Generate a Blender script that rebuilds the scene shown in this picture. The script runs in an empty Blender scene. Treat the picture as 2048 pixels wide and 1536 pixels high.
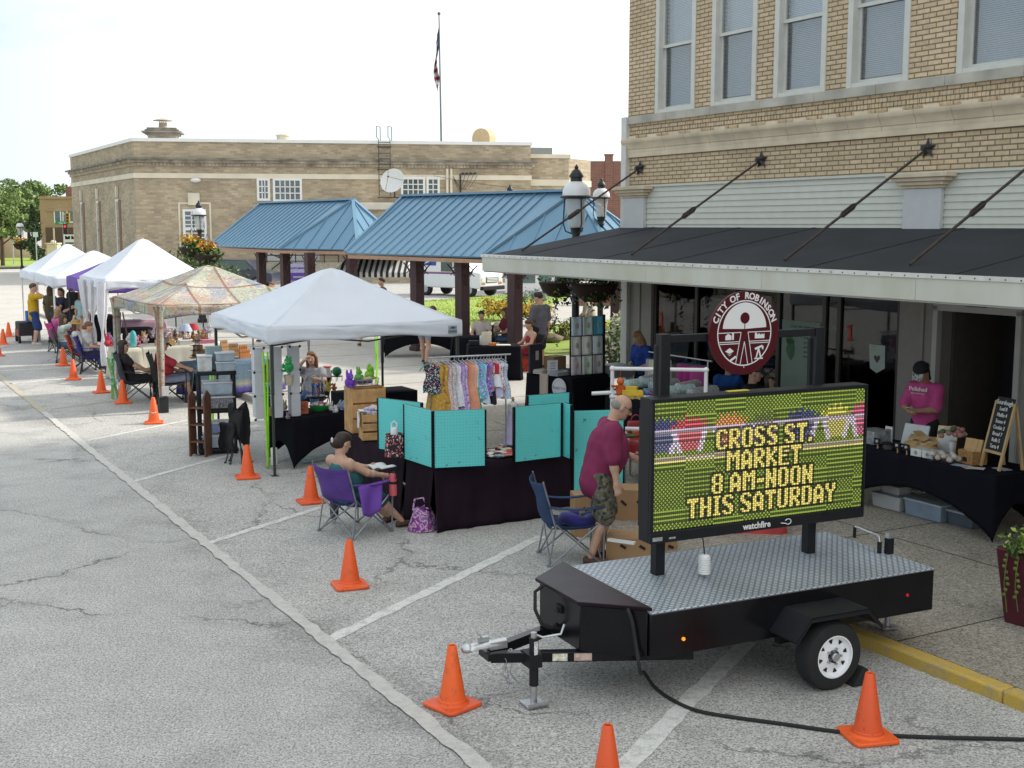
import bpy, math, random
import numpy as np
from mathutils import Vector, Matrix, noise as mnoise
R=math.radians; PI=math.pi
random.seed(7); rng=np.random.default_rng(5)
sc=bpy.context.scene; COL=sc.collection
# ---------------- camera, sky, sun, exposure ----------------
F_PX=2450.0; CAM_H=3.5; PITCH=math.atan((768-450)/F_PX)
cam=bpy.data.cameras.new('camera'); cam.sensor_width=36; cam.lens=F_PX/2048*36; cam.clip_end=2000; cam.clip_start=.1
co=bpy.data.objects.new('camera',cam); COL.objects.link(co); co.location=(0,0,CAM_H); co.rotation_euler=(PI/2-PITCH,0,0); sc.camera=co
SUN_EL=R(38); SUN_AZ=R(21)     # azimuth measured from +x towards +y
w=bpy.data.worlds.new('World'); sc.world=w; w.use_nodes=True; nt=w.node_tree; nt.nodes.clear()
def wn(t,**k):
    n=nt.nodes.new(t)
    for a,b in k.items(): setattr(n,a,b)
    return n
sky=wn('ShaderNodeTexSky',sky_type='NISHITA',sun_disc=False,sun_elevation=SUN_EL,sun_rotation=PI/2-SUN_AZ,air_density=1.0,dust_density=2.0)
tc=wn('ShaderNodeTexCoord'); mp=wn('ShaderNodeMapping'); mp.inputs['Scale'].default_value=(1.0,1.0,3.2)
nz=wn('ShaderNodeTexNoise'); nz.inputs['Scale'].default_value=2.6; nz.inputs['Detail'].default_value=6; nz.inputs['Roughness'].default_value=.55
cr=wn('ShaderNodeValToRGB'); cr.color_ramp.elements[0].position=.33; cr.color_ramp.elements[0].color=(.5,.5,.5,1); cr.color_ramp.elements[1].position=.52; cr.color_ramp.elements[1].color=(.97,.97,.97,1)
mx=wn('ShaderNodeMix',data_type='RGBA'); 
sxd=wn('ShaderNodeSeparateXYZ'); L0=nt.links.new; L0(tc.outputs['Generated'],sxd.inputs[0]); ad=wn('ShaderNodeMath',operation='ADD'); ad.inputs[1].default_value=.5; L0(sxd.outputs[0],ad.inputs[0])
cx_=wn('ShaderNodeValToRGB'); e_=cx_.color_ramp.elements; e_[0].position=.08; e_[0].color=(4.35,4.95,5.25,1); e_[1].position=.44; e_[1].color=(7.6,7.75,7.8,1); L0(ad.outputs[0],cx_.inputs['Fac']); L0(cx_.outputs['Color'],mx.inputs['B'])
bg=wn('ShaderNodeBackground'); bg.inputs['Strength'].default_value=.1; wo=wn('ShaderNodeOutputWorld')
L=nt.links.new
L(tc.outputs['Generated'],mp.inputs['Vector']); L(mp.outputs['Vector'],nz.inputs['Vector']); L(nz.outputs['Fac'],cr.inputs['Fac'])
L(cr.outputs['Color'],mx.inputs['Factor']); dk=wn('ShaderNodeMix',data_type='RGBA',blend_type='MULTIPLY'); dk.inputs['Factor'].default_value=1; dk.inputs['B'].default_value=(.66,.84,.92,1); L(sky.outputs['Color'],dk.inputs['A']); L(dk.outputs['Result'],mx.inputs['A']); L(mx.outputs['Result'],bg.inputs['Color']); L(bg.outputs['Background'],wo.inputs['Surface'])
sl=bpy.data.lights.new('sun','SUN'); sl.energy=2.2; sl.angle=R(4); sl.color=(1,.93,.83)
so=bpy.data.objects.new('sun',sl); COL.objects.link(so)
sdir=Vector((math.cos(SUN_EL)*math.cos(SUN_AZ),math.cos(SUN_EL)*math.sin(SUN_AZ),math.sin(SUN_EL)))
so.rotation_euler=sdir.to_track_quat('Z','Y').to_euler(); so.location=(0,0,60)
sc.view_settings.view_transform='Standard'; sc.view_settings.look='None'; sc.view_settings.exposure=1.0; sc.view_settings.gamma=1
# ---------------- coordinates: street frame a (towards shops), b (along the street) ----------------
SR=R(29.5); CS,SN=math.cos(SR),math.sin(SR)
def W(a,b,z=0): return Vector((a*CS-b*SN,a*SN+b*CS,z))
def toS(p): return (p[0]*CS+p[1]*SN,-p[0]*SN+p[1]*CS)
def ray(px,py):
    c,s=math.cos(PITCH),math.sin(PITCH); v=(px-1024,F_PX,768-py)
    return Vector((v[0],c*v[1]+s*v[2],-s*v[1]+c*v[2]))
def gp(px,py,z=0):
    r=ray(px,py); return Vector((0,0,CAM_H))+r*((z-CAM_H)/r.z)
def dp(px,py,y):           # point at world distance y
    r=ray(px,py); return Vector((0,0,CAM_H))+r*(y/r.y)
# ---------------- mesh builder ----------------
def frame(axis):
    a=Vector(axis).normalized(); u=a.orthogonal().normalized(); return u,a.cross(u),a
class MB:
    def __init__(s): s.v=[]; s.f=[]; s.m=[]; s.col=None
    def add(s,vs,fs,mi=0,M=None):
        o=len(s.v)
        s.v+= [tuple(M@Vector(p)) for p in vs] if M is not None else [tuple(p) for p in vs]
        s.f+=[tuple(i+o for i in f) for f in fs]; s.m+=[mi]*len(fs); return s
    def box(s,c,d,mi=0,rz=0,M=None,top=None):
        x,y,z=d[0]/2,d[1]/2,d[2]/2; t=top or (1,1)
        vs=[(-x,-y,-z),(x,-y,-z),(x,y,-z),(-x,y,-z),(-x*t[0],-y*t[1],z),(x*t[0],-y*t[1],z),(x*t[0],y*t[1],z),(-x*t[0],y*t[1],z)]
        T=Matrix.Translation(c)@Matrix.Rotation(rz,4,'Z')
        return s.add(vs,[(3,2,1,0),(4,5,6,7),(0,1,5,4),(1,2,6,5),(2,3,7,6),(3,0,4,7)],mi,(M@T) if M is not None else T)
    def b2(s,lo,hi,mi=0,M=None):
        return s.box([(a+b)/2 for a,b in zip(lo,hi)],[abs(b-a) for a,b in zip(lo,hi)],mi,0,M)
    def bar(s,p0,p1,w,h=None,mi=0,up=(0,0,1)):
        p0,p1=Vector(p0),Vector(p1); d=p1-p0; l=d.length; z=d/l; u=Vector(up)
        if abs(z.dot(u))>.98: u=Vector((1,0,0))
        x=z.cross(u).normalized(); y=x.cross(z)*-1
        M=Matrix((x,y,z)).transposed().to_4x4(); M.translation=(p0+p1)/2
        return s.box((0,0,0),(w,h or w,l),mi,0,M)
    def cyl(s,p0,p1,r0,r1=None,n=12,mi=0,cap=True):
        r1=r0 if r1 is None else r1; p0,p1=Vector(p0),Vector(p1); u,v,a=frame(p1-p0); vs=[]
        for p,r in ((p0,r0),(p1,r1)):
            for i in range(n):
                t=2*PI*i/n; vs.append(p+u*(r*math.cos(t))+v*(r*math.sin(t)))
        fs=[(i,(i+1)%n,n+(i+1)%n,n+i) for i in range(n)]
        if cap: fs+=[tuple(range(n-1,-1,-1)),tuple(range(n,2*n))]
        return s.add(vs,fs,mi)
    def tube(s,pts,r,n=8,mi=0,closed=False):
        pts=[Vector(p) for p in pts]; k=len(pts); vs=[]; rr=r if hasattr(r,'__len__') else [r]*k
        u=None
        for i in range(k):
            a=pts[(i+1)%k]-pts[i-1] if closed else pts[min(i+1,k-1)]-pts[max(i-1,0)]
            a=a.normalized() if a.length>1e-9 else Vector((0,0,1))
            if u is None: u=a.orthogonal().normalized()
            else:
                u=u-a*u.dot(a); u=u.normalized() if u.length>1e-6 else a.orthogonal().normalized()
            v=a.cross(u)
            for j in range(n):
                t=2*PI*j/n; vs.append(pts[i]+u*(rr[i]*math.cos(t))+v*(rr[i]*math.sin(t)))
        fs=[]
        for i in range(k if closed else k-1):
            q=(i+1)%k
            for j in range(n): fs.append((i*n+j,i*n+(j+1)%n,q*n+(j+1)%n,q*n+j))
        if not closed: fs+=[tuple(range(n-1,-1,-1)),tuple(range((k-1)*n,k*n))]
        return s.add(vs,fs,mi)
    def lathe(s,prof,c=(0,0,0),n=20,mi=0,M=None,cap=True):
        vs=[];k=len(prof)
        for r,z in prof:
            for j in range(n):
                t=2*PI*j/n; vs.append((c[0]+r*math.cos(t),c[1]+r*math.sin(t),c[2]+z))
        fs=[(i*n+j,i*n+(j+1)%n,(i+1)*n+(j+1)%n,(i+1)*n+j) for i in range(k-1) for j in range(n)]
        if cap: fs+=[tuple(range(n-1,-1,-1)),tuple(range((k-1)*n,k*n))]
        return s.add(vs,fs,mi,M)
    def ell(s,c,r,n=12,k=8,mi=0,M=None,jit=0):
        vs=[];r=r if hasattr(r,'__len__') else (r,r,r)
        for i in range(1,k):
            p=PI*i/k
            for j in range(n):
                t=2*PI*j/n; q=1+(random.uniform(-jit,jit) if jit else 0); vs.append((c[0]+q*r[0]*math.sin(p)*math.cos(t),c[1]+q*r[1]*math.sin(p)*math.sin(t),c[2]-q*r[2]*math.cos(p)))
        o=len(vs); vs+=[(c[0],c[1],c[2]-r[2]),(c[0],c[1],c[2]+r[2])]
        fs=[(i*n+j,i*n+(j+1)%n,(i+1)*n+(j+1)%n,(i+1)*n+j) for i in range(k-2) for j in range(n)]
        fs+=[(o,(j+1)%n,j) for j in range(n)]+[(o+1,(k-2)*n+j,(k-2)*n+(j+1)%n) for j in range(n)]
        return s.add(vs,fs,mi,M)
    def prism(s,poly,z0,z1,mi=0,M=None,side=None):
        n=len(poly); ar=sum(poly[i][0]*poly[(i+1)%n][1]-poly[(i+1)%n][0]*poly[i][1] for i in range(n))
        if ar<0: poly=poly[::-1]
        vs=[(x,y,z0) for x,y in poly]+[(x,y,z1) for x,y in poly]
        s.add(vs,[tuple(range(n-1,-1,-1)),tuple(range(n,2*n))],mi,M)
        o=len(s.v)-2*n; sd=mi if side is None else side
        for i in range(n): s.f.append((o+i,o+(i+1)%n,o+n+(i+1)%n,o+n+i)); s.m.append(sd)
        return s
    def grid(s,fn,nu,nv,mi=0,M=None):
        vs=[fn(i/nu,j/nv) for j in range(nv+1) for i in range(nu+1)]
        fs=[(j*(nu+1)+i,j*(nu+1)+i+1,(j+1)*(nu+1)+i+1,(j+1)*(nu+1)+i) for j in range(nv) for i in range(nu)]
        return s.add(vs,fs,mi,M)
    def build(s,name,mats,parent=None,bev=0,smooth=35,solid=0,sub=0):
        me=bpy.data.meshes.new(name); me.from_pydata(s.v,[],s.f)
        for m in (mats if isinstance(mats,(list,tuple)) else [mats]): me.materials.append(m)
        n=len(me.polygons); me.polygons.foreach_set('material_index',s.m); me.update()
        nl=len(me.loops); co_=np.empty(len(me.vertices)*3); me.vertices.foreach_get('co',co_); co_=co_.reshape(-1,3)
        li=np.empty(nl,int); me.loops.foreach_get('vertex_index',li)
        nr=np.empty(n*3); me.polygons.foreach_get('normal',nr); nr=abs(nr.reshape(-1,3)); lt=np.empty(n,int); me.polygons.foreach_get('loop_total',lt)
        ax=np.repeat(np.where((nr[:,2]>.75),2,np.where(nr[:,0]>nr[:,1],0,1)),lt); p=co_[li]
        uv=np.where((ax==2)[:,None],p[:,[0,1]],np.where((ax==0)[:,None],p[:,[1,2]],p[:,[0,2]]))
        me.uv_layers.new(name='UVMap').data.foreach_set('uv',uv.ravel())
        if smooth:
            me.polygons.foreach_set('use_smooth',np.ones(n,bool)); me.set_sharp_from_angle(angle=R(smooth))
        o=bpy.data.objects.new(name,me); COL.objects.link(o)
        if parent: o.parent=parent
        if solid: md=o.modifiers.new('solid','SOLIDIFY'); md.thickness=solid; md.offset=0
        if sub: md=o.modifiers.new('sub','SUBSURF'); md.levels=sub; md.render_levels=sub
        if bev: md=o.modifiers.new('bev','BEVEL'); md.width=bev; md.segments=2; md.limit_method='ANGLE'; md.angle_limit=R(40)
        return o
def tag(o,label=None,cat=None,group=None,kind=None):
    if label: o['label']=label
    if cat: o['category']=cat
    if group: o['group']=group
    if kind: o['kind']=kind
    return o
def thing(name,label,cat,loc=(0,0,0),rz=SR,group=None):
    o=bpy.data.objects.new(name,None); COL.objects.link(o); o.empty_display_size=.1
    o.location=loc; o.rotation_euler=(0,0,rz); return tag(o,label,cat,group)
def place(o,loc,rz=SR): o.location=loc; o.rotation_euler=(0,0,rz); return o
def dup(o,parent=None,loc=None,rz=None,label=None,scale=None):
    c=o.copy(); COL.objects.link(c)
    if parent: c.parent=parent
    if loc is not None: c.location=loc
    if rz is not None: c.rotation_euler=(0,0,rz)
    if scale: c.scale=(scale,)*3
    if label: c['label']=label
    for ch in list(o.children): dup(ch,c)
    return c
# ---------------- materials ----------------
MC={}
def mat(name,col,rough=.7,metal=0,var=.10,vs=7,bump=0,bs=80,spec=.5,emit=0,trans=0,coat=0,alpha=1,sheen=0,ior=1.45):
    if name in MC: return MC[name]
    m=bpy.data.materials.new(name); m.use_nodes=True; MC[name]=m; t=m.node_tree; b=t.nodes['Principled BSDF']; lk=t.links.new
    c=(*col,1); b.inputs['Base Color'].default_value=c; b.inputs['Roughness'].default_value=rough; b.inputs['Metallic'].default_value=metal
    b.inputs['Specular IOR Level'].default_value=spec; b.inputs['IOR'].default_value=ior
    if emit: b.inputs['Emission Color'].default_value=c; b.inputs['Emission Strength'].default_value=emit
    if trans: b.inputs['Transmission Weight'].default_value=trans
    if coat: b.inputs['Coat Weight'].default_value=coat; b.inputs['Coat Roughness'].default_value=.08
    if sheen: b.inputs['Sheen Weight'].default_value=sheen
    if alpha<1: b.inputs['Alpha'].default_value=alpha
    tc=t.nodes.new('ShaderNodeTexCoord')
    if var:
        n=t.nodes.new('ShaderNodeTexNoise'); n.inputs['Scale'].default_value=vs; n.inputs['Detail'].default_value=4; lk(tc.outputs['Object'],n.inputs['Vector'])
        r=t.nodes.new('ShaderNodeValToRGB'); e=r.color_ramp.elements; e[0].position=.3; e[1].position=.7
        e[0].color=(*[x*(1-var) for x in col],1); e[1].color=(*[min(1,x*(1+var)) for x in col],1)
        lk(n.outputs['Fac'],r.inputs['Fac']); lk(r.outputs['Color'],b.inputs['Base Color'])
    if bump:
        n=t.nodes.new('ShaderNodeTexNoise'); n.inputs['Scale'].default_value=bs; n.inputs['Detail'].default_value=3; lk(tc.outputs['Object'],n.inputs['Vector'])
        bp=t.nodes.new('ShaderNodeBump'); bp.inputs['Strength'].default_value=bump; bp.inputs['Distance'].default_value=.02; lk(n.outputs['Fac'],bp.inputs['Height']); lk(bp.outputs['Normal'],b.inputs['Normal'])
    return m
class NT:       # tiny node-graph helper
    def __init__(s,name):
        s.m=bpy.data.materials.new(name); s.m.use_nodes=True; s.t=s.m.node_tree; s.b=s.t.nodes['Principled BSDF']; MC[name]=s.m
        s.tc=s.n('ShaderNodeTexCoord')
    def n(s,ty,ins=None,**k):
        n=s.t.nodes.new(ty)
        for a,b in k.items(): setattr(n,a,b)
        for a,b in (ins or {}).items():
            if isinstance(b,bpy.types.NodeSocket): s.t.links.new(b,n.inputs[a])
            else: n.inputs[a].default_value=b
        return n
    def noise(s,scale,detail=4,rough=.5,vec=None,dist=0):
        return s.n('ShaderNodeTexNoise',{'Scale':scale,'Detail':detail,'Roughness':rough,'Distortion':dist,'Vector':vec or s.tc.outputs['Object']}).outputs['Fac']
    def ramp(s,fac,*st):
        r=s.n('ShaderNodeValToRGB',{'Fac':fac}); e=r.color_ramp.elements
        while len(e)<len(st): e.new(.5)
        for x,(p,c) in zip(e,st): x.position=p; x.color=(*c,1) if hasattr(c,'__len__') else (c,c,c,1)
        return r.outputs['Color']
    def mix(s,fac,a,b,mode='MIX'):
        n=s.n('ShaderNodeMix',data_type='RGBA',blend_type=mode)
        for k,v in (('Factor',fac),('A',a),('B',b)):
            if isinstance(v,bpy.types.NodeSocket): s.t.links.new(v,n.inputs[k])
            elif k=='Factor': n.inputs[k].default_value=v
            else: n.inputs[k].default_value=(*v,1) if hasattr(v,'__len__') else (v,v,v,1)
        return n.outputs['Result']
    def math(s,op,a,b=0):
        n=s.n('ShaderNodeMath',operation=op)
        for i,v in enumerate((a,b)):
            if isinstance(v,bpy.types.NodeSocket): s.t.links.new(v,n.inputs[i])
            else: n.inputs[i].default_value=v
        return n.outputs[0]
    def bump(s,h,strength=.4,dist=.01):
        b=s.n('ShaderNodeBump',{'Height':h,'Strength':strength,'Distance':dist}); s.t.links.new(b.outputs['Normal'],s.b.inputs['Normal'])
    def out(s,col,rough=.8,**k):
        if isinstance(col,bpy.types.NodeSocket): s.t.links.new(col,s.b.inputs['Base Color'])
        else: s.b.inputs['Base Color'].default_value=(*col,1)
        if isinstance(rough,bpy.types.NodeSocket): s.t.links.new(rough,s.b.inputs['Roughness'])
        else: s.b.inputs['Roughness'].default_value=rough
        return s.m
def brick(name,c1,c2,mortar,bw=.21,rh=.068,ms=.008,var=.25,bumpd=.008):
    g=NT(name); uv=g.tc.outputs['UV']
    jit=g.n('ShaderNodeTexNoise',{'Scale':3.0,'Vector':uv}); 
    b=g.n('ShaderNodeTexBrick',{'Vector':uv,'Color1':(*c1,1),'Color2':(*c2,1),'Mortar':(*mortar,1),'Scale':1.0,'Mortar Size':ms,'Mortar Smooth':.15,'Bias':0.0,'Brick Width':bw,'Row Height':rh})
    col=g.mix(1,b.outputs['Color'],g.ramp(g.noise(.6,5,vec=uv),(.25,1-var),(.75,1+var*.3)),'MULTIPLY')
    col=g.mix(1,col,g.ramp(g.noise(14,3,vec=uv),(.3,.86),(.7,1.08)),'MULTIPLY')
    g.bump(g.math('MULTIPLY',b.outputs['Fac'],-1),.6,bumpd)
    return g.out(col,.85)
def asphalt(name,base,tint,crack=1.0,speck=.5,scale=1.0,seam=0):
    g=NT(name); v=g.tc.outputs['Object']
    sp=g.noise(62*scale,2,.75); sp2=g.noise(24*scale,3,.65); big=g.noise(.35,5,.6); mid=g.noise(2.2,5,.65)
    c=g.mix(big,[x*.86 for x in base],tint)
    c=g.mix(1,c,g.ramp(mid,(.3,.88),(.7,1.06)),'MULTIPLY')
    c=g.mix(1,c,g.ramp(sp,(.34,1-speck*1.5),(.48,1.0),(.66,1+speck*1.05)),'MULTIPLY')
    c=g.mix(1,c,g.ramp(sp2,(.3,1-speck*.5),(.7,1+speck*.4)),'MULTIPLY')
    if crack:
        d=g.n('ShaderNodeTexNoise',{'Scale':1.1,'Detail':6.0,'Roughness':.7,'Vector':v}); dv=g.n('ShaderNodeVectorMath',{0:d.outputs['Color'],1:(.9,.9,.9)},operation='MULTIPLY')
        vv=g.n('ShaderNodeVectorMath',{0:v,1:dv.outputs[0]},operation='ADD')
        vo=g.n('ShaderNodeTexVoronoi',{'Vector':vv.outputs[0],'Scale':.33},feature='DISTANCE_TO_EDGE'); 
        cm=g.ramp(vo.outputs['Distance'],(0,.9),(.0028,.7),(.0075,0.0))
        msk=g.ramp(g.noise(.55,3),(.47,0.0),(.58,1.0))
        f=g.math('MULTIPLY',g.math('MULTIPLY',cm,msk),crack)
        st=g.ramp(vo.outputs['Distance'],(0,.35),(.09,0.0)); f2=g.math('MULTIPLY',g.math('MULTIPLY',st,g.ramp(g.noise(1.7,4),(.45,0.0),(.65,1.0))),crack*.8)
        c=g.mix(f2,c,(.10,.098,.092)); c=g.mix(f,c,(.035,.033,.03))
        bl=g.ramp(g.noise(.16,4,.6),(.60,0.0),(.72,.45)); c=g.mix(bl,c,[x*.55 for x in base])
    if seam:
        dt=g.n('ShaderNodeVectorMath',{0:v,1:(math.cos(R(29.5)),math.sin(R(29.5)),0)},operation='DOT_PRODUCT').outputs['Value']
        ds=g.ramp(g.math('ABSOLUTE',g.math('SUBTRACT',dt,3.45)),(.05,1.0),(.75,0.0)); sm=g.math('MULTIPLY',ds,g.ramp(g.noise(.8,5,.7),(.47,0.0),(.62,1.0)))
        c=g.mix(g.math('MULTIPLY',sm,g.math('MULTIPLY',g.ramp(sp2,(.3,1.0),(.65,.25)),.75)),c,(.13,.125,.115))
        oil=g.ramp(g.noise(.9,2,.4),(.70,0.0),(.76,.4)); c=g.mix(oil,c,(.16,.155,.15))
    g.bump(sp,.5,.006)
    return g.out(c,.92)
def paint(name,col,under,wear=.5):
    g=NT(name); f=g.ramp(g.noise(9,6,.75),(wear-.12,0.0),(wear+.06,1.0)); f2=g.ramp(g.noise(60,3,.7),(.3,.55),(.5,1.0))
    c=g.mix(g.math('MULTIPLY',f,f2),under,col); c=g.mix(1,c,g.ramp(g.noise(95,2,.7),(.3,.75),(.7,1.15)),'MULTIPLY'); return g.out(c,.8)
def speckled(name,base,cols,scale=40,thr=.5,rough=.8):
    g=NT(name); v=g.n('ShaderNodeTexVoronoi',{'Scale':scale,'Vector':g.tc.outputs['Object']}); w=g.n('ShaderNodeSeparateColor',{'Color':v.outputs['Color']})
    st=[(i/len(cols),c) for i,c in enumerate(cols)]; r=g.n('ShaderNodeValToRGB',{'Fac':w.outputs[1]}); r.color_ramp.interpolation='CONSTANT'; e=r.color_ramp.elements
    while len(e)<len(st): e.new(.5)
    for x,(p,c) in zip(e,st): x.position=p; x.color=(*c,1)
    f=g.math('LESS_THAN',v.outputs['Distance'],thr); c=g.mix(f,base,r.outputs['Color']); return g.out(c,rough)
# ---------------- setting materials ----------------
m_road=asphalt('asphalt',(.41,.40,.38),(.475,.462,.438),.9,.44,1,1)
m_park=asphalt('parking_asphalt',(.41,.40,.375),(.48,.466,.436),.75,.44,1,1)
m_conc=asphalt('plaza_concrete',(.42,.40,.36),(.50,.475,.43),.0,.12,.5)
m_walk=asphalt('aggregate_sidewalk',(.25,.22,.17),(.36,.325,.27),.5,.45,.9)
m_white=paint('worn_white_paint',(.68,.67,.63),(.44,.43,.41),.46)
m_seam=paint('concrete_seam',(.555,.535,.49),(.45,.435,.405),.50)
m_yel=paint('yellow_kerb_paint',(.56,.37,.06),(.36,.31,.21),.45)
m_fyel=paint('faded_yellow_paint',(.50,.38,.16),(.40,.38,.34),.58)
g=NT('lawn_green'); m_lawn=g.out(g.mix(1,g.mix(g.noise(.5,4),(.23,.33,.045),(.33,.42,.075)),g.ramp(g.noise(25,4,.7),(.3,.7),(.7,1.2)),'MULTIPLY'),.95)
m_kerb=asphalt('kerb_concrete',(.36,.34,.30),(.44,.42,.37),0,.3)
m_soil=mat('soil',(.045,.032,.022),.95,var=.3,vs=14,bump=.5)
m_fade=paint('faded_white_paint',(.66,.645,.60),(.45,.44,.41),.50)
def S(name,mb,m,**k): return tag(mb.build(name,m,**k),kind='structure')
def poly_sheet(name,pts,z,m):
    b=MB(); b.add([(p[0],p[1],z) for p in pts],[tuple(range(len(pts)))]); 
    o=b.build(name,m,smooth=0); tag(o,kind='structure'); return o
def ccw(pts):
    ar=sum(pts[i][0]*pts[(i+1)%len(pts)][1]-pts[(i+1)%len(pts)][0]*pts[i][1] for i in range(len(pts)))
    return pts if ar>0 else pts[::-1]
def px_sheet(name,px,z,m): return poly_sheet(name,ccw([gp(x,y,z) for x,y in px]),z,m)
def st_sheet(name,ab,z,m): return poly_sheet(name,ccw([W(a,b) for a,b in ab]),z,m)
st_sheet('road',[(-900,-300),(900,-300),(900,900),(-900,900)],0,m_road)
st_sheet('parking_lane',[(3.6,-6),(7.4,-6),(7.4,52),(3.6,52)],.004,m_park)
# sidewalk slab and kerb
b=MB(); b.prism([(7.56,-6),(40,-6),(40,20.2),(7.56,20.2)],0,.1); S('sidewalk',b,m_walk,smooth=0).rotation_euler=(0,0,SR)
b=MB(); b.prism([(7.56,20.2),(40,20.2),(40,44),(26,50),(7.56,50)],0,.1); S('plaza',b,m_conc,smooth=0).rotation_euler=(0,0,SR)
b=MB(); 
for i in range(8): b.b2((7.40,-6+i*1.96,-.02),(7.555,-6+i*1.96+1.952,.106))
S('painted_kerb',b,m_yel,bev=.02).rotation_euler=(0,0,SR)
b=MB()
for i in range(14): b.b2((7.40,9.7+i*2.9,-.02),(7.555,9.7+i*2.9+2.89,.106))
S('kerb',b,m_kerb,bev=.02).rotation_euler=(0,0,SR)
b=MB()   # sidewalk joints (grooves filled with dirt)
for bb in (1.5,4.2,6.9,9.6,12.3,15.0,17.7): b.b2((7.56,bb,.099),(12.9,bb+.014,.102))
b.b2((10.1,-6,.099),(10.114,18.5,.1025))
for bb in range(21,50,3): b.b2((7.56,bb,.099),(13.4,bb+.02,.102))
S('pavement_joint',b,m_soil,smooth=0).rotation_euler=(0,0,SR)
# painted lines: wavy worn strips
def strip(name,p,q,wd,m,z=.008,wob=.012):
    p,q=Vector(p),Vector(q); d=(q-p); l=d.length; d/=l; n=Vector((-d.y,d.x,0)); k=max(2,int(l/.12)); vs=[];fs=[]
    for i in range(k+1):
        c=p+d*(l*i/k)
        for sgn in (-1,1):
            e=c+n*sgn*(wd/2+random.uniform(-wob,wob)); vs.append((e.x,e.y,z))
    fs=[(2*i,2*i+2,2*i+3,2*i+1) for i in range(k)]
    fs=[f if True else f for f in fs]
    b=MB().add(vs,[f[::-1] for f in fs]); return tag(b.build(name,m,smooth=0),kind='structure')
strip('pavement_seam',W(3.56,4),W(3.56,24.2),.125,m_seam,.012,.018)
strip('faded_yellow_line',W(3.56,24.2),W(3.56,40),.13,m_fyel)
for p,q,wd in (((654,1283),(1085,1073),.13),((417,1087),(640,1016),.11),((262,965),(470,908),.11),((175,882),(400,836),.11),((1235,1550),(1495,1285),.15)):
    strip('parking_line',gp(*p),gp(*q),wd,m_white if wd>.12 else m_fade)
strip('parking_line',gp(0,742),gp(150,735),.11,m_white); strip('parking_line',gp(20,768),gp(200,752),.11,m_white)
strip('faded_yellow_line',gp(105,818),gp(250,800),.10,m_fyel)
# cross street beyond, its kerb and the far lawn
tc_=[(-700,545),(215,533),(400,520),(400,500),(-700,500)]
m_far=asphalt('far_pavement',(.46,.44,.40),(.55,.52,.47),.0,.08,.4)
px_sheet('cross_street',[(-900,720),(-60,716),(150,650),(330,560),(330,538),(-700,548)],.012,m_far)
b=MB()
p0,p1=gp(-700,546),gp(250,535); b.bar((p0.x,p0.y,.08),(p1.x,p1.y,.08),.3,.3); S('far_kerb',b,m_kerb)
px_sheet('far_lawn',[(-700,543),(300,531),(330,503),(-700,503)],.15,m_lawn)
# lawns of the little park
px_sheet('lawn',[(770,607),(1020,589),(1140,592),(1070,628),(985,644),(925,658),(860,668),(780,672)],.106,m_lawn)
px_sheet('lawn',[(1078,655),(1160,640),(1300,640),(1300,700),(1085,712)],.106,m_lawn)
def grass(px,z,n,h,name='grass'):
    b=MB(); P=[gp(x,y,z) for x,y in px]
    for _ in range(n):
        i=random.randrange(1,len(P)-1); u,v=random.random(),random.random()
        if u+v>1: u,v=1-u,1-v
        p=P[0]+(P[i]-P[0])*u+(P[i+1]-P[0])*v; a=random.uniform(0,2*PI); d=Vector((math.cos(a),math.sin(a),0))*.02; l=Vector((random.uniform(-.03,.03),random.uniform(-.03,.03),h*random.uniform(.5,1.2)))
        b.add([p-d,p+d,p+l],[(0,1,2)],random.randrange(2))
    o=b.build(name,[mat('grass_blade',(.20,.30,.035),.8,var=0),mat('grass_blade_pale',(.34,.42,.08),.8,var=0)],smooth=0); tag(o,'short mown green grass on the park lawn behind the columns','grass',kind='stuff')
grass([(770,607),(1020,589),(1140,592),(1070,628),(985,644),(925,658),(860,668),(780,672)],.106,7000,.05)
# ---------------- corner brick building ----------------
m_brick=brick('tan_brick',(.66,.505,.32),(.54,.41,.25),(.20,.16,.12),.225,.068,.010)
m_terra=mat('terracotta_trim',(.58,.49,.36),.75,var=.15,vs=3,bump=.15)
m_stone=mat('sill_stone',(.40,.38,.33),.85,var=.28,vs=2.2,bump=.2)
m_trim=mat('grey_white_trim',(.56,.56,.52),.55,var=.05)
m_side=mat('pale_vinyl_siding',(.54,.54,.48),.5,var=.04)
m_roofm=mat('black_roll_roofing',(.018,.020,.026),.85,var=.3,vs=1.2,bump=.3,bs=140)
m_iron=mat('rusty_iron',(.045,.034,.028),.7,var=.3,vs=12)
m_fasc=NT('weathered_fascia'); g=m_fasc
mapn=g.n('ShaderNodeMapping',{'Vector':g.tc.outputs['Object'],'Scale':(4,.6,.35)}); f_=g.noise(2.0,4,.6,mapn.outputs[0])
m_fasc=g.out(g.mix(g.ramp(f_,(.40,0.0),(.72,.55)),(.58,.575,.51),(.40,.38,.25)),.6)
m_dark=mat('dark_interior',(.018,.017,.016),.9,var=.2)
m_bronze=mat('bronze_frame',(.05,.042,.038),.45,var=.05)
m_panel=mat('taupe_panel',(.25,.235,.215),.6,var=.06)
m_blind=mat('pale_blind',(.74,.78,.82),.8,var=.03)
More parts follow.
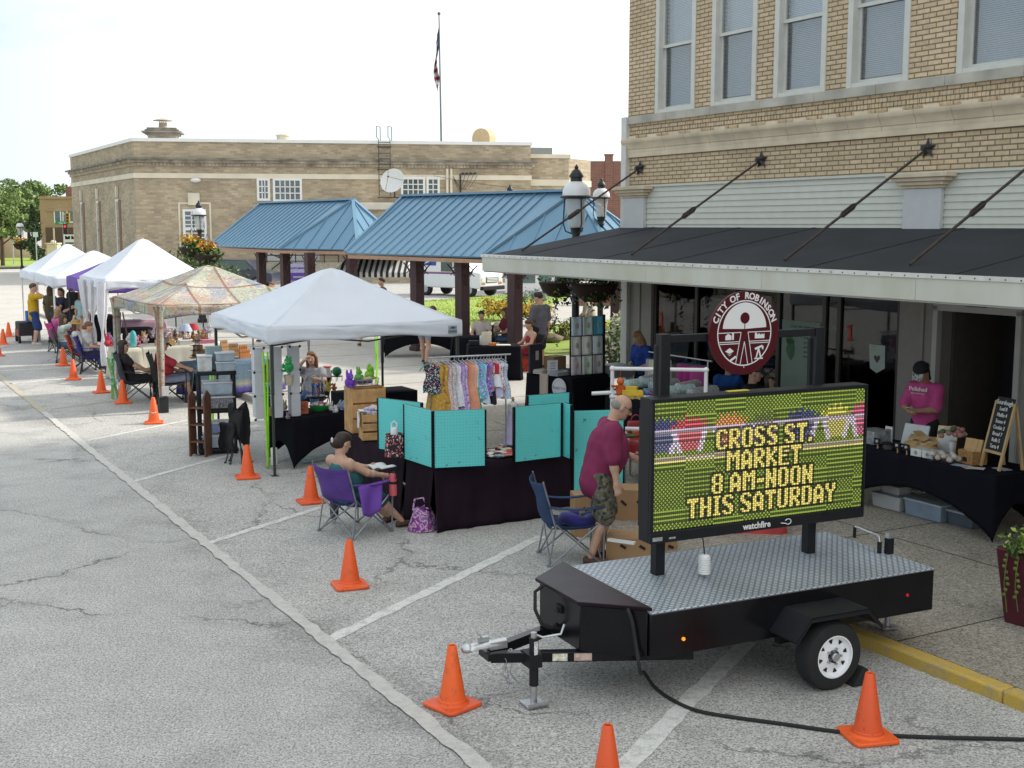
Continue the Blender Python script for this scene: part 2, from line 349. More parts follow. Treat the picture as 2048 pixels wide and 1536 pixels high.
def glass(name,tint=(.02,.025,.03),refl=.10,alpha=.5):
    g=NT(name); t=g.t; t.nodes.remove(g.b); o=t.nodes['Material Output']
    tr=g.n('ShaderNodeBsdfTransparent',{'Color':(*[1-alpha*(1-x) for x in tint],1)}); gl=g.n('ShaderNodeBsdfGlossy',{'Roughness':.03}); lw=g.n('ShaderNodeLayerWeight',{'Blend':.25})
    f=g.math('MAXIMUM',g.math('MULTIPLY',g.math('POWER',lw.outputs['Facing'],4),.8),refl); ms=g.n('ShaderNodeMixShader',{0:f,1:tr.outputs[0],2:gl.outputs[0]}); t.links.new(ms.outputs[0],o.inputs['Surface']); return g.m
m_glass=glass('shop_glass',(.30,.32,.33),.055,.8); m_wglass=glass('window_glass',(.7,.75,.8),.14,.3)
m_screen=glass('screened_glass',(.56,.60,.64),.16,.5); BA=12.9
bld=thing('brick_storefront','tan brick two storey shop building with black roofed awning and sash windows','building',W(BA,18.55,0))
ZT=11.5
wins=[(-.82,-1.93),(-2.36,-3.46),(-3.87,-4.98),(-5.40,-6.54),(-7.34,-8.46),(-8.88,-9.98),(-10.4,-11.5)]   # local y ranges
WZ0,WZ1=5.42,7.85
b=MB()
ys=[0]
for a_,c_ in wins: ys+=[a_,c_]
ys+=[-30]
for i in range(0,len(ys),2): b.b2((0,ys[i+1],WZ0),(.35,ys[i],WZ1))
b.b2((0,-30,WZ1),(.35,0,ZT)); b.b2((0,-30,4.18),(.35,0,WZ0))
b.b2((.35,-.3,3),(12,0,ZT)); b.b2((.35,-30,3),(12,-29.7,ZT)); b.b2((.35,-29.7,ZT-.4),(12,-.3,ZT))
b.b2((.35,-.3,0),(12,0,3)); b.b2((11.7,-29.7,0),(12,-.3,ZT-.4)); b.b2((.35,-29.7,3.05),(11.7,-.3,3.3))
b.build('wall',m_brick,bld,smooth=0)
b=MB(); b.b2((-.15,-30,ZT),(.5,.1,ZT+.18)); b.build('coping',m_stone,bld,bev=.01)
b=MB()
y=0.0
while y>-29: 
    b.b2((-.05,y-1.2+.006,5.285),(.12,y,5.42-.002)); y-=1.2
b.build('sill_band',m_stone,bld,bev=.006)
b=MB()
# belt cornice blocks with a curved profile, plus stepped cap pieces on top
prof=[(0,4.77),(-.04,4.77),(-.05,4.80),(-.045,4.84),(-.06,4.845),(-.075,4.90),(-.11,4.95),(-.12,4.96),(-.12,5.02),(-.02,5.035),(0,5.035)]
y=0.06
while y>-29:
    l=.62; b.add([(x,y,z) for x,z in prof]+[(x,y-l+.006,z) for x,z in prof],[(i,len(prof)+i,len(prof)+i+1,i+1) for i in range(len(prof)-1)]+[tuple(range(len(prof))),tuple(range(2*len(prof)-1,len(prof)-1,-1))])
    b.b2((-.05,y-.36,5.03),(.02,y-.1,5.075)); y-=l
b.b2((-.045,-29,4.70),(0,.06,4.775))
b.build('belt_cornice',m_terra,bld,smooth=50)
b=MB(); y=-.1      # soldier course strip
while y>-14: b.b2((-.006,y-.058,5.06),(.02,y,5.25)); y-=.069
b.build('soldier_course',m_brick,bld,smooth=0)
for k,(ya,yb) in enumerate(wins):
    fr=MB(); t=.07
    fr.b2((-.02,ya-.10,WZ0),(.16,ya,WZ1)); fr.b2((-.02,yb,WZ0),(.16,yb+.10,WZ1)); fr.b2((-.02,ya-.10,WZ1-.1),(.16,yb+.10,WZ1)); fr.b2((-.015,ya-.10,WZ0),(.16,yb+.10,WZ0+.06))
    f=fr.build('window',m_trim,bld,bev=.006)
    s=MB(); i0,i1=ya-.10,yb+.10; mid=6.55 
    for (z0,z1,x) in ((WZ0+.06,mid+.03,.10),(mid-.03,WZ1-.1,.06)):
        s.b2((x,i0-.05,z0),(x+.035,i0,z1)); s.b2((x,i1,z0),(x+.035,i1+.05,z1)); s.b2((x,i1+.05,z0),(x+.035,i0-.05,z0+.05)); s.b2((x,i1+.05,z1-.05),(x+.035,i0-.05,z1))
    s.build('sash',m_trim,f)
    p=MB(); p.b2((.115,i1+.02,WZ0+.08),(.12,i0-.02,mid)); p.build('pane',m_screen,f,smooth=0); p=MB(); p.b2((.075,i1+.02,mid),(.08,i0-.02,WZ1-.12)); p.build('pane',m_wglass,f,smooth=0)
    d=MB(); z=WZ0+.1+ (.05 if k%2 else 0)
    while z<WZ1-.1: d.add([(.20,i0,z),(.20,i1,z),(.217,i1,z+.026),(.217,i0,z+.026)],[(3,2,1,0)]); z+=.027
    d.build('blind',m_blind,f,smooth=0)
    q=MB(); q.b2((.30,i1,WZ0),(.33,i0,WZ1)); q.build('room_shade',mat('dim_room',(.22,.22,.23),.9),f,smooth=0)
b=MB()      # clapboard siding in laps
z=3.42; n=8; h=(4.18-3.42)/n
for i in range(n):
    z0=3.42+i*h; b.add([(-.036,.0,z0),(-.036,-30,z0),(-.020,-30,z0+h),(-.020,0,z0+h),(.05,0,z0),(.05,-30,z0),(.05,-30,z0+h),(.05,0,z0+h)],[(0,3,2,1),(0,1,5,4),(2,3,7,6),(0,4,7,3),(1,2,6,5)])
b.b2((-.06,-30,4.165),(.03,0,4.2))
b.build('siding',m_side,bld,smooth=0)
for yc,wd in ((-.33,.62),(-6.94,.64),(-12.9,.64),(-19,.64)):
    b=MB(); b.b2((-.10,yc-wd/2,3.40),(-.03,yc+wd/2,3.98)); bb=b.build('pilaster',mat('pilaster_paint',(.50,.51,.52),.5,var=.04),bld,bev=.008)
    c=MB(); c.add([],[]); 
    for (x,e,z0,z1) in ((-.12,.03,3.98,4.02),(-.16,.07,4.02,4.07),(-.2,.13,4.07,4.12),(-.24,.2,4.12,4.185)): c.b2((x,yc-wd/2-e,z0),(-.03,yc+wd/2+e,z1))
    c.build('cap',m_terra,bb,bev=.01)
b=MB(); b.b2((-.09,-.06,3.42),(.02,.09,5.42)); b.b2((-.07,-.12,.1),(.02,.07,2.7)); b.build('corner_trim',m_trim,bld,bev=.008)
# awning: sloped roof, fascia with metal drip edge, soffit
aw=MB(); X0=-2.9; y1,y0=.12,-30
def slab(mb,x0,z0,x1,z1,th,ya,yb,mi=0):
    mb.add([(x0,ya,z0),(x0,yb,z0),(x1,yb,z1),(x1,ya,z1),(x0,ya,z0-th),(x0,yb,z0-th),(x1,yb,z1-th),(x1,ya,z1-th)],[(0,3,2,1)[::-1],(4,5,6,7)[::-1],(0,1,5,4)[::-1],(2,3,7,6)[::-1],(0,4,7,3)[::-1],(1,2,6,5)[::-1]],mi)
slab(aw,X0+.012,2.975,-.04,3.46,.05,y1,y0)
for yy in (-.9,-3.2,-4.9,-7.6,-9.8,-13): slab(aw,X0+.03,2.985,-.06,3.464,.006,yy-.04-random.random()*.0,yy+.04)
a_o=aw.build('awning_roof',m_roofm,bld,smooth=0)
fb=MB(); y=y1
while y>y0+2.4: fb.b2((X0-.03,y-2.4+.004,2.72),(X0+.0,y,2.955)); y-=2.4
fb.b2((X0,y1,2.72),(-.05,y1+.03,2.955)); fa=fb.build('fascia',m_fasc,bld,bev=.004)
db=MB(); db.b2((X0-.045,y0,2.955),(X0+.05,y1+.03,3.0)); y=y1-.1
while y>-14: db.cyl((X0-.045,y,2.975),(X0-.05,y,2.975),.008,n=6,mi=1); y-=.18
db.build('drip_edge',[mat('white_metal_edge',(.62,.62,.58),.4,var=.1),m_iron],bld,smooth=0)
sb=MB(); sb.b2((X0,y0,2.70),(-.0,y1,2.73)); sb.build('soffit',mat('soffit_paint',(.42,.42,.40),.7),bld,smooth=0)
for k,yb in enumerate((-.42,-3.65,-6.94,-8.95,-12.2)):
    b=MB(); st=Vector((-.03,yb,4.5)); ft=Vector((-2.45,yb,3.07)); d=(ft-st); b.tube([st,ft],.018,n=8); md=st+d*.57
    rod=b.build('tie_rod',m_iron,bld)
    t=MB(); u=d.normalized(); s1=Vector((0,1,0)); s1=s1.cross(u)
    for sg in (-1,1): t.tube([md-u*.17,md-u*.10+s1*.03*sg,md+u*.10+s1*.03*sg,md+u*.17],.012,n=6)
    t.build('turnbuckle',m_iron,rod)
    s=MB(); vs=[]
    for i in range(10):
        r=.15 if i%2==0 else .06; a=PI/2+PI*i/5; vs.append((-.02,yb+r*math.cos(a),4.5+r*math.sin(a)))
    vs.append((-.09,yb,4.5)); s.add(vs,[(i,10,(i+1)%10) for i in range(10)]); s.cyl((-.13,yb,4.5),(-.02,yb,4.5),.03,n=8); s.build('star_anchor',mat('black_iron',(.025,.025,.028),.55,var=.1),rod,smooth=0)
# ground floor: piers, shop windows, recessed door
b=MB(); 
for bs in (((0,-.78,.1),(.3,0,3.0)),((0,-7.2,.1),(.3,-6.55,3.0)),((-.03,-7.0,.1),(.001,-6.93,2.72)),((-.02,-.46,.1),(.001,-.44,2.72)),((0,-9.4,.1),(.3,-8.48,3.0)),((0,-8.48,2.42),(.29,-7.2,3.0)),((-.03,-9.0,.1),(.001,-8.94,2.72)),((0,-30,.1),(.3,-13,3.0))): b=MB(); b.b2(*bs); b.build('pier' if bs[1][1]-bs[0][1]>.3 else 'pier_batten',m_panel,bld,bev=.006)
b=MB()
for yy in (-.82,-2.0,-3.0,-4.05,-5.05,-5.35,-6.5): b.b2((.05,yy-.035,.1),(.13,yy+.035,2.72))
b.b2((.05,-6.55,.1),(.14,-.78,.62)); b.b2((.05,-6.55,2.6),(.13,-.78,2.75)); b.build('shopfront_frame',m_bronze,bld); b=MB()
for yy in (-9.44,-11,-12.96): b.b2((.05,yy-.035,.1),(.13,yy+.035,2.72))
b.b2((.05,-13,.1),(.14,-9.4,.62)); b.build('shopfront_frame',m_bronze,bld)
b=MB(); b.b2((.085,-6.53,.6),(.09,-.8,2.62)); b.build('shop_window',m_glass,bld,smooth=0); b=MB(); b.b2((.085,-12.98,.6),(.09,-9.42,2.7)); b.build('shop_window',m_glass,bld,smooth=0)
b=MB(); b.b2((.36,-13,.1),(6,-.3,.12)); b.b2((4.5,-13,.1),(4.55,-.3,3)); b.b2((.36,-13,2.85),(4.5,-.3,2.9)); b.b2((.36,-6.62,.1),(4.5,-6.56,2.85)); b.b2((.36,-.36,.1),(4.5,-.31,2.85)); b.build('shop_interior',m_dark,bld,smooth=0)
b=MB()
for yy,zz,cc in ((-1.8,.9,0),(-1.8,1.25,1),(-1.8,1.6,0)): 
    b.b2((1.4,yy-1.2,zz),(1.9,yy+.5,zz+.03),2)
    for i in range(9): b.b2((1.5,yy-1.1+i*.17,zz+.03),(1.7,yy-1.0+i*.17,zz+.2+.06*(i%3)),i%2)
b.build('shop_shelf',[mat('grey_goods',(.2,.2,.22),.7),mat('blue_goods',(.10,.13,.2),.7),mat('dark_goods',(.06,.05,.05),.7)],bld,smooth=0); b=MB()
for i in range(6): b.b2((1.0+.2*(i%2),-4.1-i*.14,.8),(1.3,-4.0-i*.14,1.9),i%3)
b.build('hanging_goods',[mat('grey_goods',(.2,.2,.22),.7),mat('blue_goods',(.10,.13,.2),.7),mat('dark_goods',(.06,.05,.05),.7),mat('pale_goods',(.35,.35,.33),.7)],bld,smooth=0)
# door recess with white casing
b=MB(); b.b2((-.04,-8.54,.1),(.06,-8.46,2.45)); b.b2((-.04,-7.24,.1),(.06,-7.16,2.45)); b.b2((-.04,-8.54,2.38),(.06,-7.16,2.47)); b.build('door_frame',mat('door_casing',(.42,.41,.39),.5,var=.04),bld,bev=.006)
b=MB(); b.b2((.3,-7.24,.1),(1.3,-7.2,2.4)); b.b2((.3,-8.5,.1),(1.3,-8.46,2.4)); b.b2((.3,-8.5,2.4),(1.3,-7.2,2.42)); b.build('vestibule',mat('vestibule_brown',(.10,.085,.075),.8),bld,smooth=0)
b=MB(); b.b2((1.25,-8.46,.1),(1.3,-7.24,2.4)); dr=b.build('door',mat('dark_door',(.03,.026,.025),.5),bld)
b=MB(); b.b2((1.22,-8.35,.1+.95),(1.25,-8.30,1.25)); b.build('handle',mat('brass',(.5,.38,.15),.35,1),dr)
def textm(s,size,m,M,parent,name='lettering',ext=.003,align='CENTER',bold=0,spacing=1):
    c=bpy.data.curves.new('lettering','FONT'); c.body=s; c.size=size; c.extrude=ext; c.align_x=align; c.align_y='CENTER'; c.offset=bold; c.space_character=spacing; c.resolution_u=2
    o=bpy.data.objects.new('lettering',c); COL.objects.link(o); dg=bpy.context.evaluated_depsgraph_get(); me=bpy.data.meshes.new_from_object(o.evaluated_get(dg)); bpy.data.objects.remove(o)
    me.name=name; me.transform(M); me.materials.clear(); me.materials.append(m); o=bpy.data.objects.new(name,me); COL.objects.link(o); o.parent=parent; return o
def face(loc,nrm,up=(0,0,1)):      # matrix placing flat text (xy plane, facing +z) on a wall with outward normal nrm
    n=Vector(nrm).normalized(); u=Vector(up); x=u.cross(n).normalized(); y=n.cross(x); M=Matrix((x,y,n)).transposed().to_4x4(); M.translation=loc; return M
m_wlet=mat('white_lettering',(.75,.75,.72),.5,var=0)
b=MB(); b.b2((-.055,-8.02,2.46),(-.03,-7.70,2.60)); pl=b.build('number_plate',mat('plate_black',(.02,.02,.02),.5),bld); textm('218',.13,m_wlet,face((-.058,-7.86,2.53),(-1,0,0)),pl)
# window stickers, poster
b=MB(); b.b2((.075,-4.95,1.0),(.083,-4.12,2.05)); po=b.build('poster',mat('pale_green_poster',(.20,.26,.22),.7,var=.05),bld)
q=MB(); mp_=[(.02,.0),(.13,.0),(.16,-.12),(.20,-.2),(.19,-.34),(.12,-.42),(.04,-.34),(.0,-.25),(.04,-.17),(.0,-.1)]
q.prism([(x,y) for x,y in mp_],0,.002,M=face((.073,-4.22,1.85),(-1,0,0))); q.build('state_outline',mat('poster_green',(.06,.13,.07),.7),po)
for i,(s,zz,sz) in enumerate((('TOUR THE TOWN',1.96,.055),('Shop Local',1.90,.05))): textm(s,sz,mat('poster_green',(.06,.13,.07),.7),face((.073,-4.53,zz),(-1,0,0)),po)
for i in range(5): textm('visit the market',.035,mat('poster_green',(.06,.13,.07),.7),face((.073,-4.72,1.8-.07*i),(-1,0,0)),po)
textm('88N',.10,mat('poster_dark',(.03,.05,.03),.7),face((.070,-4.32,1.72),(-1,0,0)),po)
for yy,zz in ((-.98,1.85),(-5.55,1.95)): 
    b=MB(); b.b2((.074,yy-.03,zz-.12),(.083,yy+.02,zz+.12)); b.b2((.074,yy-.06,zz-.12),(.083,yy+.05,zz-.09)); b.b2((.074,yy-.02,zz+.06),(.083,yy+.06,zz+.1)); b.build('red_window_mark',mat('red_mark',(.45,.05,.03),.6),bld)
b=MB(); b.prism([(-.16,.2),(.14,.2),(.15,-.12),(.0,-.2),(-.13,-.14)],0,.003,M=face((.078,-6.1,1.62),(-1,0,0))); po=b.build('paper_sign',mat('paper_green',(.36,.42,.38),.8),bld)
b=MB(); h=[(0,-.07),(.06,0),(.05,.04),(.02,.045),(0,.02),(-.02,.045),(-.05,.04),(-.06,0)]; b.prism(h,0,.002,M=face((.074,-6.1,1.63),(-1,0,0))); b.build('heart',mat('heart_dark',(.07,.06,.05),.7),po)
# ---------------- post office across the park ----------------
m_pob=brick('post_office_brick',(.53,.43,.29),(.35,.275,.185),(.40,.35,.27),.42,.14,.016,.30,.004)
m_pos=mat('limestone_band',(.66,.60,.48),.8,var=.12,vs=.6)
m_soot=mat('sooty_cornice',(.21,.19,.155),.9,var=.5,vs=1.2)
m_pos2=mat('stained_stone',(.34,.30,.24),.9,var=.5,vs=1.5); m_wht=mat('white_paint',(.72,.72,.70),.5,var=.04,vs=2)
m_pane=mat('blue_grey_pane',(.10,.14,.15),.08,var=.45,vs=.8,spec=.8)
PO=dp(275,500,75.0); PO.z=0; P2=dp(1061,500,79.0); P2.z=0
fx=(P2-PO); FL=fx.length; pang=math.atan2(fx.y,fx.x)
po=thing('post_office','long tan brick post office with sooty cornice, tall windows and roof chimney','building',PO,pang)
ua=R(119.5)-pang; ud=Vector((math.cos(ua),math.sin(ua),0))        # the side wall runs back along the street
SL=21.0; q=ud*SL
H1=8.55
foot=[(0,0),(FL,0),(FL,16),(q.x,q.y)]
def pofoot(e):     # footprint grown by e
    return [(-e*1.0,-e),(FL+e,-e),(FL+e,16),(q.x-e,q.y)]
b=MB(); b.prism(pofoot(0),-.2,H1); b.build('wall',m_pob,po,smooth=0)
for z0,z1,e,m,nm in ((6.32,6.62,.06,m_pos,'stone_band'),(7.05,7.25,.10,m_pob,'dentil_bed'),(7.25,7.42,.22,m_pos2,'cornice'),(7.42,7.53,.42,m_soot,'cornice'),(8.5,8.7,.10,m_wht,'coping'),(-.2,1.05,.05,m_pos,'stone_base')):
    b=MB(); b.prism(pofoot(e),z0,z1); b.build(nm,m,po,smooth=0)
b=MB(); cb=[]; x=.0
while x<FL-.3: cb+=[(x,-.105),(x,-.17),(x+.10,-.17),(x+.10,-.105)]; x+=.22
b.prism(cb+[(x,-.102),(0,-.102)],7.06,7.22)
b.build('dentils',m_pos2,po,smooth=0)
def sash(parent,M,w,h,cols,rows,split=None,arch=True):
    f=MB(); t=.14
    f.b2((-w/2-t,-.04,-t),(-w/2,.10,h+t),0,M); f.b2((w/2,-.04,-t),(w/2+t,.10,h+t),0,M); f.b2((-w/2,-.04,h),(w/2,.10,h+t),0,M); f.b2((-w/2,-.04,-t),(w/2,.10,0),0,M)
    for i in range(1,cols): x=-w/2+w*i/cols; f.b2((x-.03,-.02,0),(x+.03,.06,h),0,M)
    for i in range(1,rows): z=h*i/rows; tt=.09 if split==i else .03; f.b2((-w/2,-.02,z-tt),(w/2,.055,z+tt),0,M)
    o=f.build('window',m_wht,parent,smooth=0)
    p=MB(); p.b2((-w/2,.03,0),(w/2,.05,h),0,M); p.build('pane',m_pane,o,smooth=0); return o
def fpx(px,py):    # facade pixel -> local x,z
    r=ray(px,py); o=Vector((0,0,CAM_H)); n=Vector((math.sin(pang),-math.cos(pang),0)); t=(PO-o).dot(n)/r.dot(n); p=o+r*t-PO
    return p.x*math.cos(pang)+p.y*math.sin(pang),p.z
def fwin(x0,x1,y0,y1,c,r,split=None):
    a,z1=fpx(x0,y0); d,z0=fpx(x1,y1); return sash(po,Matrix.Translation(((a+d)/2,-.06,z0)),d-a,z1-z0,c,r,split)
fwin(370,410,423,492,3,8,4)
fwin(518,536,361,397,3,3); fwin(550,600,361,399,5,3)
fwin(806,846,358,390,4,3); fwin(857,875,358,390,2,3)
b=MB(); a,z=fpx(388,404); b.b2((a-.35,-.12,z-.2),(a+.35,-.01,z+.55)); b.build('keystone',m_pos,po,bev=.02)
b=MB(); a,z=fpx(358,408); d,_=fpx(420,408)
b.b2((a-.05,-.03,1.1),(a+.05,.01,z)); b.b2((d-.05,-.03,1.1),(d+.05,.01,z)); b.b2((a-.05,-.03,z),(d+.05,.01,z+.1)); b.build('brick_surround',m_pos,po,smooth=0)
for s in (4.9,11.2,17.0):        # tall narrow windows on the side wall
    Mx=Matrix.Translation(Vector((ud.x*s,ud.y*s,1.3)))@Matrix.Rotation(ua-PI,4,'Z')@Matrix.Translation((0,-.0,0))
    sash(po,Mx@Matrix.Translation((-.32,.02,0)),.62,3.7,2,8,4); b=MB(); b.b2((.06,-.03,-.1),(.75,.02,3.8),0,Mx); b.build('reveal_shade_strip',mat('reveal_shade_brown',(.20,.13,.085),.9,var=.2),po,smooth=0)  # flat dark brown strip paints in the shadow of the window recess
    k=MB(); k.b2((-.18,-.14,3.95),(.18,-.02,4.65),0,Mx); k.build('keystone',m_pos,po)
# roof things: chimney, vents, ladder
cx,_=fpx(316,283); b=MB(); b.b2((cx-.86,2.2,H1-.2),(cx+.86,3.8,9.05)); b.b2((cx-.4,2.19,8.72),(cx+.4,2.3,8.98),1); ch=b.build('chimney',[mat('chimney_stone',(.36,.31,.24),.9,var=.2),m_soot],po,smooth=0)
b=MB(); b.b2((cx-1.0,2.05,9.05),(cx+1.0,3.95,9.17)); b.b2((cx-1.2,1.9,9.17),(cx+1.2,4.1,9.28)); b.b2((cx-1.02,2.05,9.28),(cx+1.02,3.95,9.38)); b.b2((cx-.9,2.1,9.38),(cx+.9,3.9,9.50)); b.build('chimney_cap',m_soot,ch,bev=.03)
b=MB(); b.lathe([(.27,9.5),(.25,9.86)],(cx,3,0),16)
for i in range(4): a=i*PI/2+.4; b.cyl((cx+.2*math.cos(a),3+.2*math.sin(a),9.8),(cx+.2*math.cos(a),3+.2*math.sin(a),10.0),.02,n=6)
b.lathe([(.62,9.97),(.6,10.0),(.2,10.10),(.02,10.14)],(cx,3,0),20); b.build('flue_cowl',mat('tan_cowl',(.42,.34,.25),.6,var=.2),ch)
vx,_=fpx(565,280); b=MB(); b.lathe([(.4,8.6),(.4,9.05),(.46,9.05),(.46,9.12),(.05,9.2)],(vx,2,0),18); b.build('roof_vent',mat('cream_vent',(.55,.50,.38),.6),po)
vx,_=fpx(975,285); b=MB(); n=14; Mv=Matrix.Translation((vx,3,8.6))@Matrix.Rotation(R(-30),4,'Z')
pr=[(-.62,0),(.62,0)]+[(.62*math.cos(PI*i/n),.55+.62*math.sin(PI*i/n)) for i in range(n+1)]
b.prism(pr,-1.1,.0,M=Mv@Matrix.Rotation(PI/2,4,'X')); b.build('vent_hood',mat('tan_hood',(.48,.36,.20),.6),po)
lx0,zt=fpx(756,275); lx1,_=fpx(779,275); _,zb=fpx(765,392)
b=MB()
for x in (lx0,lx1): b.tube([(x,-.45,zb),(x,-.45,8.75),(x-.12,-.45,8.9),(x-.12,-.45,9.55),(x+.15,.2,9.55),(x+.15,.2,8.7)],.024,n=6)
z=zb+.3
while z<8.7: b.cyl((lx0,-.45,z),(lx1,-.45,z),.022,n=6); z+=.33
for z in (5.2,6.9,8.3): b.b2((lx0-.1,-.48,z-.03),(lx1+.1,-.44,z+.03)); b.b2((lx0-.03,-.45,z-.03),(lx0+.03,0,z+.03)); b.b2((lx1-.03,-.45,z-.03),(lx1+.03,0,z+.03))
b.build('roof_ladder',mat('dark_steel',(.05,.045,.04),.6),po)
# lower rear wing with white fascia in front of the facade (loading dock)
xa,_=fpx(594,400); DZ=4.42
b=MB(); b.b2((xa,-2.6,DZ),(FL+4,-.06,DZ+.42)); b.build('dock_roof_fascia',mat('chalky_fascia',(.60,.56,.48),.7,var=.15,vs=1),po,bev=.03)
b=MB(); xb,_=fpx(735,430); b.b2((xb,-2.3,0),(FL+3.7,-.05,DZ)); b.build('wing_wall',m_pob,po,smooth=0)
b=MB(); xq,_=fpx(512,398); b.b2((xq-.1,-.5,4.35),(xa-.02,-.05,4.52)); b.build('window_ledge',m_wht,po)
b=MB(); d0,_=fpx(527,540); d1,_=fpx(640,540); b.b2((d0,-.12,1.3),(d1,-.05,4.0)); b.build('dock_door',mat('grey_white_door',(.45,.46,.45),.6,var=.08),po)
b=MB(); b.b2((d0-1.5,-2.4,-.1),(d1+3,-.07,1.25)); b.build('loading_dock',mat('dock_concrete',(.34,.31,.25),.9,var=.2),po,smooth=0)
b=MB(); x0=d0+.3
for i in range(6): b.cyl((x0+i*.85,-2.5,1.25),(x0+i*.85,-2.5,2.25),.035,n=6)
for z in (1.7,2.25): b.cyl((x0,-2.5,z),(x0+4.25,-2.5,z),.035,n=6)
b.tube([(x0+.2,-2.55,0),(x0+.3,-2.55,.9),(x0+2.2,-2.55,2.25)],.035,n=6); b.tube([(x0+2.2,-2.6,0),(x0+2.2,-2.6,.9),(x0+.2,-2.6,1.8)],.035,n=6); b.build('dock_railing',mat('black_rail',(.02,.02,.022),.5),po)
# right side wing of the facade (taller blank part and lower stair block)
b=MB(); b.prism([(FL-.5,.6),(FL+2.6,.6),(FL+4.6,3),(FL+4.6,12),(FL-.5,12)],-.2,7.75); b.prism([(FL-.6,.5),(FL+2.7,.5),(FL+2.7,12),(FL-.6,12)],7.75,8.0,1); b.b2((FL-.5,2,8.0),(FL+1.8,10,8.5),2); wx=FL+.0; b.b2((FL+.3-.9+.0,.52,7.2),(FL+.3+.35-.3,.62,7.5),3); b.prism([(FL-.4,.54),(FL+2.64,.54),(FL+4.66,2.97),(FL+4.66,11),(FL-.4,11)],6.0,6.4,1)
b.build('side_wing',[m_pob,m_pos,mat('grey_roof',(.22,.23,.24),.8),m_wht],po,smooth=0)
# satellite dish on the wing roof
sd=thing('satellite_dish','large white satellite dish standing on the post office wing roof','dish',dp(790,392,73.2),pang)
b=MB(); Md=Matrix.Translation((.0,0,1.0))@Matrix.Rotation(R(62),4,'Y')@Matrix.Rotation(0,4,'Z')
Md=Matrix.Translation((-.1,0,.85))@Matrix.Rotation(R(-28),4,'Z')@Matrix.Rotation(R(70),4,'X')@Matrix.Rotation(0,4,'Z')
b.lathe([(.02,0),(.3,.02),(.55,.075),(.74,.14),(.75,.15),(.74,.155),(.55,.09),(.3,.035),(.02,.015)],(0,0,0),28,0,Md); dsh=b.build('reflector',mat('dish_white',(.66,.66,.64),.5,var=.06),sd)
b=MB(); b.tube([(-.1,.1,.85),(.0,.2,.3),(0,.2,-.1)],.05,n=8); b.b2((-.5,-.1,-.12),(.5,.5,-.06)); b.build('mast',mat('dark_steel',(.05,.045,.04),.6),sd)
tip=Md@Vector((0,0,.75)); b=MB()
for a in (0,2.1,4.2): b.tube([Md@Vector((.7*math.cos(a),.7*math.sin(a),.14)),tip],.012,n=5)
b.ell(tip,.06,8,6); b.build('feed_horn',mat('dark_steel',(.05,.045,.04),.6),sd)
# electrical service mast and wires on the facade
b=MB()
for px in (894,902): a,_=fpx(px,400); b.cyl((a,-.2,4.6),(a,-.2,7.0),.08,n=8)
b.build('conduit',m_pos,po)
b=MB()
for i in range(4): a,z=fpx(925+i*8,347); b.b2((a-.08,-.3,z-.05),(a+.08,-.06,z+.05))
for k in range(4):
    a,z=fpx(905,352+k); d,z2=fpx(930+k*8,347); b.tube([(a+(d-a)*t/8,-.25-.1*k,z+(z2-z)*t/8-.9*math.sin(PI*t/8)) for t in range(9)],.015,n=4)
a,z=fpx(865,352); d,z2=fpx(1190,378); b.tube([(a+(d-a)*t/16,-.5,z+(z2-z)*t/16-.35*math.sin(PI*t/16)) for t in range(17)],.015,n=4)
a,z=fpx(920,348); _,zb2=fpx(920,395); b.cyl((a,-.15,zb2),(a,-.15,z),.05,n=6)
b.build('service_wires',mat('wire_black',(.03,.03,.03),.6),po)
b=MB(); a,z=fpx(392,361); b.ell((a,-.35,z),(.32,.2,.14),10,6); b.cyl((a-.2,-.1,z+.05),(a-.2,-.4,z),.05,n=6); b.build('wall_lamp',m_wht,po)
# flagpole on the far side
fp=thing('flagpole','tall thin flagpole with limp flag standing behind the post office','flagpole',dp(887,520,92),0)
fp.location.z=0; zt=dp(881,30,92).z
b=MB(); b.cyl((0,0,0),(-.2,0,zt),.10,.05,n=10); b.build('pole',mat('pole_grey',(.16,.16,.16),.4,.6),fp)
b=MB(); b.ell((-.2,0,zt+.1),.13,10,8); b.build('finial',mat('finial_dark',(.10,.09,.07),.4),fp)
def flag(u,v): # limp hanging flag
    z=zt-.9-v*3.6; wd=.30*(.55+.45*math.sin(PI*min(1,v*1.1)))
    return (-.2-u*wd-.06+.1*math.sin(v*7),.16*math.sin(u*9+v*5),z-u*1.0)
b=MB(); nu,nv=18,26; b.grid(flag,nu,nv)
for i in range(len(b.f)):
    u,v=(i%nu)/nu,(i//nu)/nv; b.m[i]=2 if (v<.42 and u<.55) else (int(v*13+u*3)%2)
b.build('flag',[mat('flag_red',(.20,.015,.025),.8),mat('flag_white',(.40,.40,.42),.8),mat('flag_blue',(.02,.03,.12),.8)],fp)
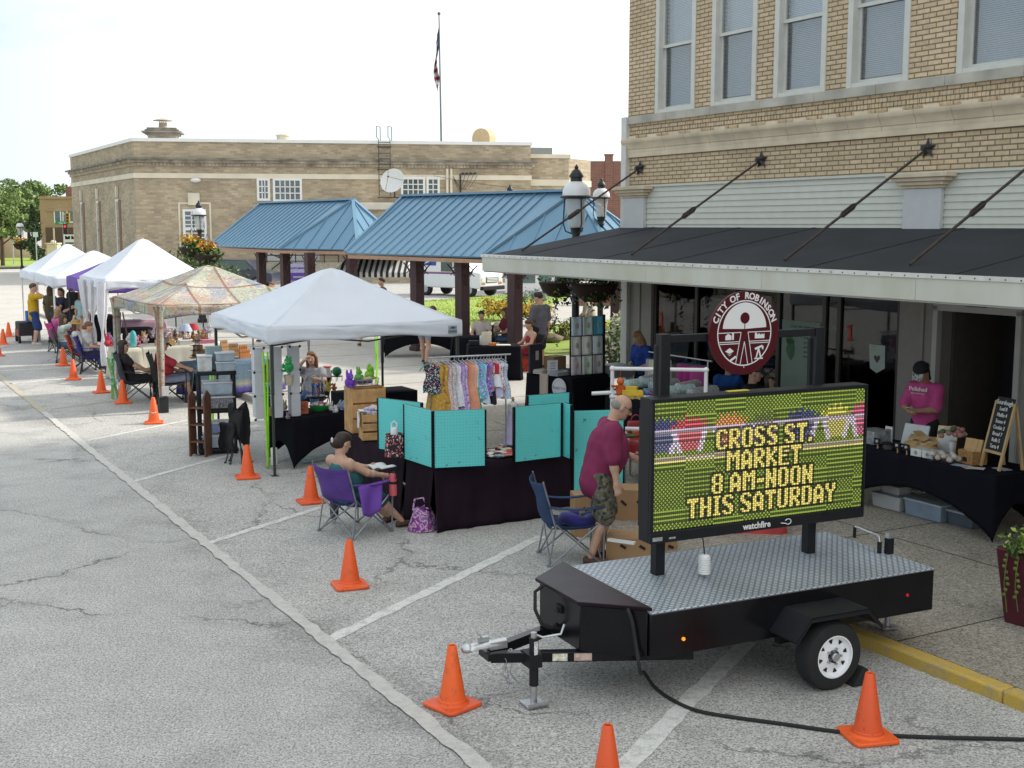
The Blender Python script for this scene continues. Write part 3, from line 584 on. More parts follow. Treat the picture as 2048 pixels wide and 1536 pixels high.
# ---------------- blue pavilions ----------------
def metalroof():
    g=NT('blue_standing_seam'); c=g.mix(g.noise(1.6,5,.7),(.125,.245,.355),(.165,.30,.415)); return g.out(c,.36)
m_blue=metalroof(); m_blue.node_tree.nodes['Principled BSDF'].inputs['Metallic'].default_value=.25
m_col=mat('maroon_column',(.055,.025,.028),.55,var=.12); m_eave=mat('wood_eave',(.42,.25,.16),.7,var=.12)
def pxof(p):
    c,s=math.cos(PITCH),math.sin(PITCH); z=p[2]-CAM_H; return 1024+F_PX*p[0]/(c*p[1]-s*z)
def pavilion(label,a0,b0,rot_,Lr,pxs,extra):
    t=thing('pavilion',label,'pavilion',W(a0,b0,.1),SR+R(rot_)); Mr=Matrix.Rotation(SR+R(rot_),3,'Z'); cols=list(extra)
    for px in pxs:
        lo,hi=-3.,9.
        for _ in range(40):
            m=(lo+hi)/2
            if pxof(W(a0,b0,1)+Mr@Vector((-1.8,m,0)))>px: lo=m
            else: hi=m
        cols.append((-1.8,lo))
    Wd=2.25; k=Wd*math.tan(R(22.5)); ze,zr=2.6,4.22
    ev=[(-Wd,Lr),(-Wd,k),(-k,-Wd),(k,-Wd),(Wd,k),(Wd,Lr)]
    b=MB(); vs=[(x,y,ze) for x,y in ev]+[(0,0,zr),(0,Lr+.25,zr)]
    b.add(vs,[(1,0,7,6)[::-1],(2,1,6)[::-1],(3,2,6)[::-1],(4,3,6)[::-1],(5,4,6,7)[::-1]]); b.build('roof',m_blue,t,smooth=0,solid=.05)
    b=MB()
    def seam(p,q): b.bar(Vector(p)+Vector((0,0,.035)),Vector(q)+Vector((0,0,.035)),.03,.05)
    y=.25
    while y<Lr: 
        f=1.0; seam((-Wd,y+ (0),ze),(0,y,zr)) if y>k else None; seam((Wd,y,ze),(0,y,zr)) if y>k else None; y+=.405
    # seams on the hip facets, parallel to each facet's fall line
    for i in range(1,5):
        p,q_=Vector((*ev[i],ze)),Vector((*ev[i+1],ze)) if i<4 else None
        if q_ is None: continue
        ap=Vector((0,0,zr)); m=(p+q_)/2
        for s in (-.66,-.33,0.0,.33,.66):
            e=m+(q_-p)*.5*s; top=e+(ap-m)*(1-abs(s)); seam(e,top)
    for i in (1,):
        for s in (.35,.7): seam((-Wd,k*s,ze),(0-Wd*(1-s)*.0-.0,0,zr)) if False else None
    for e in ev[1:5]: b.bar((*e,ze+.05),(0,0,zr+.05),.11,.06)
    b.bar((0,-.05,zr+.05),(0,Lr+.25,zr+.05),.26,.06); b.bar((-Wd,Lr+.0,ze+.05),(0,Lr+.25,zr+.05),.10,.06); b.bar((Wd,Lr,ze+.05),(0,Lr+.25,zr+.05),.10,.06)
    b.build('roof_seams',m_blue,t,smooth=0)
    e=MB()
    for i in range(5):
        p,q_=Vector((*ev[i],ze-.13)),Vector((*ev[i+1],ze-.13)); e.bar(p*.985+Vector((0,0,(ze-.13)*.015+.035)),q_*.985+Vector((0,0,(ze-.13)*.015+.035)),.05,.10)
    e.build('eave_beam',m_eave,t,smooth=0)
    c=MB(); c.add([(x*.97,y*.97 if y<1 else y,ze-.06) for x,y in ev],[(0,1,2,3,4,5)]); c.build('ceiling',mat('dark_soffit',(.10,.08,.07),.8),t,smooth=0)
    for x,y in cols:
        k_=MB(); k_.b2((x-.14,y-.14,0),(x+.14,y+.14,ze-.1)); k_.b2((x-.17,y-.17,0),(x+.17,y+.17,.12)); cc=k_.build('column',m_col,t,bev=.012)
        br=MB()
        for sy in (-1,1):
            br.tube([(x,y+.14*sy,ze-.75),(x,y+.30*sy,ze-.45),(x,y+.62*sy,ze-.22)],.018,n=5); br.tube([(x,y+.14*sy,ze-.5),(x,y+.34*sy,ze-.5),(x,y+.45*sy,ze-.35),(x,y+.30*sy,ze-.25)],.013,n=5)
            br.tube([(x,y+.14*sy,ze-.25),(x,y+.3*sy,ze-.4),(x,y+.5*sy,ze-.5)],.013,n=5)
        br.build('bracket',m_col,cc)
    return t
pavilion('blue metal roofed pavilion nearer the brick shop, behind the awning end',16.75,26.3,11,7.2,(835,925,1030),[(-.3,-1.8)])
pavilion('smaller looking blue metal roofed pavilion farther along, by the flower lamp',15.94,39.1,3.5,8.0,(524,572,621),[(-.9,-1.7)])
# ---------------- sign trailer ----------------
def zat(base,py):
    lo,hi=-3.,40.
    c,s=math.cos(PITCH),math.sin(PITCH)
    for _ in range(40):
        m=(lo+hi)/2; z=m-CAM_H; yy=c*base[1]-s*z; zz=s*base[1]+c*z
        if 768-F_PX*zz/yy>py: lo=m
        else: hi=m
    return lo
m_gblack=mat('gloss_black_paint',(.007,.007,.009),.2,var=.25,vs=3,spec=.32)
m_sblack=mat('satin_black',(.014,.015,.018),.5,var=.12,spec=.25)
m_galv=mat('galvanised_steel',(.52,.53,.54),.35,.85,var=.15,vs=25)
m_rub=mat('black_rubber',(.017,.017,.018),.8,var=.15)
g=NT('diamond_plate'); uv=g.tc.outputs['UV']; mp_=g.n('ShaderNodeMapping',{'Vector':uv,'Rotation':(0,0,R(0)),'Scale':(1,1,1)})
br=g.n('ShaderNodeTexBrick',{'Vector':mp_.outputs[0],'Color1':(.74,.79,.83,1),'Color2':(.66,.72,.77,1),'Mortar':(.20,.235,.27,1),'Scale':1.0,'Mortar Size':.0105,'Mortar Smooth':.35,'Brick Width':.058,'Row Height':.034})
big=g.ramp(g.noise(1.4,4),(.3,.8),(.7,1.1)); g.bump(g.math('MULTIPLY',br.outputs['Fac'],-1),.8,.006)
m_dia=g.out(g.mix(1,br.outputs['Color'],big,'MULTIPLY'),.34); g.b.inputs['Metallic'].default_value=.22
tr=thing('sign_trailer','black utility trailer with diamond plate deck carrying a lit yellow lettered message board','trailer',(0.999,8.522,0),R(25.6))
L_,W_=2.70,1.34
b=MB(); b.b2((0,0,.715),(L_,W_,.733)); b.build('deck',m_dia,tr,bev=.003)
b=MB(); b.b2((.0,.0,.385),(L_,.012,.7145)); b.b2((.0,W_-.012,.385),(L_,W_,.7145)); b.b2((.0,.012,.385),(.012,W_-.012,.7145)); b.b2((L_-.012,.012,.385),(L_,W_-.012,.7145)); b.b2((.01,.01,.40),(L_-.01,W_-.01,.44)); b.build('body',m_gblack,tr,bev=.004)
tp=[(-.012,.02),(-.39,.35),(-.39,1.0),(-.012,1.32)]
b=MB(); b.prism(tp,.395,.745); tb=b.build('toolbox',m_gblack,tr,bev=.008)
b=MB(); b.prism([(.0,-.02),(-.42,.335),(-.42,1.02),(.0,1.345)],.75,.778); b.build('lid',mat('gloss_lid',(.016,.008,.014),.3,var=.5,vs=5,spec=.15),tb,bev=.006)
b=MB(); b.b2((-.405,.62,.60),(-.39,.70,.66)); b.cyl((-.42,.66,.62),(-.39,.66,.62),.02,n=10); b.build('latch',m_sblack,tb)
b=MB(); b.bar((.4,.05,.355),(-.98,.63,.355),.075,.075); b.bar((.4,1.29,.355),(-.98,.71,.355),.075,.075); b.b2((-1.02,.58,.335),(-.86,.76,.393)); tg=b.build('tongue',m_gblack,tr,bev=.004)
b=MB()
b.grid(lambda u,v:(-1.17+.33*u, .67+(.032+.022*(1-u))*math.cos(PI*v)*(1 if u>.05 else .6),.425+.045*math.sin(PI*v)*(.75+.25*u)),10,10); b.b2((-.98,.635,.40),(-.84,.705,.455)); b.ell((-1.15,.67,.43),(.05,.05,.035),12,8); b.b2((-1.06,.655,.465),(-.98,.685,.50)); b.bar((-1.02,.66,.48),(-1.09,.66,.56),.03,.008)
b.build('coupler',m_galv,tg)
def chain(pts,r=.022,w=.006,name='safety_chain',par=None):
    b=MB(); pts=[Vector(p) for p in pts]
    for i in range(len(pts)-1):
        m=(pts[i]+pts[i+1])/2; d=(pts[i+1]-pts[i]); l=d.length*.62; d.normalize(); s=d.orthogonal().normalized(); s=s if i%2 else d.cross(s)
        b.tube([m+d*(l*math.cos(t))+s*(.012*math.sin(t)) for t in [2*PI*k/8 for k in range(8)]],w*.55,n=5,closed=True)
    return b.build(name,m_galv,par)
def hang(p,q,sag,n): p,q=Vector(p),Vector(q); return [p+(q-p)*i/n-Vector((0,0,sag*math.sin(PI*i/n))) for i in range(n+1)]
chain(hang((-1.0,.60,.38),(-.84,.57,.41),.07,9),par=tg); chain(hang((-.9,.56,.35),(-.86,.56,.12),.0,6),par=tg)
b=MB(); 
for x0 in (-.90,-.84): b.tube([(x0,.55,.32),(x0-.02,.55,.24),(x0+.02,.55,.18),(x0+.05,.55,.15),(x0+.03,.55,.11),(x0,.55,.13)],.006,n=6)
b.build('chain_hook',m_galv,tg)
b=MB(); b.cyl((-.72,.44,.16),(-.72,.44,.52),.034,n=14); b.cyl((-.72,.44,.02),(-.72,.44,.2),.026,n=12,mi=1); b.b2((-.80,.36,.012),(-.64,.52,.028),1); b.b2((-.80,.36,.012),(-.64,.37,.05),1); b.b2((-.77,.40,.30),(-.67,.56,.40)); b.b2((-.735,.404,.34),(-.705,.4065,.50),2); b.cyl((-.72,.44,.52),(-.72,.44,.56),.022,n=10,mi=1); b.tube([(-.72,.44,.55),(-.66,.42,.52),(-.52,.40,.53),(-.49,.40,.60)],.009,n=8,mi=1)
b.build('jack',[m_sblack,m_galv,mat('white_decal',(.6,.6,.6),.6,var=.4,vs=60)],tr)
b=MB(); p=Vector((-.49,.427-.018,.355)); dx=Vector((.4+.98,.05-.63,0)).normalized()
for o_,wd,mi in ((-.03,.11,0),(.14,.13,1)):
    q=p+dx*o_; n_=Vector((dx.y,-dx.x,0)); 
    c=q+n_*.0255; b.bar(c-dx*wd/2,c+dx*wd/2,.004,.055,mi,up=(0,0,1))
b.build('sticker',[mat('white_yellow_label',(.55,.53,.42),.6,var=.5,vs=35),mat('pink_label',(.50,.36,.31),.6,var=.3,vs=30)],tg)
# wheels, fenders
def wheel_at(x,y,sgn):
    hub=Vector((x,y,.268)); t=MB(); Mx=Matrix.Translation(hub)@Matrix.Rotation(R(90)*sgn,4,'X')
    t.lathe([(.165,-.085),(.21,-.09),(.252,-.075),(.268,-.05),(.268,.05),(.252,.075),(.21,.09),(.165,.085),(.16,.0),(.165,-.085)],(0,0,0),40,0,Mx,cap=False)
    wt=bpy.data.objects.new('wheel',None); COL.objects.link(wt); wt.parent=tr
    t.build('tyre',m_rub,wt)
    Mx=Mx@Matrix.Scale(1.07,4,(1,0,0))@Matrix.Scale(1.07,4,(0,1,0)); r_=MB(); r_.lathe([(.158,.070),(.155,.086),(.146,.086),(.142,.066),(.118,.05),(.10,.052),(.085,.058),(.04,.06),(.0,.06)],(0,0,0),40,0,Mx,cap=False); r_.lathe([(.158,-.07),(.15,-.07),(.14,.05)],(0,0,0),40,0,Mx,cap=False)
    for i in range(8):
        a=2*PI*i/8+.2; c=Vector((.105*math.cos(a),.105*math.sin(a),.0)); u=Vector((math.cos(a),math.sin(a),0)); v=Vector((-u.y,u.x,0)); z=Vector((0,0,.0565))
        r_.prism([(0.122*u+.016*v)[:2],(.122*u-.016*v)[:2],(.094*u-.004*v)[:2],(.094*u+.004*v)[:2]],.045,.0585,1,Mx)
    r_.lathe([(.0,.10),(.028,.10),(.032,.095),(.034,.055)],(0,0,0),16,2,Mx,cap=False); r_.lathe([(.036,.06),(.045,.075),(.045,.055)],(0,0,0),16,3,Mx,cap=False)
    for i in range(5): a=2*PI*i/5; r_.cyl(Mx@Vector((.058*math.cos(a),.058*math.sin(a),.055)),Mx@Vector((.058*math.cos(a),.058*math.sin(a),.082)),.010,n=6,mi=2)
    r_.build('rim',[mat('white_rim',(.85,.86,.88),.35,var=.06),m_rub,m_galv,m_gblack],wt)
wheel_at(1.46,-.20,1); wheel_at(1.46,W_+.2,-1)
for ys,ye in ((-.32,0.0),(W_,W_+.32)):
    b=MB(); pts=[(1.06,.45),(1.20,.62),(1.74,.62),(1.88,.47)]
    for i in range(3):
        (x0,z0),(x1,z1)=pts[i],pts[i+1]; b.add([(x0,ys,z0),(x1,ys,z1),(x1,ye,z1),(x0,ye,z0),(x0,ys,z0-.012),(x1,ys,z1-.012),(x1,ye,z1-.012),(x0,ye,z0-.012)],[(0,1,2,3),(7,6,5,4),(0,4,5,1),(3,2,6,7),(0,3,7,4),(1,5,6,2)])
        yy=ys if ys<0 else ye; b.add([(x0,yy,z0),(x1,yy,z1),(x1,yy,z1-.04),(x0,yy,z0-.04)],[(0,1,2,3)])
    b.build('fender',m_sblack,tr,smooth=0)
b=MB(); b.cyl((1.46,-.1,.252),(1.46,W_+.1,.252),.03,n=10); b.b2((1.2,.06,.30),(1.72,.12,.385)); b.b2((1.2,W_-.12,.30),(1.72,W_-.06,.385)); b.build('axle',m_sblack,tr)
b=MB(); b.cyl((.28,-.01,.50),(.28,.0,.50),.014,n=12); b.build('amber_marker',mat('amber_lens',(.8,.25,.02),.2,emit=.6,var=0),tr)
b=MB(); b.cyl((2.42,-.01,.545),(2.42,.0,.545),.012,n=12); b.build('red_marker',mat('red_lens',(.5,.01,.02),.2,emit=.25,var=0),tr)
for x,y in ((2.62,.42),):
    b=MB(); b.cyl((x,y,.14),(x,y,.5),.024,n=12); b.box((x,y,.128),(.16,.13,.012)); b.build('stabiliser_leg',m_galv,tr)
b=MB(); b.cyl((2.62,.55,.73),(2.62,.55,.83),.02,n=10,mi=1); b.tube([(2.62,.55,.83),(2.62,.56,.88),(2.60,.78,.90),(2.60,.84,.90)],.009,n=8); b.cyl((2.60,.84,.90),(2.60,.84,.80),.014,n=8,mi=1); b.box((2.68,.5,.80),(.06,.05,.14),1); b.box((2.68,.5,.89),(.055,.045,.045),0); b.build('crank_handle',[m_galv,m_sblack],tr)
# message board
for x in (.58,2.09):
    b=MB(); b.box((x,.83,1.65),(.085,.085,1.84)); b.build('post',m_sblack,tr,bev=.004)
    b=MB(); b.box((x,.80,2.40),(.085,.085,.52)); b.build('upper_post',m_sblack,tr,bev=.004)
b=MB(); b.box((1.335,.80,2.62),(1.42,.05,.06)); b.build('crossbar',m_sblack,tr,bev=.004)
BX0,BX1,BZ0,BZ1,BY=.355,2.47,1.055,2.185,.60
b=MB(); b.b2((BX0,BY+.02,BZ0),(BX1,BY+.165,BZ1)); b.b2((BX0,BY-.012,BZ0),(BX1,BY+.02,BZ0+.085)); b.b2((BX0,BY-.012,BZ1-.03),(BX1,BY+.02,BZ1)); b.b2((BX0,BY-.012,BZ0+.085),(BX0+.03,BY+.02,BZ1-.03)); b.b2((BX1-.012,BY-.012,BZ0+.085),(BX1,BY+.02,BZ1-.03)); b.b2((BX0+.02,BY+.165,BZ0+.1),(BX1-.02,BY+.21,BZ1-.1))
bd=b.build('message_board',m_sblack,tr,bev=.005)
GL={'C':'.####.|##..##|##....|##....|##....|##....|##....|##..##|.####.','R':'#####.|##..##|##..##|##..##|#####.|####..|##.##.|##..##|##..##','O':'.####.|##..##|##..##|##..##|##..##|##..##|##..##|##..##|.####.','S':'.####.|##..##|##....|###...|.####.|...###|....##|##..##|.####.','T':'######|######|..##..|..##..|..##..|..##..|..##..|..##..|..##..','.':'..|..|..|..|..|..|..|##|##','M':'##...##|###.###|#######|##.#.##|##.#.##|##...##|##...##|##...##|##...##','A':'..##..|.####.|##..##|##..##|##..##|######|######|##..##|##..##','K':'##..##|##..##|##.##.|####..|###...|####..|##.##.|##..##|##..##','E':'######|##....|##....|##....|#####.|##....|##....|##....|######','8':'.####.|##..##|##..##|##..##|.####.|##..##|##..##|##..##|.####.','-':'....|....|....|....|####|####|....|....|....','N':'##..##|##..##|###.##|###.##|######|##.###|##.###|##..##|##..##','H':'##..##|##..##|##..##|##..##|######|##..##|##..##|##..##|##..##','I':'####|.##.|.##.|.##.|.##.|.##.|.##.|.##.|####','U':'##..##|##..##|##..##|##..##|##..##|##..##|##..##|##..##|.####.','D':'#####.|##..##|##..##|##..##|##..##|##..##|##..##|##..##|#####.','Y':'##..##|##..##|##..##|.####.|..##..|..##..|..##..|..##..|..##..'}
NX,NY=118,57
img=np.zeros((NY,NX,3)); yy,xx=np.mgrid[0:NY,0:NX]
mod=rng.integers(0,4,(12,8)); msk=np.zeros((NY,NX))
for j in range(NY):
    for i in range(NX):
        k=mod[j//6 if j//6<12 else 11,i//16]; msk[j,i]={0:(j%2==0),1:((i+j)%2==0),2:(j%2==0)*(.6+.4*(i%2==0)),3:((i+j)%2==0)*.85}[k]
img[:]=np.array([.045,.065,.008]); img+=msk[...,None]*np.array([.24,.33,.045]); img[30:,:,:]*=.92
def blend(sel,c,k=.85): 
    m=(msk*.75+.25)[...,None]*sel[...,None]; img[:]=img*(1-k*sel[...,None])+k*m*np.array(c)
u=xx/NX; v=yy/NY
for cx,fc,wd in ((.03,(.06,.06,.32),.075),(.155,(.95,.07,.16),.075),(.335,(1.0,.36,.12),.07),(.5,(.16,.2,.06),.06),(.685,(.05,.05,.25),.075),(.855,(.95,.8,.15),.068),(.985,(.95,.1,.3),.05)):
    fl=((np.abs(u-cx)<wd*(1+.25*np.sin(yy*1.7+xx)))&(v>.10+.05*np.sin(xx*.9+cx*9)**2+ .6*(u-cx)**2/wd)&(v<.215)); blend(fl.astype(float),fc)
    pw=wd*(1-.45*(v-.2)/.2); pot=((np.abs(u-cx)<pw)&(v>.2)&(v<.385)); blend(pot.astype(float),tuple(np.array(fc)*.8+.10),.85)
    ed=((np.abs(np.abs(u-cx)-pw)<.012)&(v>.2)&(v<.39)); blend(ed.astype(float),(1.0,.85,1.0))
for y0,c in ((13,(.9,.8,.95)),(12,(.6,.5,.6)),(25,(.95,.8,.65)),(26,(.9,.75,.25)),(24,(.5,.4,.3))): blend((yy==y0).astype(float),c)
def ledtext(s,yc):
    cols=[]; 
    for ch in s:
        if ch==' ': cols.append(np.zeros((9,3)))
        else: cols.append(np.array([[c=='#' for c in r] for r in GL[ch].split('|')],float)); cols.append(np.zeros((9,1)))
    t=np.concatenate(cols[:-1] if s[-1]!=' ' else cols,1); h,wd=t.shape; x0=(NX-wd)//2+1; y0=int(yc*NY-4)
    big=np.zeros((NY,NX)); big[y0:y0+9,x0:x0+wd]=t; d=big.copy()
    for a in (-1,0,1):
        for c in (-1,0,1): d=np.maximum(d,np.roll(np.roll(big,a,0),c,1))
    img[(d>0)&(big==0)]*=.16
    k=.58+.42*((xx+yy)%2); img[big>0]=(np.array([1.0,.83,.20])*k[...,None])[big>0]
for s,y in (('CROSS ST.',.325),('MARKET',.505),('8 AM-NOON',.675),('THIS SATURDAY',.845)): ledtext(s,y)
SX0,SX1,SZ0,SZ1=BX0+.035,BX1-.015,BZ0+.09,BZ1-.035; px_=(SX1-SX0)/NX; pz_=(SZ1-SZ0)/NY; r_=.37
me=bpy.data.meshes.new('led_dots'); cx=SX0+(xx+.5)*px_; cz=SZ1-(yy+.5)*pz_; N=NX*NY
of=np.array([(-.62,-.26),(-.26,-.62),(.26,-.62),(.62,-.26),(.62,.26),(.26,.62),(-.26,.62),(-.62,.26)])*.76; V=np.zeros((N,8,3)); V[:,:,0]=cx.ravel()[:,None]+of[:,0]*px_; V[:,:,2]=cz.ravel()[:,None]+of[:,1]*pz_; V[:,:,1]=BY+.014
me.from_pydata(V.reshape(-1,3).tolist(),[],np.arange(N*8).reshape(N,8).tolist())
ca=me.color_attributes.new('led','FLOAT_COLOR','POINT'); cc=np.ones((N,8,4)); cc[:,:,:3]=img.reshape(N,1,3); ca.data.foreach_set('color',cc.ravel())
g=NT('lit_led'); at=g.n('ShaderNodeAttribute',attribute_name='led'); g.t.links.new(at.outputs['Color'],g.b.inputs['Emission Color']); g.b.inputs['Emission Strength'].default_value=.54; g.b.inputs['Base Color'].default_value=(.02,.02,.02,1); g.b.inputs['Roughness'].default_value=.4
me.materials.append(g.m); lo=bpy.data.objects.new('led_screen',me); COL.objects.link(lo); lo.parent=bd; lo['kind']='stuff'
textm('watchfire',.072,m_wlet,face((1.36,BY-.0135,BZ0+.045),(0,-1,0)),bd,bold=.0015)
b=MB(); b.tube([(1.60+.0,BY-.014,BZ0+.04),(1.63,BY-.014,BZ0+.035)]+[(1.672+.030*math.cos(t),BY-.014,BZ0+.045+.022*math.sin(t)) for t in [PI+.6+i*(2*PI-1.0)/14 for i in range(15)]],.0042,n=5); b.build('flame_mark',m_wlet,bd)
b=MB(); b.b2((BX0+.02,BY-.0135,BZ0+.02),(BX0+.11,BY-.012,BZ0+.05)); b.b2((BX0+.17,BY-.0135,BZ0+.025),(BX0+.23,BY-.012,BZ0+.04)); b.build('data_plate',mat('silver_label',(.3,.3,.3),.5,var=.4,vs=60),bd)
b=MB(); b.box((1.22,.70,2.19),(.20,.05,.006)); b.build('yellow_label',mat('yellow_label',(.7,.55,.05),.5),bd)
# round city emblem
m_mar=mat('maroon_sign',(.075,.007,.012),.45,var=.04,spec=.25); RD=.335; EC=Vector((1.30,.745,2.645))
b=MB(); b.cyl(EC+Vector((0,.012,0)),EC-Vector((0,.012,0)),RD,n=64); em=b.build('city_emblem',m_mar,tr,smooth=30)
fm=Matrix.Translation(EC+Vector((0,-.013,0)))@Matrix.Rotation(R(90),4,'X')
m_ew=mat('emblem_white',(.72,.72,.72),.5,var=0)
def ering(r0,r1,a0=0,a1=360,n=64,z=.001):
    vs=[];fs=[]
    for i in range(n+1):
        a=R(a0+(a1-a0)*i/n); vs+=[(r0*math.cos(a),r0*math.sin(a),z),(r1*math.cos(a),r1*math.sin(a),z)]
    return vs,[(2*i,2*i+1,2*i+3,2*i+2) for i in range(n)]
b=MB(); b.add(*ering(RD*.755,RD*.785),M=fm)
vs,fs=ering(0.0,RD*.63,2,178,40); b.add([(x,y+RD*.10,z) for x,y,z in vs],fs,M=fm)
def eline(p,q,w=.0065): 
    p,q=Vector((*p,0))*RD,Vector((*q,0))*RD; d=(q-p).normalized(); n=Vector((-d.y,d.x,0))*w/2; b.add([p-n+Vector((0,0,.001)),q-n+Vector((0,0,.001)),q+n+Vector((0,0,.001)),p+n+Vector((0,0,.001))],[(0,1,2,3)],M=fm)
for p,q in (((-.75,.02),(-.10,.02)),((.10,.02),(.75,.02)),((-.72,-.20),(-.13,-.20)),((.13,-.20),(.72,-.20)),((-.70,-.245),(-.14,-.245)),((.14,-.245),(.70,-.245)),((-.10,.02),(-.24,-.72)),((.10,.02),(.24,-.72)),((0,-.2),(-.11,-.74)),((0,-.2),(.11,-.74)),((0,-.765),(0,-.83))): eline(p,q)
def ep(pts): b.prism([(x*RD,y*RD) for x,y in pts],.0005,.0025,M=fm)
ep([(-.55,-.15),(-.55,-.05),(-.47,.0),(-.38,-.05),(-.38,-.15)]); ep([(-.36,-.15),(-.36,.02),(-.31,.02),(-.31,-.15)])
ep([(.30,-.14),(.30,.0),(.36,.0),(.36,-.05),(.44,-.02),(.44,-.06),(.52,-.03),(.52,-.06),(.58,-.03),(.58,-.14)])
ep([(-.55,-.42),(-.42,-.34),(-.30,-.42),(-.42,-.48)]); ep([(-.5,-.46),(-.42,-.53),(-.35,-.47),(-.42,-.51)]); ep([(-.42,-.63),(-.25,-.53),(-.22,-.57),(-.39,-.67)])
ep([(.30,-.37),(.52,-.30),(.54,-.34),(.33,-.42)]); ep([(.40,-.38),(.33,-.62),(.37,-.62),(.42,-.45),(.47,-.62),(.51,-.62),(.44,-.38)]); ep([(.50,-.30),(.56,-.33),(.56,-.42),(.52,-.40)]); ep([(.30,-.64),(.55,-.64),(.55,-.61),(.30,-.61)])
b.build('emblem_artwork',m_ew,em,smooth=0)
b=MB(); vs,fs=ering(0,RD*.135,0,360,24,.002); b.add([(x,y+RD*.36,z) for x,y,z in vs],fs,M=fm); b.add([(x*RD,y*RD,.002) for x,y in ((-.012,.1),(.012,.1),(.012,.25),(-.012,.25))],[(0,1,2,3)],M=fm); b.build('emblem_sun',m_mar,em,smooth=0)
s='CITY OF ROBINSON'; n=len(s); sp=[.8 if c in ' I' else 1 for c in s]; tot=sum(sp); acc=0
for c,wd in zip(s,sp):
    a=R(163-146*(acc+wd/2)/tot); acc+=wd
    if c==' ': continue
    M_=fm@Matrix.Translation((RD*.885*math.cos(a),RD*.885*math.sin(a),.001))@Matrix.Rotation(a-PI/2,4,'Z'); textm(c,.074,m_ew,M_,em,bold=.0016)
b=MB(); b.tube([(.86,.62,BZ0+.01),(.865,.60,.95),(.87,.60,.905)],.005,n=6); b.tube([(.87,.60,.90),(.83,.60,.905)],.004,n=5); sn=b.build('sensor_cable',m_sblack,tr)
b=MB(); pr=[(.0,.762),(.045,.762)]
for i in range(7): z=.764+i*.019; pr+=[(.048,z),(.048,z+.012),(.041,z+.014),(.041,z+.018)]
pr+=[(.046,.90),(.03,.915),(0,.917)]; b.lathe(pr,(.87,.60,0),24); b.build('weather_sensor',mat('sensor_white',(.75,.75,.74),.4,var=.03),tr)
b=MB(); b.tube([(-.42,.90,.74),(-.50,.86,.72),(-.53,.8,.60),(-.50,.75,.5),(-.43,.72,.47),(-.39,.72,.49)],.014,n=8); b.build('power_lead',m_rub,tr)
# wheel chock and long power cord
ck=thing('wheel_chock','black rubber wedge chock behind the white rimmed trailer tyre','wheel chock',Vector((0.999,8.522,0))+Matrix.Rotation(R(25.6),3,'Z')@Vector((1.66,-.22,.004)),R(25.6))
b=MB(); b.prism([(-.03,0),(.16,0),(.11,.13),(.06,.13)],-.08,.08,M=Matrix.Rotation(PI/2,4,'X')); b.build('wedge',m_rub,ck,bev=.006)
cord=MB(); lp=Matrix.Translation((0.999,8.522,0))@Matrix.Rotation(R(25.6),4,'Z')
pts=[lp@Vector((-.10,.16,.748)),lp@Vector((-.135,.09,.745)),lp@Vector((-.12,.055,.66)),lp@Vector((-.10,.03,.48)),lp@Vector((-.08,.0,.30))]
for px,py in ((1288,1345),(1310,1375),(1345,1400),(1390,1420),(1450,1432),(1560,1447),(1700,1466),(1850,1474),(2048,1479),(2300,1490)): pts.append(gp(px,py,.018 if py>1350 else .22 if py<1330 else .1))
def smoothc(p,n=6):
    p=[Vector(q) for q in p]; o=[]
    for i in range(len(p)-1):
        a,b_,c,d=p[max(i-1,0)],p[i],p[i+1],p[min(i+2,len(p)-1)]
        for k in range(n):
            t=k/n; o.append(.5*((2*b_)+(c-a)*t+(2*a-5*b_+4*c-d)*t*t+(3*b_-a-3*c+d)*t**3))
    return o+[p[-1]]
cord.tube(smoothc(pts),.014,n=8); tag(cord.build('power_cord',m_rub),'thick black power cord curving from the trailer toolbox across the asphalt','cord')
# ---------------- traffic cones ----------------
g=NT('cone_orange'); oz=g.n('ShaderNodeSeparateXYZ',{'Vector':g.tc.outputs['Object']}).outputs[2]; oi=g.n('ShaderNodeObjectInfo').outputs['Random']
vj=g.n('ShaderNodeVectorMath',{0:g.tc.outputs['Object'],1:g.n('ShaderNodeCombineXYZ',{0:g.math('MULTIPLY',oi,9),1:oi,2:0.0}).outputs[0]},operation='ADD').outputs[0]
co_=g.mix(oi,(.84,.12,.014),(.70,.085,.018)); co_=g.mix(g.ramp(g.noise(9,5,.7,vj),(.56,0.0),(.66,.55)),co_,(.40,.075,.022)); co_=g.mix(g.math('MULTIPLY',g.ramp(g.noise(24,4,.8,vj),(.60,0.0),(.66,1.0)),g.ramp(oz,(.02,.8),(.25,.15))),co_,(.10,.06,.045)); m_or=g.out(co_,.5); m_or2=mat('cone_scuff',(.62,.095,.02),.6,var=.3,vs=18)
def cone():
    t=thing('traffic_cone','x','traffic cone',group='orange traffic cones along the parking line')
    b=MB(); b.lathe([(.0,.035),(.108,.035),(.104,.055),(.098,.06),(.032,.455),(.026,.462),(.020,.455),(.02,.40)],(0,0,0),28,cap=False); b.build('body',m_or,t)
    b=MB(); r=.155; pl=[]
    for i in range(4):
        for a in (-1,0,1): pl.append((math.cos(PI/4+i*PI/2)*(r*1.18)+.035*math.cos(PI/4+i*PI/2+a*.8),math.sin(PI/4+i*PI/2)*(r*1.18)+.035*math.sin(PI/4+i*PI/2+a*.8)))
    b.prism(pl,.0,.028); b.lathe([(.13,.026),(.118,.034),(.108,.042)],(0,0,0),28,cap=False); b.build('base',m_or,t,bev=.008); return t
c0=cone(); first=[True]
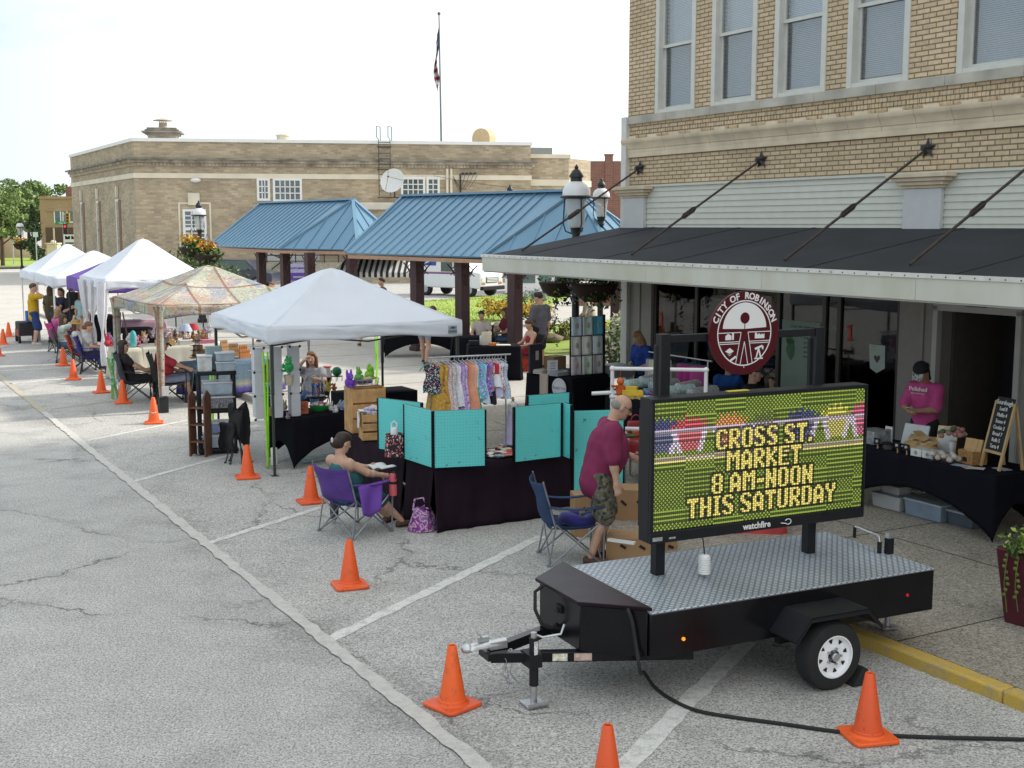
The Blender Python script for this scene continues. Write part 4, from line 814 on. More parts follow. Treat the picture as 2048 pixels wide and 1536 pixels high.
for (px,py,rz,lb) in ((1735,1474,12,'orange traffic cone at the yellow kerb lying across the power cord, right of the wheel'),(905,1411,45,'orange traffic cone in front of the trailer coupler'),(1214,1592,30,'orange traffic cone cut off by the bottom edge of the photo'),(700,1172,20,'orange traffic cone standing below the purple camp chair'),(622,1004,25,'orange traffic cone directly left of the purple camp chair leg'),(495,955,18,'orange traffic cone in front of the folded black chair bag'),(308,846,15,'orange traffic cone with a white scuff mark by the open parking stripe'),(246,806,25,'orange traffic cone just left of the dark recliner chairs'),(203,785,35,'orange traffic cone at the black weight of the white curtained tent leg'),(147,759,10,'orange traffic cone in front of the black chair legs, second before the red chair'),(127,731,40,'orange traffic cone close beside the orange red camp chair'),(18,674,20,'orange traffic cone nearest the man in the yellow shirt'),(7,689,30,'orange traffic cone with faded dark side left of the yellow shirt man'),(-4,712,30,'orange traffic cone cut by the left edge of the photo')):
    p=gp(px,py,.006); c=c0 if first[0] else dup(c0); first[0]=False
    c.location=p; c.rotation_euler=(0,0,R(rz)); c['label']=lb
    if 'white scuff' in lb:
        sb_=MB(); sb_.tube([((.105-.16*z_)*math.cos(a),(.105-.16*z_)*math.sin(a),z_) for a,z_ in [(R(-89)+.55*math.sin(q*.6),.22-.03*math.cos(q*.45)) for q in range(-3,4)]],.010,n=6); sb_.build('scuff_mark',mat('scuff_white',(.6,.6,.58),.7),c)
b=MB(); b.b2((-.02,-.0,0),(.02,.003,.012)); 
# ---------------- people: one continuous body surface grown from tapered limbs ----------------
def V3(*a): return np.array(a,float)
def nrm(v): v=np.asarray(v,float); return v/(np.linalg.norm(v)+1e-9)
def field_mesh(prims,step,k,wr=0):
    lo=np.min([p['lo'] for p in prims],0)-3*step-k; hi=np.max([p['hi'] for p in prims],0)+3*step+k
    n=np.ceil((hi-lo)/step).astype(int)+1; F=np.full(n,1.0,np.float32); D=np.full(n,1.0,np.float32); I=np.zeros(n,np.int8)
    ax=[lo[i]+step*np.arange(n[i]) for i in range(3)]
    for p in prims:
        kk=p.get('k',k); a=np.maximum(0,np.floor((p['lo']-kk-2*step-lo)/step)).astype(int); b=np.minimum(n,np.ceil((p['hi']+kk+2*step-lo)/step).astype(int)+1)
        X,Y,Z=np.meshgrid(ax[0][a[0]:b[0]],ax[1][a[1]:b[1]],ax[2][a[2]:b[2]],indexing='ij')
        P=np.stack((X,Y,Z),-1).astype(np.float32); d=p['f'](P)
        if wr and p.get('wr',1): d=d+wr*(np.sin(34*X+9*Z+3)*np.sin(27*Z+14*Y+5*X)+.6*np.sin(55*Y+21*Z-12*X))*.8
        s=(slice(a[0],b[0]),slice(a[1],b[1]),slice(a[2],b[2])); f=F[s]
        if p.get('cut'): F[s]=np.maximum(f,-d); continue
        h=np.maximum(kk-np.abs(f-d),0)/kk; F[s]=np.minimum(f,d)-h*h*kk*.25
        m=d<D[s]; D[s]=np.where(m,d,D[s]); I[s]=np.where(m,p['m'],I[s])
    ins=F<0; nx,ny,nz=n; c=np.zeros((nx-1,ny-1,nz-1),np.int8)
    for dx in (0,1):
        for dy in (0,1):
            for dz in (0,1): c+=ins[dx:nx-1+dx,dy:ny-1+dy,dz:nz-1+dz]
    act=(c>0)&(c<8); idx=np.full(act.shape,-1,int); ii=np.argwhere(act); idx[act]=np.arange(len(ii))
    acc=np.zeros((len(ii),3)); cnt=np.zeros(len(ii)); x,y,z=ii.T
    for A in range(3):
        e=np.eye(3,dtype=int)[A]; o=[q for q in range(3) if q!=A]
        for u in (0,1):
            for v in (0,1):
                b0=np.zeros(3,int); b0[o[0]]=u; b0[o[1]]=v; b1=b0+e
                f0=F[x+b0[0],y+b0[1],z+b0[2]]; f1=F[x+b1[0],y+b1[1],z+b1[2]]; m=(f0<0)!=(f1<0)
                t=np.where(m,f0/np.where(m,f0-f1,1),0); pos=b0[None]+t[:,None]*e[None]; acc[m]+=pos[m]; cnt[m]+=1
    V=lo+step*(ii+acc/cnt[:,None]); mat_=I[x,y,z]; Q=[]
    for A in range(3):
        o=[(A+1)%3,(A+2)%3]; s0=[slice(None)]*3; s1=[slice(None)]*3; s0[A]=slice(0,-1); s1[A]=slice(1,None)
        a0=ins[tuple(s0)]; a1=ins[tuple(s1)]; g=np.argwhere(a0!=a1)
        g=g[(g[:,o[0]]>0)&(g[:,o[1]]>0)&(g[:,o[0]]<n[o[0]]-1)&(g[:,o[1]]<n[o[1]]-1)]
        def cell(du,dv): h=g.copy(); h[:,o[0]]-=du; h[:,o[1]]-=dv; return idx[h[:,0],h[:,1],h[:,2]]
        q=np.stack((cell(1,1),cell(0,1),cell(0,0),cell(1,0)),1); fl=a0[g[:,0],g[:,1],g[:,2]]; q[~fl]=q[~fl][:,::-1]; Q.append(q)
    Q=np.concatenate(Q); return V,Q,mat_
def cone_p(a,b,r0,r1,m=0,flat=None,fs=1,**kw):
    a,b=np.asarray(a,float),np.asarray(b,float); r=max(r0,r1); nf=None if flat is None else nrm(flat)
    def f(P):
        q=P-a.astype(np.float32); d=b-a
        if nf is not None:
            q=q+nf*((q@nf)*(fs-1))[...,None]; d=d+nf*(d@nf)*(fs-1)
        t=np.clip((q@d)/(d@d+1e-9),0,1); return np.linalg.norm(q-t[...,None]*d,axis=-1)-(r0+(r1-r0)*t)
    return dict(f=f,lo=np.minimum(a,b)-r,hi=np.maximum(a,b)+r,m=m,**kw)
def ell_p(c,r,Rm=None,m=0,**kw):
    c=np.asarray(c,float); r=np.asarray(r,float); Rm=np.eye(3) if Rm is None else Rm
    def f(P): q=(P-c)@Rm; l=np.linalg.norm(q/r,axis=-1); return (l-1)*r.min()*(.55+.45*min(1,r.min()/r.max()*1.4))
    return dict(f=f,lo=c-r.max(),hi=c+r.max(),m=m,**kw)
def mesh_obj(name,prims,step,k,mats,parent,wr=0):
    v,q,mm=field_mesh(prims,step,k,wr); me=bpy.data.meshes.new(name); me.from_pydata(v.tolist(),[],q.tolist())
    for m in mats: me.materials.append(m)
    n=len(me.polygons); me.polygons.foreach_set('material_index',np.minimum(mm[q[:,0]],len(mats)-1).astype(int)); me.polygons.foreach_set('use_smooth',np.ones(n,bool)); me.update()
    o=bpy.data.objects.new(name,me); COL.objects.link(o); o.parent=parent; return o
def rot(ax,a):
    ax=nrm(ax); c,s=math.cos(a),math.sin(a); K=np.array([[0,-ax[2],ax[1]],[ax[2],0,-ax[0]],[-ax[1],ax[0],0]]); return np.eye(3)+s*K+(1-c)*K@K
def ik(a,c,l1,l2,pole):
    d=c-a; L_=np.linalg.norm(d)
    if L_>(l1+l2)*.995: c=a+d/L_*(l1+l2)*.995; d=c-a; L_=np.linalg.norm(d)
    x=(l1*l1-l2*l2+L_*L_)/(2*L_); h=math.sqrt(max(0,l1*l1-x*x)); u=d/L_; p=np.asarray(pole,float); p=nrm(p-u*(p@u)); return a+u*x+p*h,c
SKIN=lambda t:mat('skin_%d'%t,[(.50,.30,.21),(.40,.22,.145),(.30,.16,.105)][t],.55,var=.07,vs=18)
m_eye=mat('eye_dark',(.03,.022,.02),.3,var=0); m_lip=mat('lip',(.36,.15,.12),.5,var=0)
def cloth(n,c,**k): return mat(n,c,.9,var=k.pop('var',.10),vs=k.pop('vs',9),bump=.12,bs=220,**k)
def person(label,loc,ang,h=1.72,pel=None,lean=0,side=0,twist=0,head=(0,0,0),hl=None,hr=None,fl=None,fr=None,elL=(-.6,.6,-.5),elR=(-.6,-.6,-.5),knL=(1,.15,0),knR=(1,-.15,0),
           shirt=None,sleeve=.55,trous=None,leg='short',shoe=None,hair=None,hairs='short',hat=None,glasses=False,skin=0,fat=1.0,bust=0,step=.014,fingers=False,skirt=None,phone=False,bare=False,curl=.6,tattoo=False,name='person',cat='person',group=None):
    t=thing(name,label,cat,loc,R(ang),group); s=h/1.75; fine=step<=.009
    pel=np.array(pel if pel is not None else (0,0,.93*s)); B=rot((0,1,0),R(lean))@rot((1,0,0),R(side)); T=B@rot((0,0,1),R(twist))
    ch=pel+B@V3(0,0,.30)*s; nk=pel+B@V3(-.005,0,.515)*s; sh=lambda y:pel+B@V3(0,0,.455)*s+T@V3(-.01,y*.175,0)*s
    Hm=B@rot((0,0,1),R(head[0]))@rot((0,1,0),R(head[1]-lean*.7))@rot((1,0,0),R(head[2])); hd=nk+B@V3(.012,0,.06)*s+Hm@V3(.02,0,.125)*s
    sL,sR=sh(1),sh(-1); hip=lambda y:pel+V3(0,y*.09,-.03)*s
    ua,fa,th,sn=.285*s,.255*s,.425*s,.42*s
    wl=np.array(hl)*1.0 if hl is not None else sL+V3(.04,.10,-.52)*s; wr_=np.array(hr)*1.0 if hr is not None else sR+V3(.04,-.10,-.52)*s
    eL,wl=ik(sL,wl,ua,fa,elL); eR,wr_=ik(sR,wr_,ua,fa,elR)
    aL=np.array(fl if fl is not None else (0,.10,.085))*1.0; aR=np.array(fr if fr is not None else (0,-.10,.085))*1.0
    kL,aL=ik(hip(1),aL,th,sn,knL); kR,aR=ik(hip(-1),aR,th,sn,knR)
    fw=np.array([1,0,0]); W3=fat; P=[]
    c=lambda *a,**k_: P.append(cone_p(*a,**k_)); e=lambda *a,**k_: P.append(ell_p(*a,**k_))
    X=B@V3(1,0,0)
    # torso
    W2=1+(W3-1)*.45; low=pel[2]<.7*s; c(pel-B@V3(0,0,.03 if not low else -.02)*s,ch,.145*s*W2*(.85 if low else 1),.135*s*W3,0,flat=X,fs=1.25); c(ch,pel+B@V3(0,0,.42)*s,.145*s*W3,.13*s,0,flat=X,fs=1.3)
    for y,q in ((1,sL),(-1,sR)): c(pel+B@V3(0,0,.42)*s,q,.085*s,.062*s,0); c(ch+T@V3(0,y*.05,.05)*s,q+V3(0,0,-.04)*s,.11*s,.07*s,0,flat=X,fs=1.2)
    c(nk-B@V3(0,0,.06)*s,hd-Hm@V3(.035,0,.06)*s,.062*s,.054*s,0)
    # head: skull, face, jaw, nose, ears, eyes, lips
    H=lambda x,y,z: hd+Hm@V3(x,y,z)*s
    e(H(-.012,0,.025),np.array((.098,.076,.092))*s,Hm,0); e(H(.022,0,-.035),np.array((.072,.060,.085))*s,Hm,0); c(H(.045,0,-.085),H(.06,0,-.092),.034*s,.026*s,0)
    c(H(.085,0,.012),H(.108,0,-.026),.010*s,.016*s,0,k=.012); 
    for y in (1,-1):
        e(H(-.005,y*.077,-.01),np.array((.022,.011,.034))*s,Hm,0,k=.01); 
        if step<.02: e(H(.080,y*.031,.012),np.array((.009,.013,.0075))*s,Hm,1,k=.004)
    e(H(.082,0,-.060),np.array((.010,.024,.008))*s,Hm,2,k=.005)
    # limbs
    for q,el,wr2,y in ((sL,eL,wl,1),(sR,eR,wr_,-1)):
        c(q,el,.054*s*W3**.5,.043*s*W3**.3,0); c(el,el+(wr2-el)*.35,.043*s*W3**.3,.042*s,0); c(el+(wr2-el)*.35,wr2,.042*s,.028*s,0)
        d=nrm(wr2-el); n_=nrm(np.cross(d,nrm(np.cross(d,V3(0,y,0)))+1e-6)); n_=nrm(V3(0,-y,0)-d*(-y*d[1])) if abs(d[1])<.9 else nrm(V3(0,0,-1)-d*(-d[2])); lat=np.cross(n_,d)
        if lat@V3(1,0,0)<0 and abs(d[0])<.8: lat=-lat
        pc=wr2+d*.045*s; c(wr2,pc+d*.035*s,.030*s,.036*s,0,flat=n_,fs=1.8)
        if fingers:
            for i,(o_,ln) in enumerate(((.030,.070),(.011,.080),(-.009,.074),(-.028,.058))):
                r=.0098*s; b0=pc+d*.030*s+lat*o_*s; k1=b0+(d*math.cos(curl*.6)+n_*math.sin(curl*.6))*ln*.52*s; k2=k1+(d*math.cos(curl*1.7)+n_*math.sin(curl*1.7))*ln*.48*s
                c(b0,k1,r,r*.92,0,k=.004); c(k1,k2,r*.92,r*.75,0,k=.004)
            b0=pc-d*.02*s+lat*.030*s; k1=b0+(lat*.75+d*.55+n_*.35)*.036*s; c(b0,k1,.014*s,.0115*s,0,k=.008); c(k1,k1+(d*.85+n_*.5+lat*.1)*.032*s,.0112*s,.009*s,0,k=.004)
        else:
            c(pc+d*.03*s,pc+d*.085*s+n_*.022*s,.028*s,.018*s,0,flat=n_,fs=1.7); c(pc-d*.015*s+lat*.025*s,pc+d*.03*s+lat*.045*s,.013*s,.011*s,0)
    for y,kn,an in ((1,kL,aL),(-1,kR,aR)):
        hp=hip(y); c(hp,kn,.090*s*W2**.8,.058*s,0); c(kn,kn+(an-kn)*.3+V3(-.015,0,0)*s,.056*s,.058*s,0); c(kn+(an-kn)*.3+V3(-.015,0,0)*s,an,.056*s,.036*s,0)
        tw=.25*y; fd=V3(math.cos(tw),math.sin(tw),0); c(an-fd*.03*s-V3(0,0,.045)*s,an+fd*.13*s-V3(0,0,.058)*s,.034*s,.026*s,0,flat=(0,0,1),fs=1.15)
    sm=SKIN(skin); mesh_obj('body',P,step,.028*s,[sm,m_eye,m_lip],t)
    # clothing
    if shirt:
        P=[]; o=.016*s; top=.44 if not bare else .36
        c(pel+B@V3(.0,0,-.10 if not low else .02)*s,ch,(.150*s*W2+o*1.3)*(.88 if low else 1),.140*s*W3+o,0,flat=X,fs=1.22 if fat<1.2 else 1.12); c(ch,pel+B@V3(0,0,top-.02)*s,.148*s*W3+o,.125*s+o,0,flat=X,fs=1.28)
        if fat>1.1: e(ch+B@V3(.085,0,-.10)*s,np.array((.13,.16,.19))*s*(fat-.08),B,0,k=.07)
        if bust:
            for y in (1,-1): e(ch+T@V3(.085,y*.065,.045)*s,np.array((.07,.07,.075))*s,None,0)
        if sleeve>0:
            for y,q,el,wr2 in ((1,sL,eL,wl),(-1,sR,eR,wr_)):
                c(pel+B@V3(0,0,.41)*s,q+V3(0,0,.0),.085*s+o*.6,.066*s+o*.7,0); c(ch+T@V3(0,y*.05,.05)*s,q+V3(0,0,-.04)*s,.112*s+o*.8,.075*s+o,0,flat=X,fs=1.18)
                if sleeve<=1: c(q,q+(el-q)*sleeve,.062*s*W3**.5+o*.8,.060*s*W3**.5+o*1.1,0)
                else: c(q,el,.06*s+o*.8,.052*s+o*.8,0); c(el,el+(wr2-el)*(sleeve-1),.05*s+o*.7,.040*s+o*.6,0)
            c(pel+B@V3(0,0,.42)*s,nk-B@V3(.0,0,.07)*s,.082*s,.068*s,0)
        if trous is None and skirt is None: pass
        mesh_obj('shirt',P,step,.035*s,[shirt],t,wr=.0045*s if step<.016 else 0)
    if trous:
        P=[]; o=.017*s; f_={'short':.86,'long':2,'mini':.5}[leg]
        c(pel+B@V3(0,0,.07)*s,pel-V3(0,0,.04 if not low else -.02)*s,.142*s*W2+o*.5,.146*s*W2*(.88 if low else 1)+o,0,flat=X,fs=1.2)
        for y,kn,an in ((1,kL,aL),(-1,kR,aR)):
            hp=hip(y); kk=hp+(kn-hp)*min(1,f_); wd=.03*s if leg=='short' else .006*s
            c(hp,kk,.096*s*W2**.8+o*.7,.066*s+o*.6+wd,0)
            if f_>1: c(kn,kn+(an-kn)*.92,.064*s+o*.5,.056*s,0)
            elif leg=='short' : c(kk,kk+(kn-hp)*.10,.068*s+o*.5+wd,.068*s+o*.5+wd,0)
        mesh_obj('shorts' if f_<1 else 'trousers',P,step,.03*s,[trous],t,wr=.007*s if step<.016 else 0)
    if skirt:
        m_,ln=skirt; P=[]; mid=(kL+kR)/2; c(pel+B@V3(0,0,.06)*s,pel-V3(0,0,.03)*s,.15*s*W3,.165*s*W3,0,flat=X,fs=1.15)
        for y,kn in ((1,kL),(-1,kR)): c(hip(y),hip(y)+(kn-hip(y))*ln,.12*s*W3,.11*s*W3,0)
        c(pel,pel+(mid-pel)*ln,.13*s,.14*s,0); mesh_obj('skirt',P,step,.07*s,[m_],t)
    for y,an in ((1,aL),(-1,aR)):
        if shoe:
            tw=.25*y; fd=V3(math.cos(tw),math.sin(tw),0); P=[cone_p(an-fd*.04*s-V3(0,0,.040)*s,an+fd*.145*s-V3(0,0,.052)*s,.044*s,.036*s,0,flat=(0,0,1),fs=1.05),cone_p(an-fd*.05*s-V3(0,0,.078)*s,an+fd*.15*s-V3(0,0,.078)*s,.036*s,.038*s,1,flat=(0,0,1),fs=3.4,k=.004)]
            mesh_obj('shoe',P,min(step,.012),.02*s,list(shoe) if isinstance(shoe,tuple) else [shoe],t)
    if hair:
        P=[]; ch_=dict(wr=1)
        if hairs!='fringe': e(H(-.026,0,.042),np.array((.100,.087,.094))*s,Hm,0)
        if hairs=='fringe': e(H(-.034,0,-.002),np.array((.084,.0815,.066))*s,Hm,0)
        else: e(H(.012,0,.085),np.array((.07,.075,.048))*s,Hm,0)
        if hairs in ('long','bob'):
            ln=.16 if hairs=='bob' else .36
            for y in (-1,0,1): c(H(-.045,y*.062,.0),H(-.05-.03*(y==0),y*.072,-ln),.052*s,.045*s if hairs=='bob' else .034*s,0)
            for y in (-1,1): c(H(-.0,y*.078,.02),H(.0,y*.088,-ln*.85),.028*s,.032*s,0)
        if hairs=='pony': e(H(-.13,0,.02),np.array((.035,.035,.035))*s,Hm,0); c(H(-.13,0,.02),H(-.13,0,-.20),.036*s,.018*s,0)
        if hairs=='bun': e(H(-.05,0,-.035),np.array((.066,.070,.06))*s,Hm,0); e(H(-.118,0,-.03),np.array((.062,.060,.064))*s,Hm,0); e(H(.03,0,.075),np.array((.06,.072,.04))*s,Hm,0)
        mesh_obj('hair',P,step*.9,.022*s,[hair],t,wr=.004 if step<.016 else 0)
    if hat:
        kind,m1,m2=hat; b=MB(); M4=Matrix(np.vstack([np.hstack([Hm*s,hd.reshape(3,1)]),[0,0,0,1]]).tolist())
        if kind=='cap':
            b.lathe([(.098,.035),(.104,.06),(.100,.10),(.075,.135),(.03,.150),(.0,.152)],(-.01,0,0),20,0,M4,cap=False)
            b.grid(lambda u,v:(.07+.105*u*math.cos((v-.5)*1.1)+0,(v-.5)*.17*(1-.15*u),.052-.03*u-.035*abs(v-.5)*u-.012*(u*u)),6,8,1,M4)
        else:
            b.lathe([(.085,.12),(.03,.125),(.0,.125)],(-.01,0,0),24,0,M4,cap=False); b.lathe([(.20,.028),(.19,.035),(.102,.05),(.098,.07),(.092,.115),(.085,.12)],(-.01,0,0),24,0,M4,cap=False)
        b.build('hat',[m1,m2],t,solid=.006)
    if glasses:
        b=MB(); M4=Matrix(np.vstack([np.hstack([Hm*s,hd.reshape(3,1)]),[0,0,0,1]]).tolist())
        for y in (1,-1): b.tube([M4@Vector((.098,y*.033+.026*math.cos(a),.008+.018*math.sin(a))) for a in [2*PI*i/12 for i in range(12)]],.0022,n=5,closed=True); b.tube([M4@Vector((.098,y*.06,.014)),M4@Vector((.0,y*.082,.014)),M4@Vector((-.02,y*.08,-.005))],.0022,n=5); b.grid(lambda u,v:M4@Vector((.0975,y*.033+(u-.5)*.046,.008+(v-.5)*.032)),2,2,1)
        b.tube([M4@Vector((.098,-.008,.01)),M4@Vector((.104,0,.014)),M4@Vector((.098,.008,.01))],.0022,n=5); b.build('glasses',[mat('wire_frame',(.06,.04,.03),.3,.6),mat('tinted_lens',(.12,.09,.08),.1)],t)
    t['_w']=0; del t['_w']; return t,dict(hd=hd,Hm=Hm,wl=wl,wr=wr_,nk=nk,ch=ch,sL=sL,sR=sR,s=s,B=B,pel=pel)
# ---------------- market furniture builders ----------------
m_tube=mat('grey_tube',(.28,.29,.31),.4,.7,var=.1); m_btube=mat('black_tube',(.02,.02,.022),.45,var=.1)
m_blackcl=mat('black_stretch_cloth',(.007,.007,.011),.9,var=.15,vs=3,spec=.12); m_plumcl=mat('plum_black_cloth',(.017,.010,.016),.9,var=.25,vs=2.5,spec=.12)
def camp_chair(label,loc,ang,fab,tube,w=.54,h=.88,group='folding camp chairs',armfab=None,tall=0,rz_lean=0):
    t=thing('camp_chair',label,'camp chair',loc,R(ang),group); y=w/2; f=MB()
    for s in (-1,1):
        f.tube([(.28,y*s,.0),(-.22,y*s*.96,.44)],.010,n=6); f.tube([(-.30,y*s,.0),(.25,y*s*.96,.44)],.010,n=6); f.tube([(-.22,y*s*.96,.40),(-.36,y*s*1.02,h)],.010,n=6); f.tube([(-.30,y*s,0),(-.22,y*s*.96,.44)],.010,n=6); f.tube([(.28,y*s,0),(.29,y*s*1.02,.62)],.010,n=6)
        for x in (.28,-.30): f.cyl((x,y*s,0),(x,y*s,.03),.018,n=8)
    for x in (.27,-.28): f.tube([(x,y,.02),(x*.9,-y*.96,.42)],.010,n=6); f.tube([(x,-y,.02),(x*.9,y*.96,.42)],.010,n=6)
    f.build('frame',tube,t)
    b=MB(); b.grid(lambda u,v:(-.25+.52*u,(v-.5)*w*.94,.44-.085*math.sin(PI*v)**.6*(1-.35*u)-.03*math.sin(PI*u)),8,10); b.build('seat',fab,t,solid=.006)
    b=MB(); b.grid(lambda u,v:(-.235-.125*u-.07*math.sin(PI*v)**.7+.01*math.sin(9*u+4*v),(v-.5)*w*(.94+.06*u),.42+(h-.44+.03*math.cos((v-.5)*PI)*0-.02*math.sin(PI*v))*u),9,10); b.build('backrest',fab,t,solid=.007)
    for s in (-1,1):
        b=MB(); b.grid(lambda u,v:(.30-.60*u,s*(y*1.02+(v-.5)*.085),.63-.03*math.sin(PI*u)+.01*u-.012*abs(v-.5)),8,3); b.build('armrest',armfab or fab,t,solid=.008)
    return t
def tent(label,a,b_,ang,s,s2,zt,zb,zp,m_top,m_leg,legs=(1,1,1,1),legh=None,sag=.05,name='canopy_tent',m_val=None,straight=0):
    t=thing(name,label,'canopy tent',W(a,b_,0),SR+R(ang),'pop up canopy tents along the kerb')
    def top(u,v):
        x,y=2*u-1,2*v-1; d=max(abs(x),abs(y)); m=min(abs(x),abs(y)); e=1-d; edge=(1-(m/d if d>.01 else 1)**2)
        z=zt+(zp-zt)*(e**1.08)-sag*.7*edge*math.sin(PI*min(.9999,d))**.8-.02*edge*d**6+.010*math.sin(11*x+3*y)*math.sin(9*y)*(1-d)
        if d<.09: z=min(z,zt+(zp-zt)*.915+.02)
        return (u*s,v*s2,z)
    b=MB(); cc=[(0,0),(s,0),(s,s2),(0,s2)]
    for k in range(4):
        p,q=cc[k],cc[(k+1)%4]
        def sec(r,f,p=p,q=q):
            f=.5-.5*math.cos(PI*f)*1.0 if False else f; r=r**.9; edge=1-(2*f-1)**2; e=1-r
            z=zt+(zp-zt)*(e**1.10)-sag*1.15*edge*math.sin(PI*min(.9999,r))**.9-.02*edge*r**6+.012*edge*math.sin(9*r+4*k+5*f)*math.sin(7*f+k)*(1-r)
            if r<.10: z=min(z,zt+(zp-zt)*.905+.04*(1-r/.1))
            return (s/2+(p[0]+(q[0]-p[0])*f-s/2)*r,s2/2+(p[1]+(q[1]-p[1])*f-s2/2)*r,z)
        b.grid(sec,16,20)
    b.build('canopy',m_top,t,solid=.003,smooth=24)
    b=MB(); N=72
    def per(k):
        f=k/N*4; i=int(f)%4; r=f-int(f); c=[(0,0),(s,0),(s,s2),(0,s2)]; p,q=c[i],c[(i+1)%4]; n=[(0,-1),(1,0),(0,1),(-1,0)][i]; return p[0]+(q[0]-p[0])*r,p[1]+(q[1]-p[1])*r,n,r
    def val(u,v):
        x,y,n,r=per(round(u*N)%N); bow=math.sin(PI*r); w_=.03*v*math.sin(r*19+x*5)*bow+.018*math.sin(r*41+v*7)*math.sin(PI*v)*bow+.010*math.sin(r*13-v*9)*bow
        z=(zt-.02*(1-(2*r-1)**2))*(1-v)+(zb+.045*bow+.015*math.sin(r*9+x))*v; o_=.006*min(1,v*5); return (x+n[0]*(w_+o_),y+n[1]*(w_+o_),z)
    b.grid(val,N,5); b.build('valance',m_val or m_top,t,solid=.004,smooth=50)
    i=.05
    for k,(x,y) in enumerate(((i,i),(s-i,i),(s-i,s2-i),(i,s2-i))):
        if not legs[k]: continue
        l=MB(); l.b2((x-.016,y-.016,.0),(x+.016,y+.016,zt-.02)); l.b2((x-.021,y-.021,zt*.55),(x+.021,y+.021,zt-.05)); lo_=l.build('leg',m_leg,t)
        l=MB(); l.b2((x-.05,y-.05,.006),(x+.05,y+.05,.012)); l.build('foot',m_leg,lo_)
    l=MB()
    for p,q in (((i,i),(s-i,i)),((s-i,i),(s-i,s2-i)),((s-i,s2-i),(i,s2-i)),((i,s2-i),(i,i))):
        for k in range(2):
            A=Vector((p[0]+(q[0]-p[0])*k/2,p[1]+(q[1]-p[1])*k/2,0)); B_=Vector((p[0]+(q[0]-p[0])*(k+1)/2,p[1]+(q[1]-p[1])*(k+1)/2,0))
            l.bar(A+Vector((0,0,zb-.02)),B_+Vector((0,0,zt-.10)),.012,.024); l.bar(A+Vector((0,0,zt-.10)),B_+Vector((0,0,zb-.02)),.012,.024)
    for p in ((i,i),(s-i,i),(s-i,s2-i),(i,s2-i)): l.tube([(*p,zt-.09),(s/2+(p[0]-s/2)*.5,s2/2+(p[1]-s2/2)*.5,zt+(zp-zt)*.36),(s/2,s2/2,zp-.26)],.012,n=6)
    l.cyl((s/2,s2/2,zp-.35),(s/2,s2/2,zp-.04),.02,n=8); l.build('truss',m_leg,t,smooth=0); return t
def drape_table(label,loc,rz,lx,ly,h,m,arch=0,hem=.015,fold=.02,flare=.03,name='covered_table',cat='table',legs=True,group=None,jag=0):
    t=thing(name,label,cat,loc,rz,group); P=2*(lx+ly); N=int(P/.045)
    def per(f):
        d=f*P
        for (p,q,l,n) in (((0,0),(lx,0),lx,(0,-1)),((lx,0),(lx,ly),ly,(1,0)),((lx,ly),(0,ly),lx,(0,1)),((0,ly),(0,0),ly,(-1,0))):
            if d<=l+1e-6: r=d/l; return p[0]+(q[0]-p[0])*r,p[1]+(q[1]-p[1])*r,n,r,l
            d-=l
        return 0,0,(0,-1),0,lx
    ph=random.random()*6
    def fn(u,v):
        x,y,n,r,l=per(u); dd=min(r,1-r)*l; k=min(1,dd/.12); w_=fold*(math.sin(u*P*17+ph)+.6*math.sin(u*P*31+1.3*ph))*v*(k*.7+.3)+flare*v*(1.0 if not arch else 0); w_+=.05*v*(1-k)*(0 if arch else 1)
        zb=hem+(arch*max(0,math.sin(PI*r))**.75 if arch else 0)+(jag*math.sin(u*P*7+ph) if jag else 0)
        z=h-(h-zb)*v; z=h-.004*(v==0) if v==0 else z
        return (x+n[0]*w_,y+n[1]*w_,z)
    b=MB(); b.grid(fn,N,10); b.add([(0,0,h),(lx,0,h),(lx,ly,h),(0,ly,h)],[(0,1,2,3)]); b.build('cloth',m,t,solid=.004,smooth=45)
    b=MB(); b.b2((.03,.03,h-.035),(lx-.03,ly-.03,h-.006)); b.build('tabletop',mat('table_grey',(.3,.3,.29),.6),t)
    if legs:
        for x in (.08,lx-.08):
            for y in (.08,ly-.08): b=MB(); b.cyl((x,y,.0),(x,y,h-.03),.016,n=8); b.build('leg',m_tube,t)
    return t
def crate(label,loc,rz,w=.44,d=.32,h=.30,open_side=None):
    t=thing('wooden_crate',label,'crate',loc,rz,'slatted wooden crates'); mw=mat('pine_slats',(.47,.27,.11),.7,var=.25,vs=9); th=.012
    nm=3; sh=h/nm
    for y0 in (0,d-th):
        b=MB()
        for i in range(nm): b.b2((0,y0,i*sh+.006),(w,y0+th,(i+1)*sh-.016))
        b.build('side_slats',mw,t,bev=.003)
    for x0 in (th*0,w-th):
        b=MB(); n=4
        for i in range(n): b.b2((x0+(-th if x0==0 else th),i*d/n+.004,0),(x0+(0 if x0==0 else 2*th),(i+1)*d/n-.008,h+.0))
        b.build('end_slats',mw,t,bev=.003)
    b=MB(); b.b2((0,th,0),(w,d-th,.012)); b.build('bottom',mw,t); return t
def clutter(name,label,cat,group,spots,make):
    p=None
    for q in spots:
        if p is None: p=make(); o=p
        else: o=dup(p)
        o.location=q[0]; o.rotation_euler=(0,0,q[1] if len(q)>1 else random.uniform(0,6)); sc_=q[2] if len(q)>2 else 1; o.scale=(sc_,)*3
        tag(o,label,cat,group)
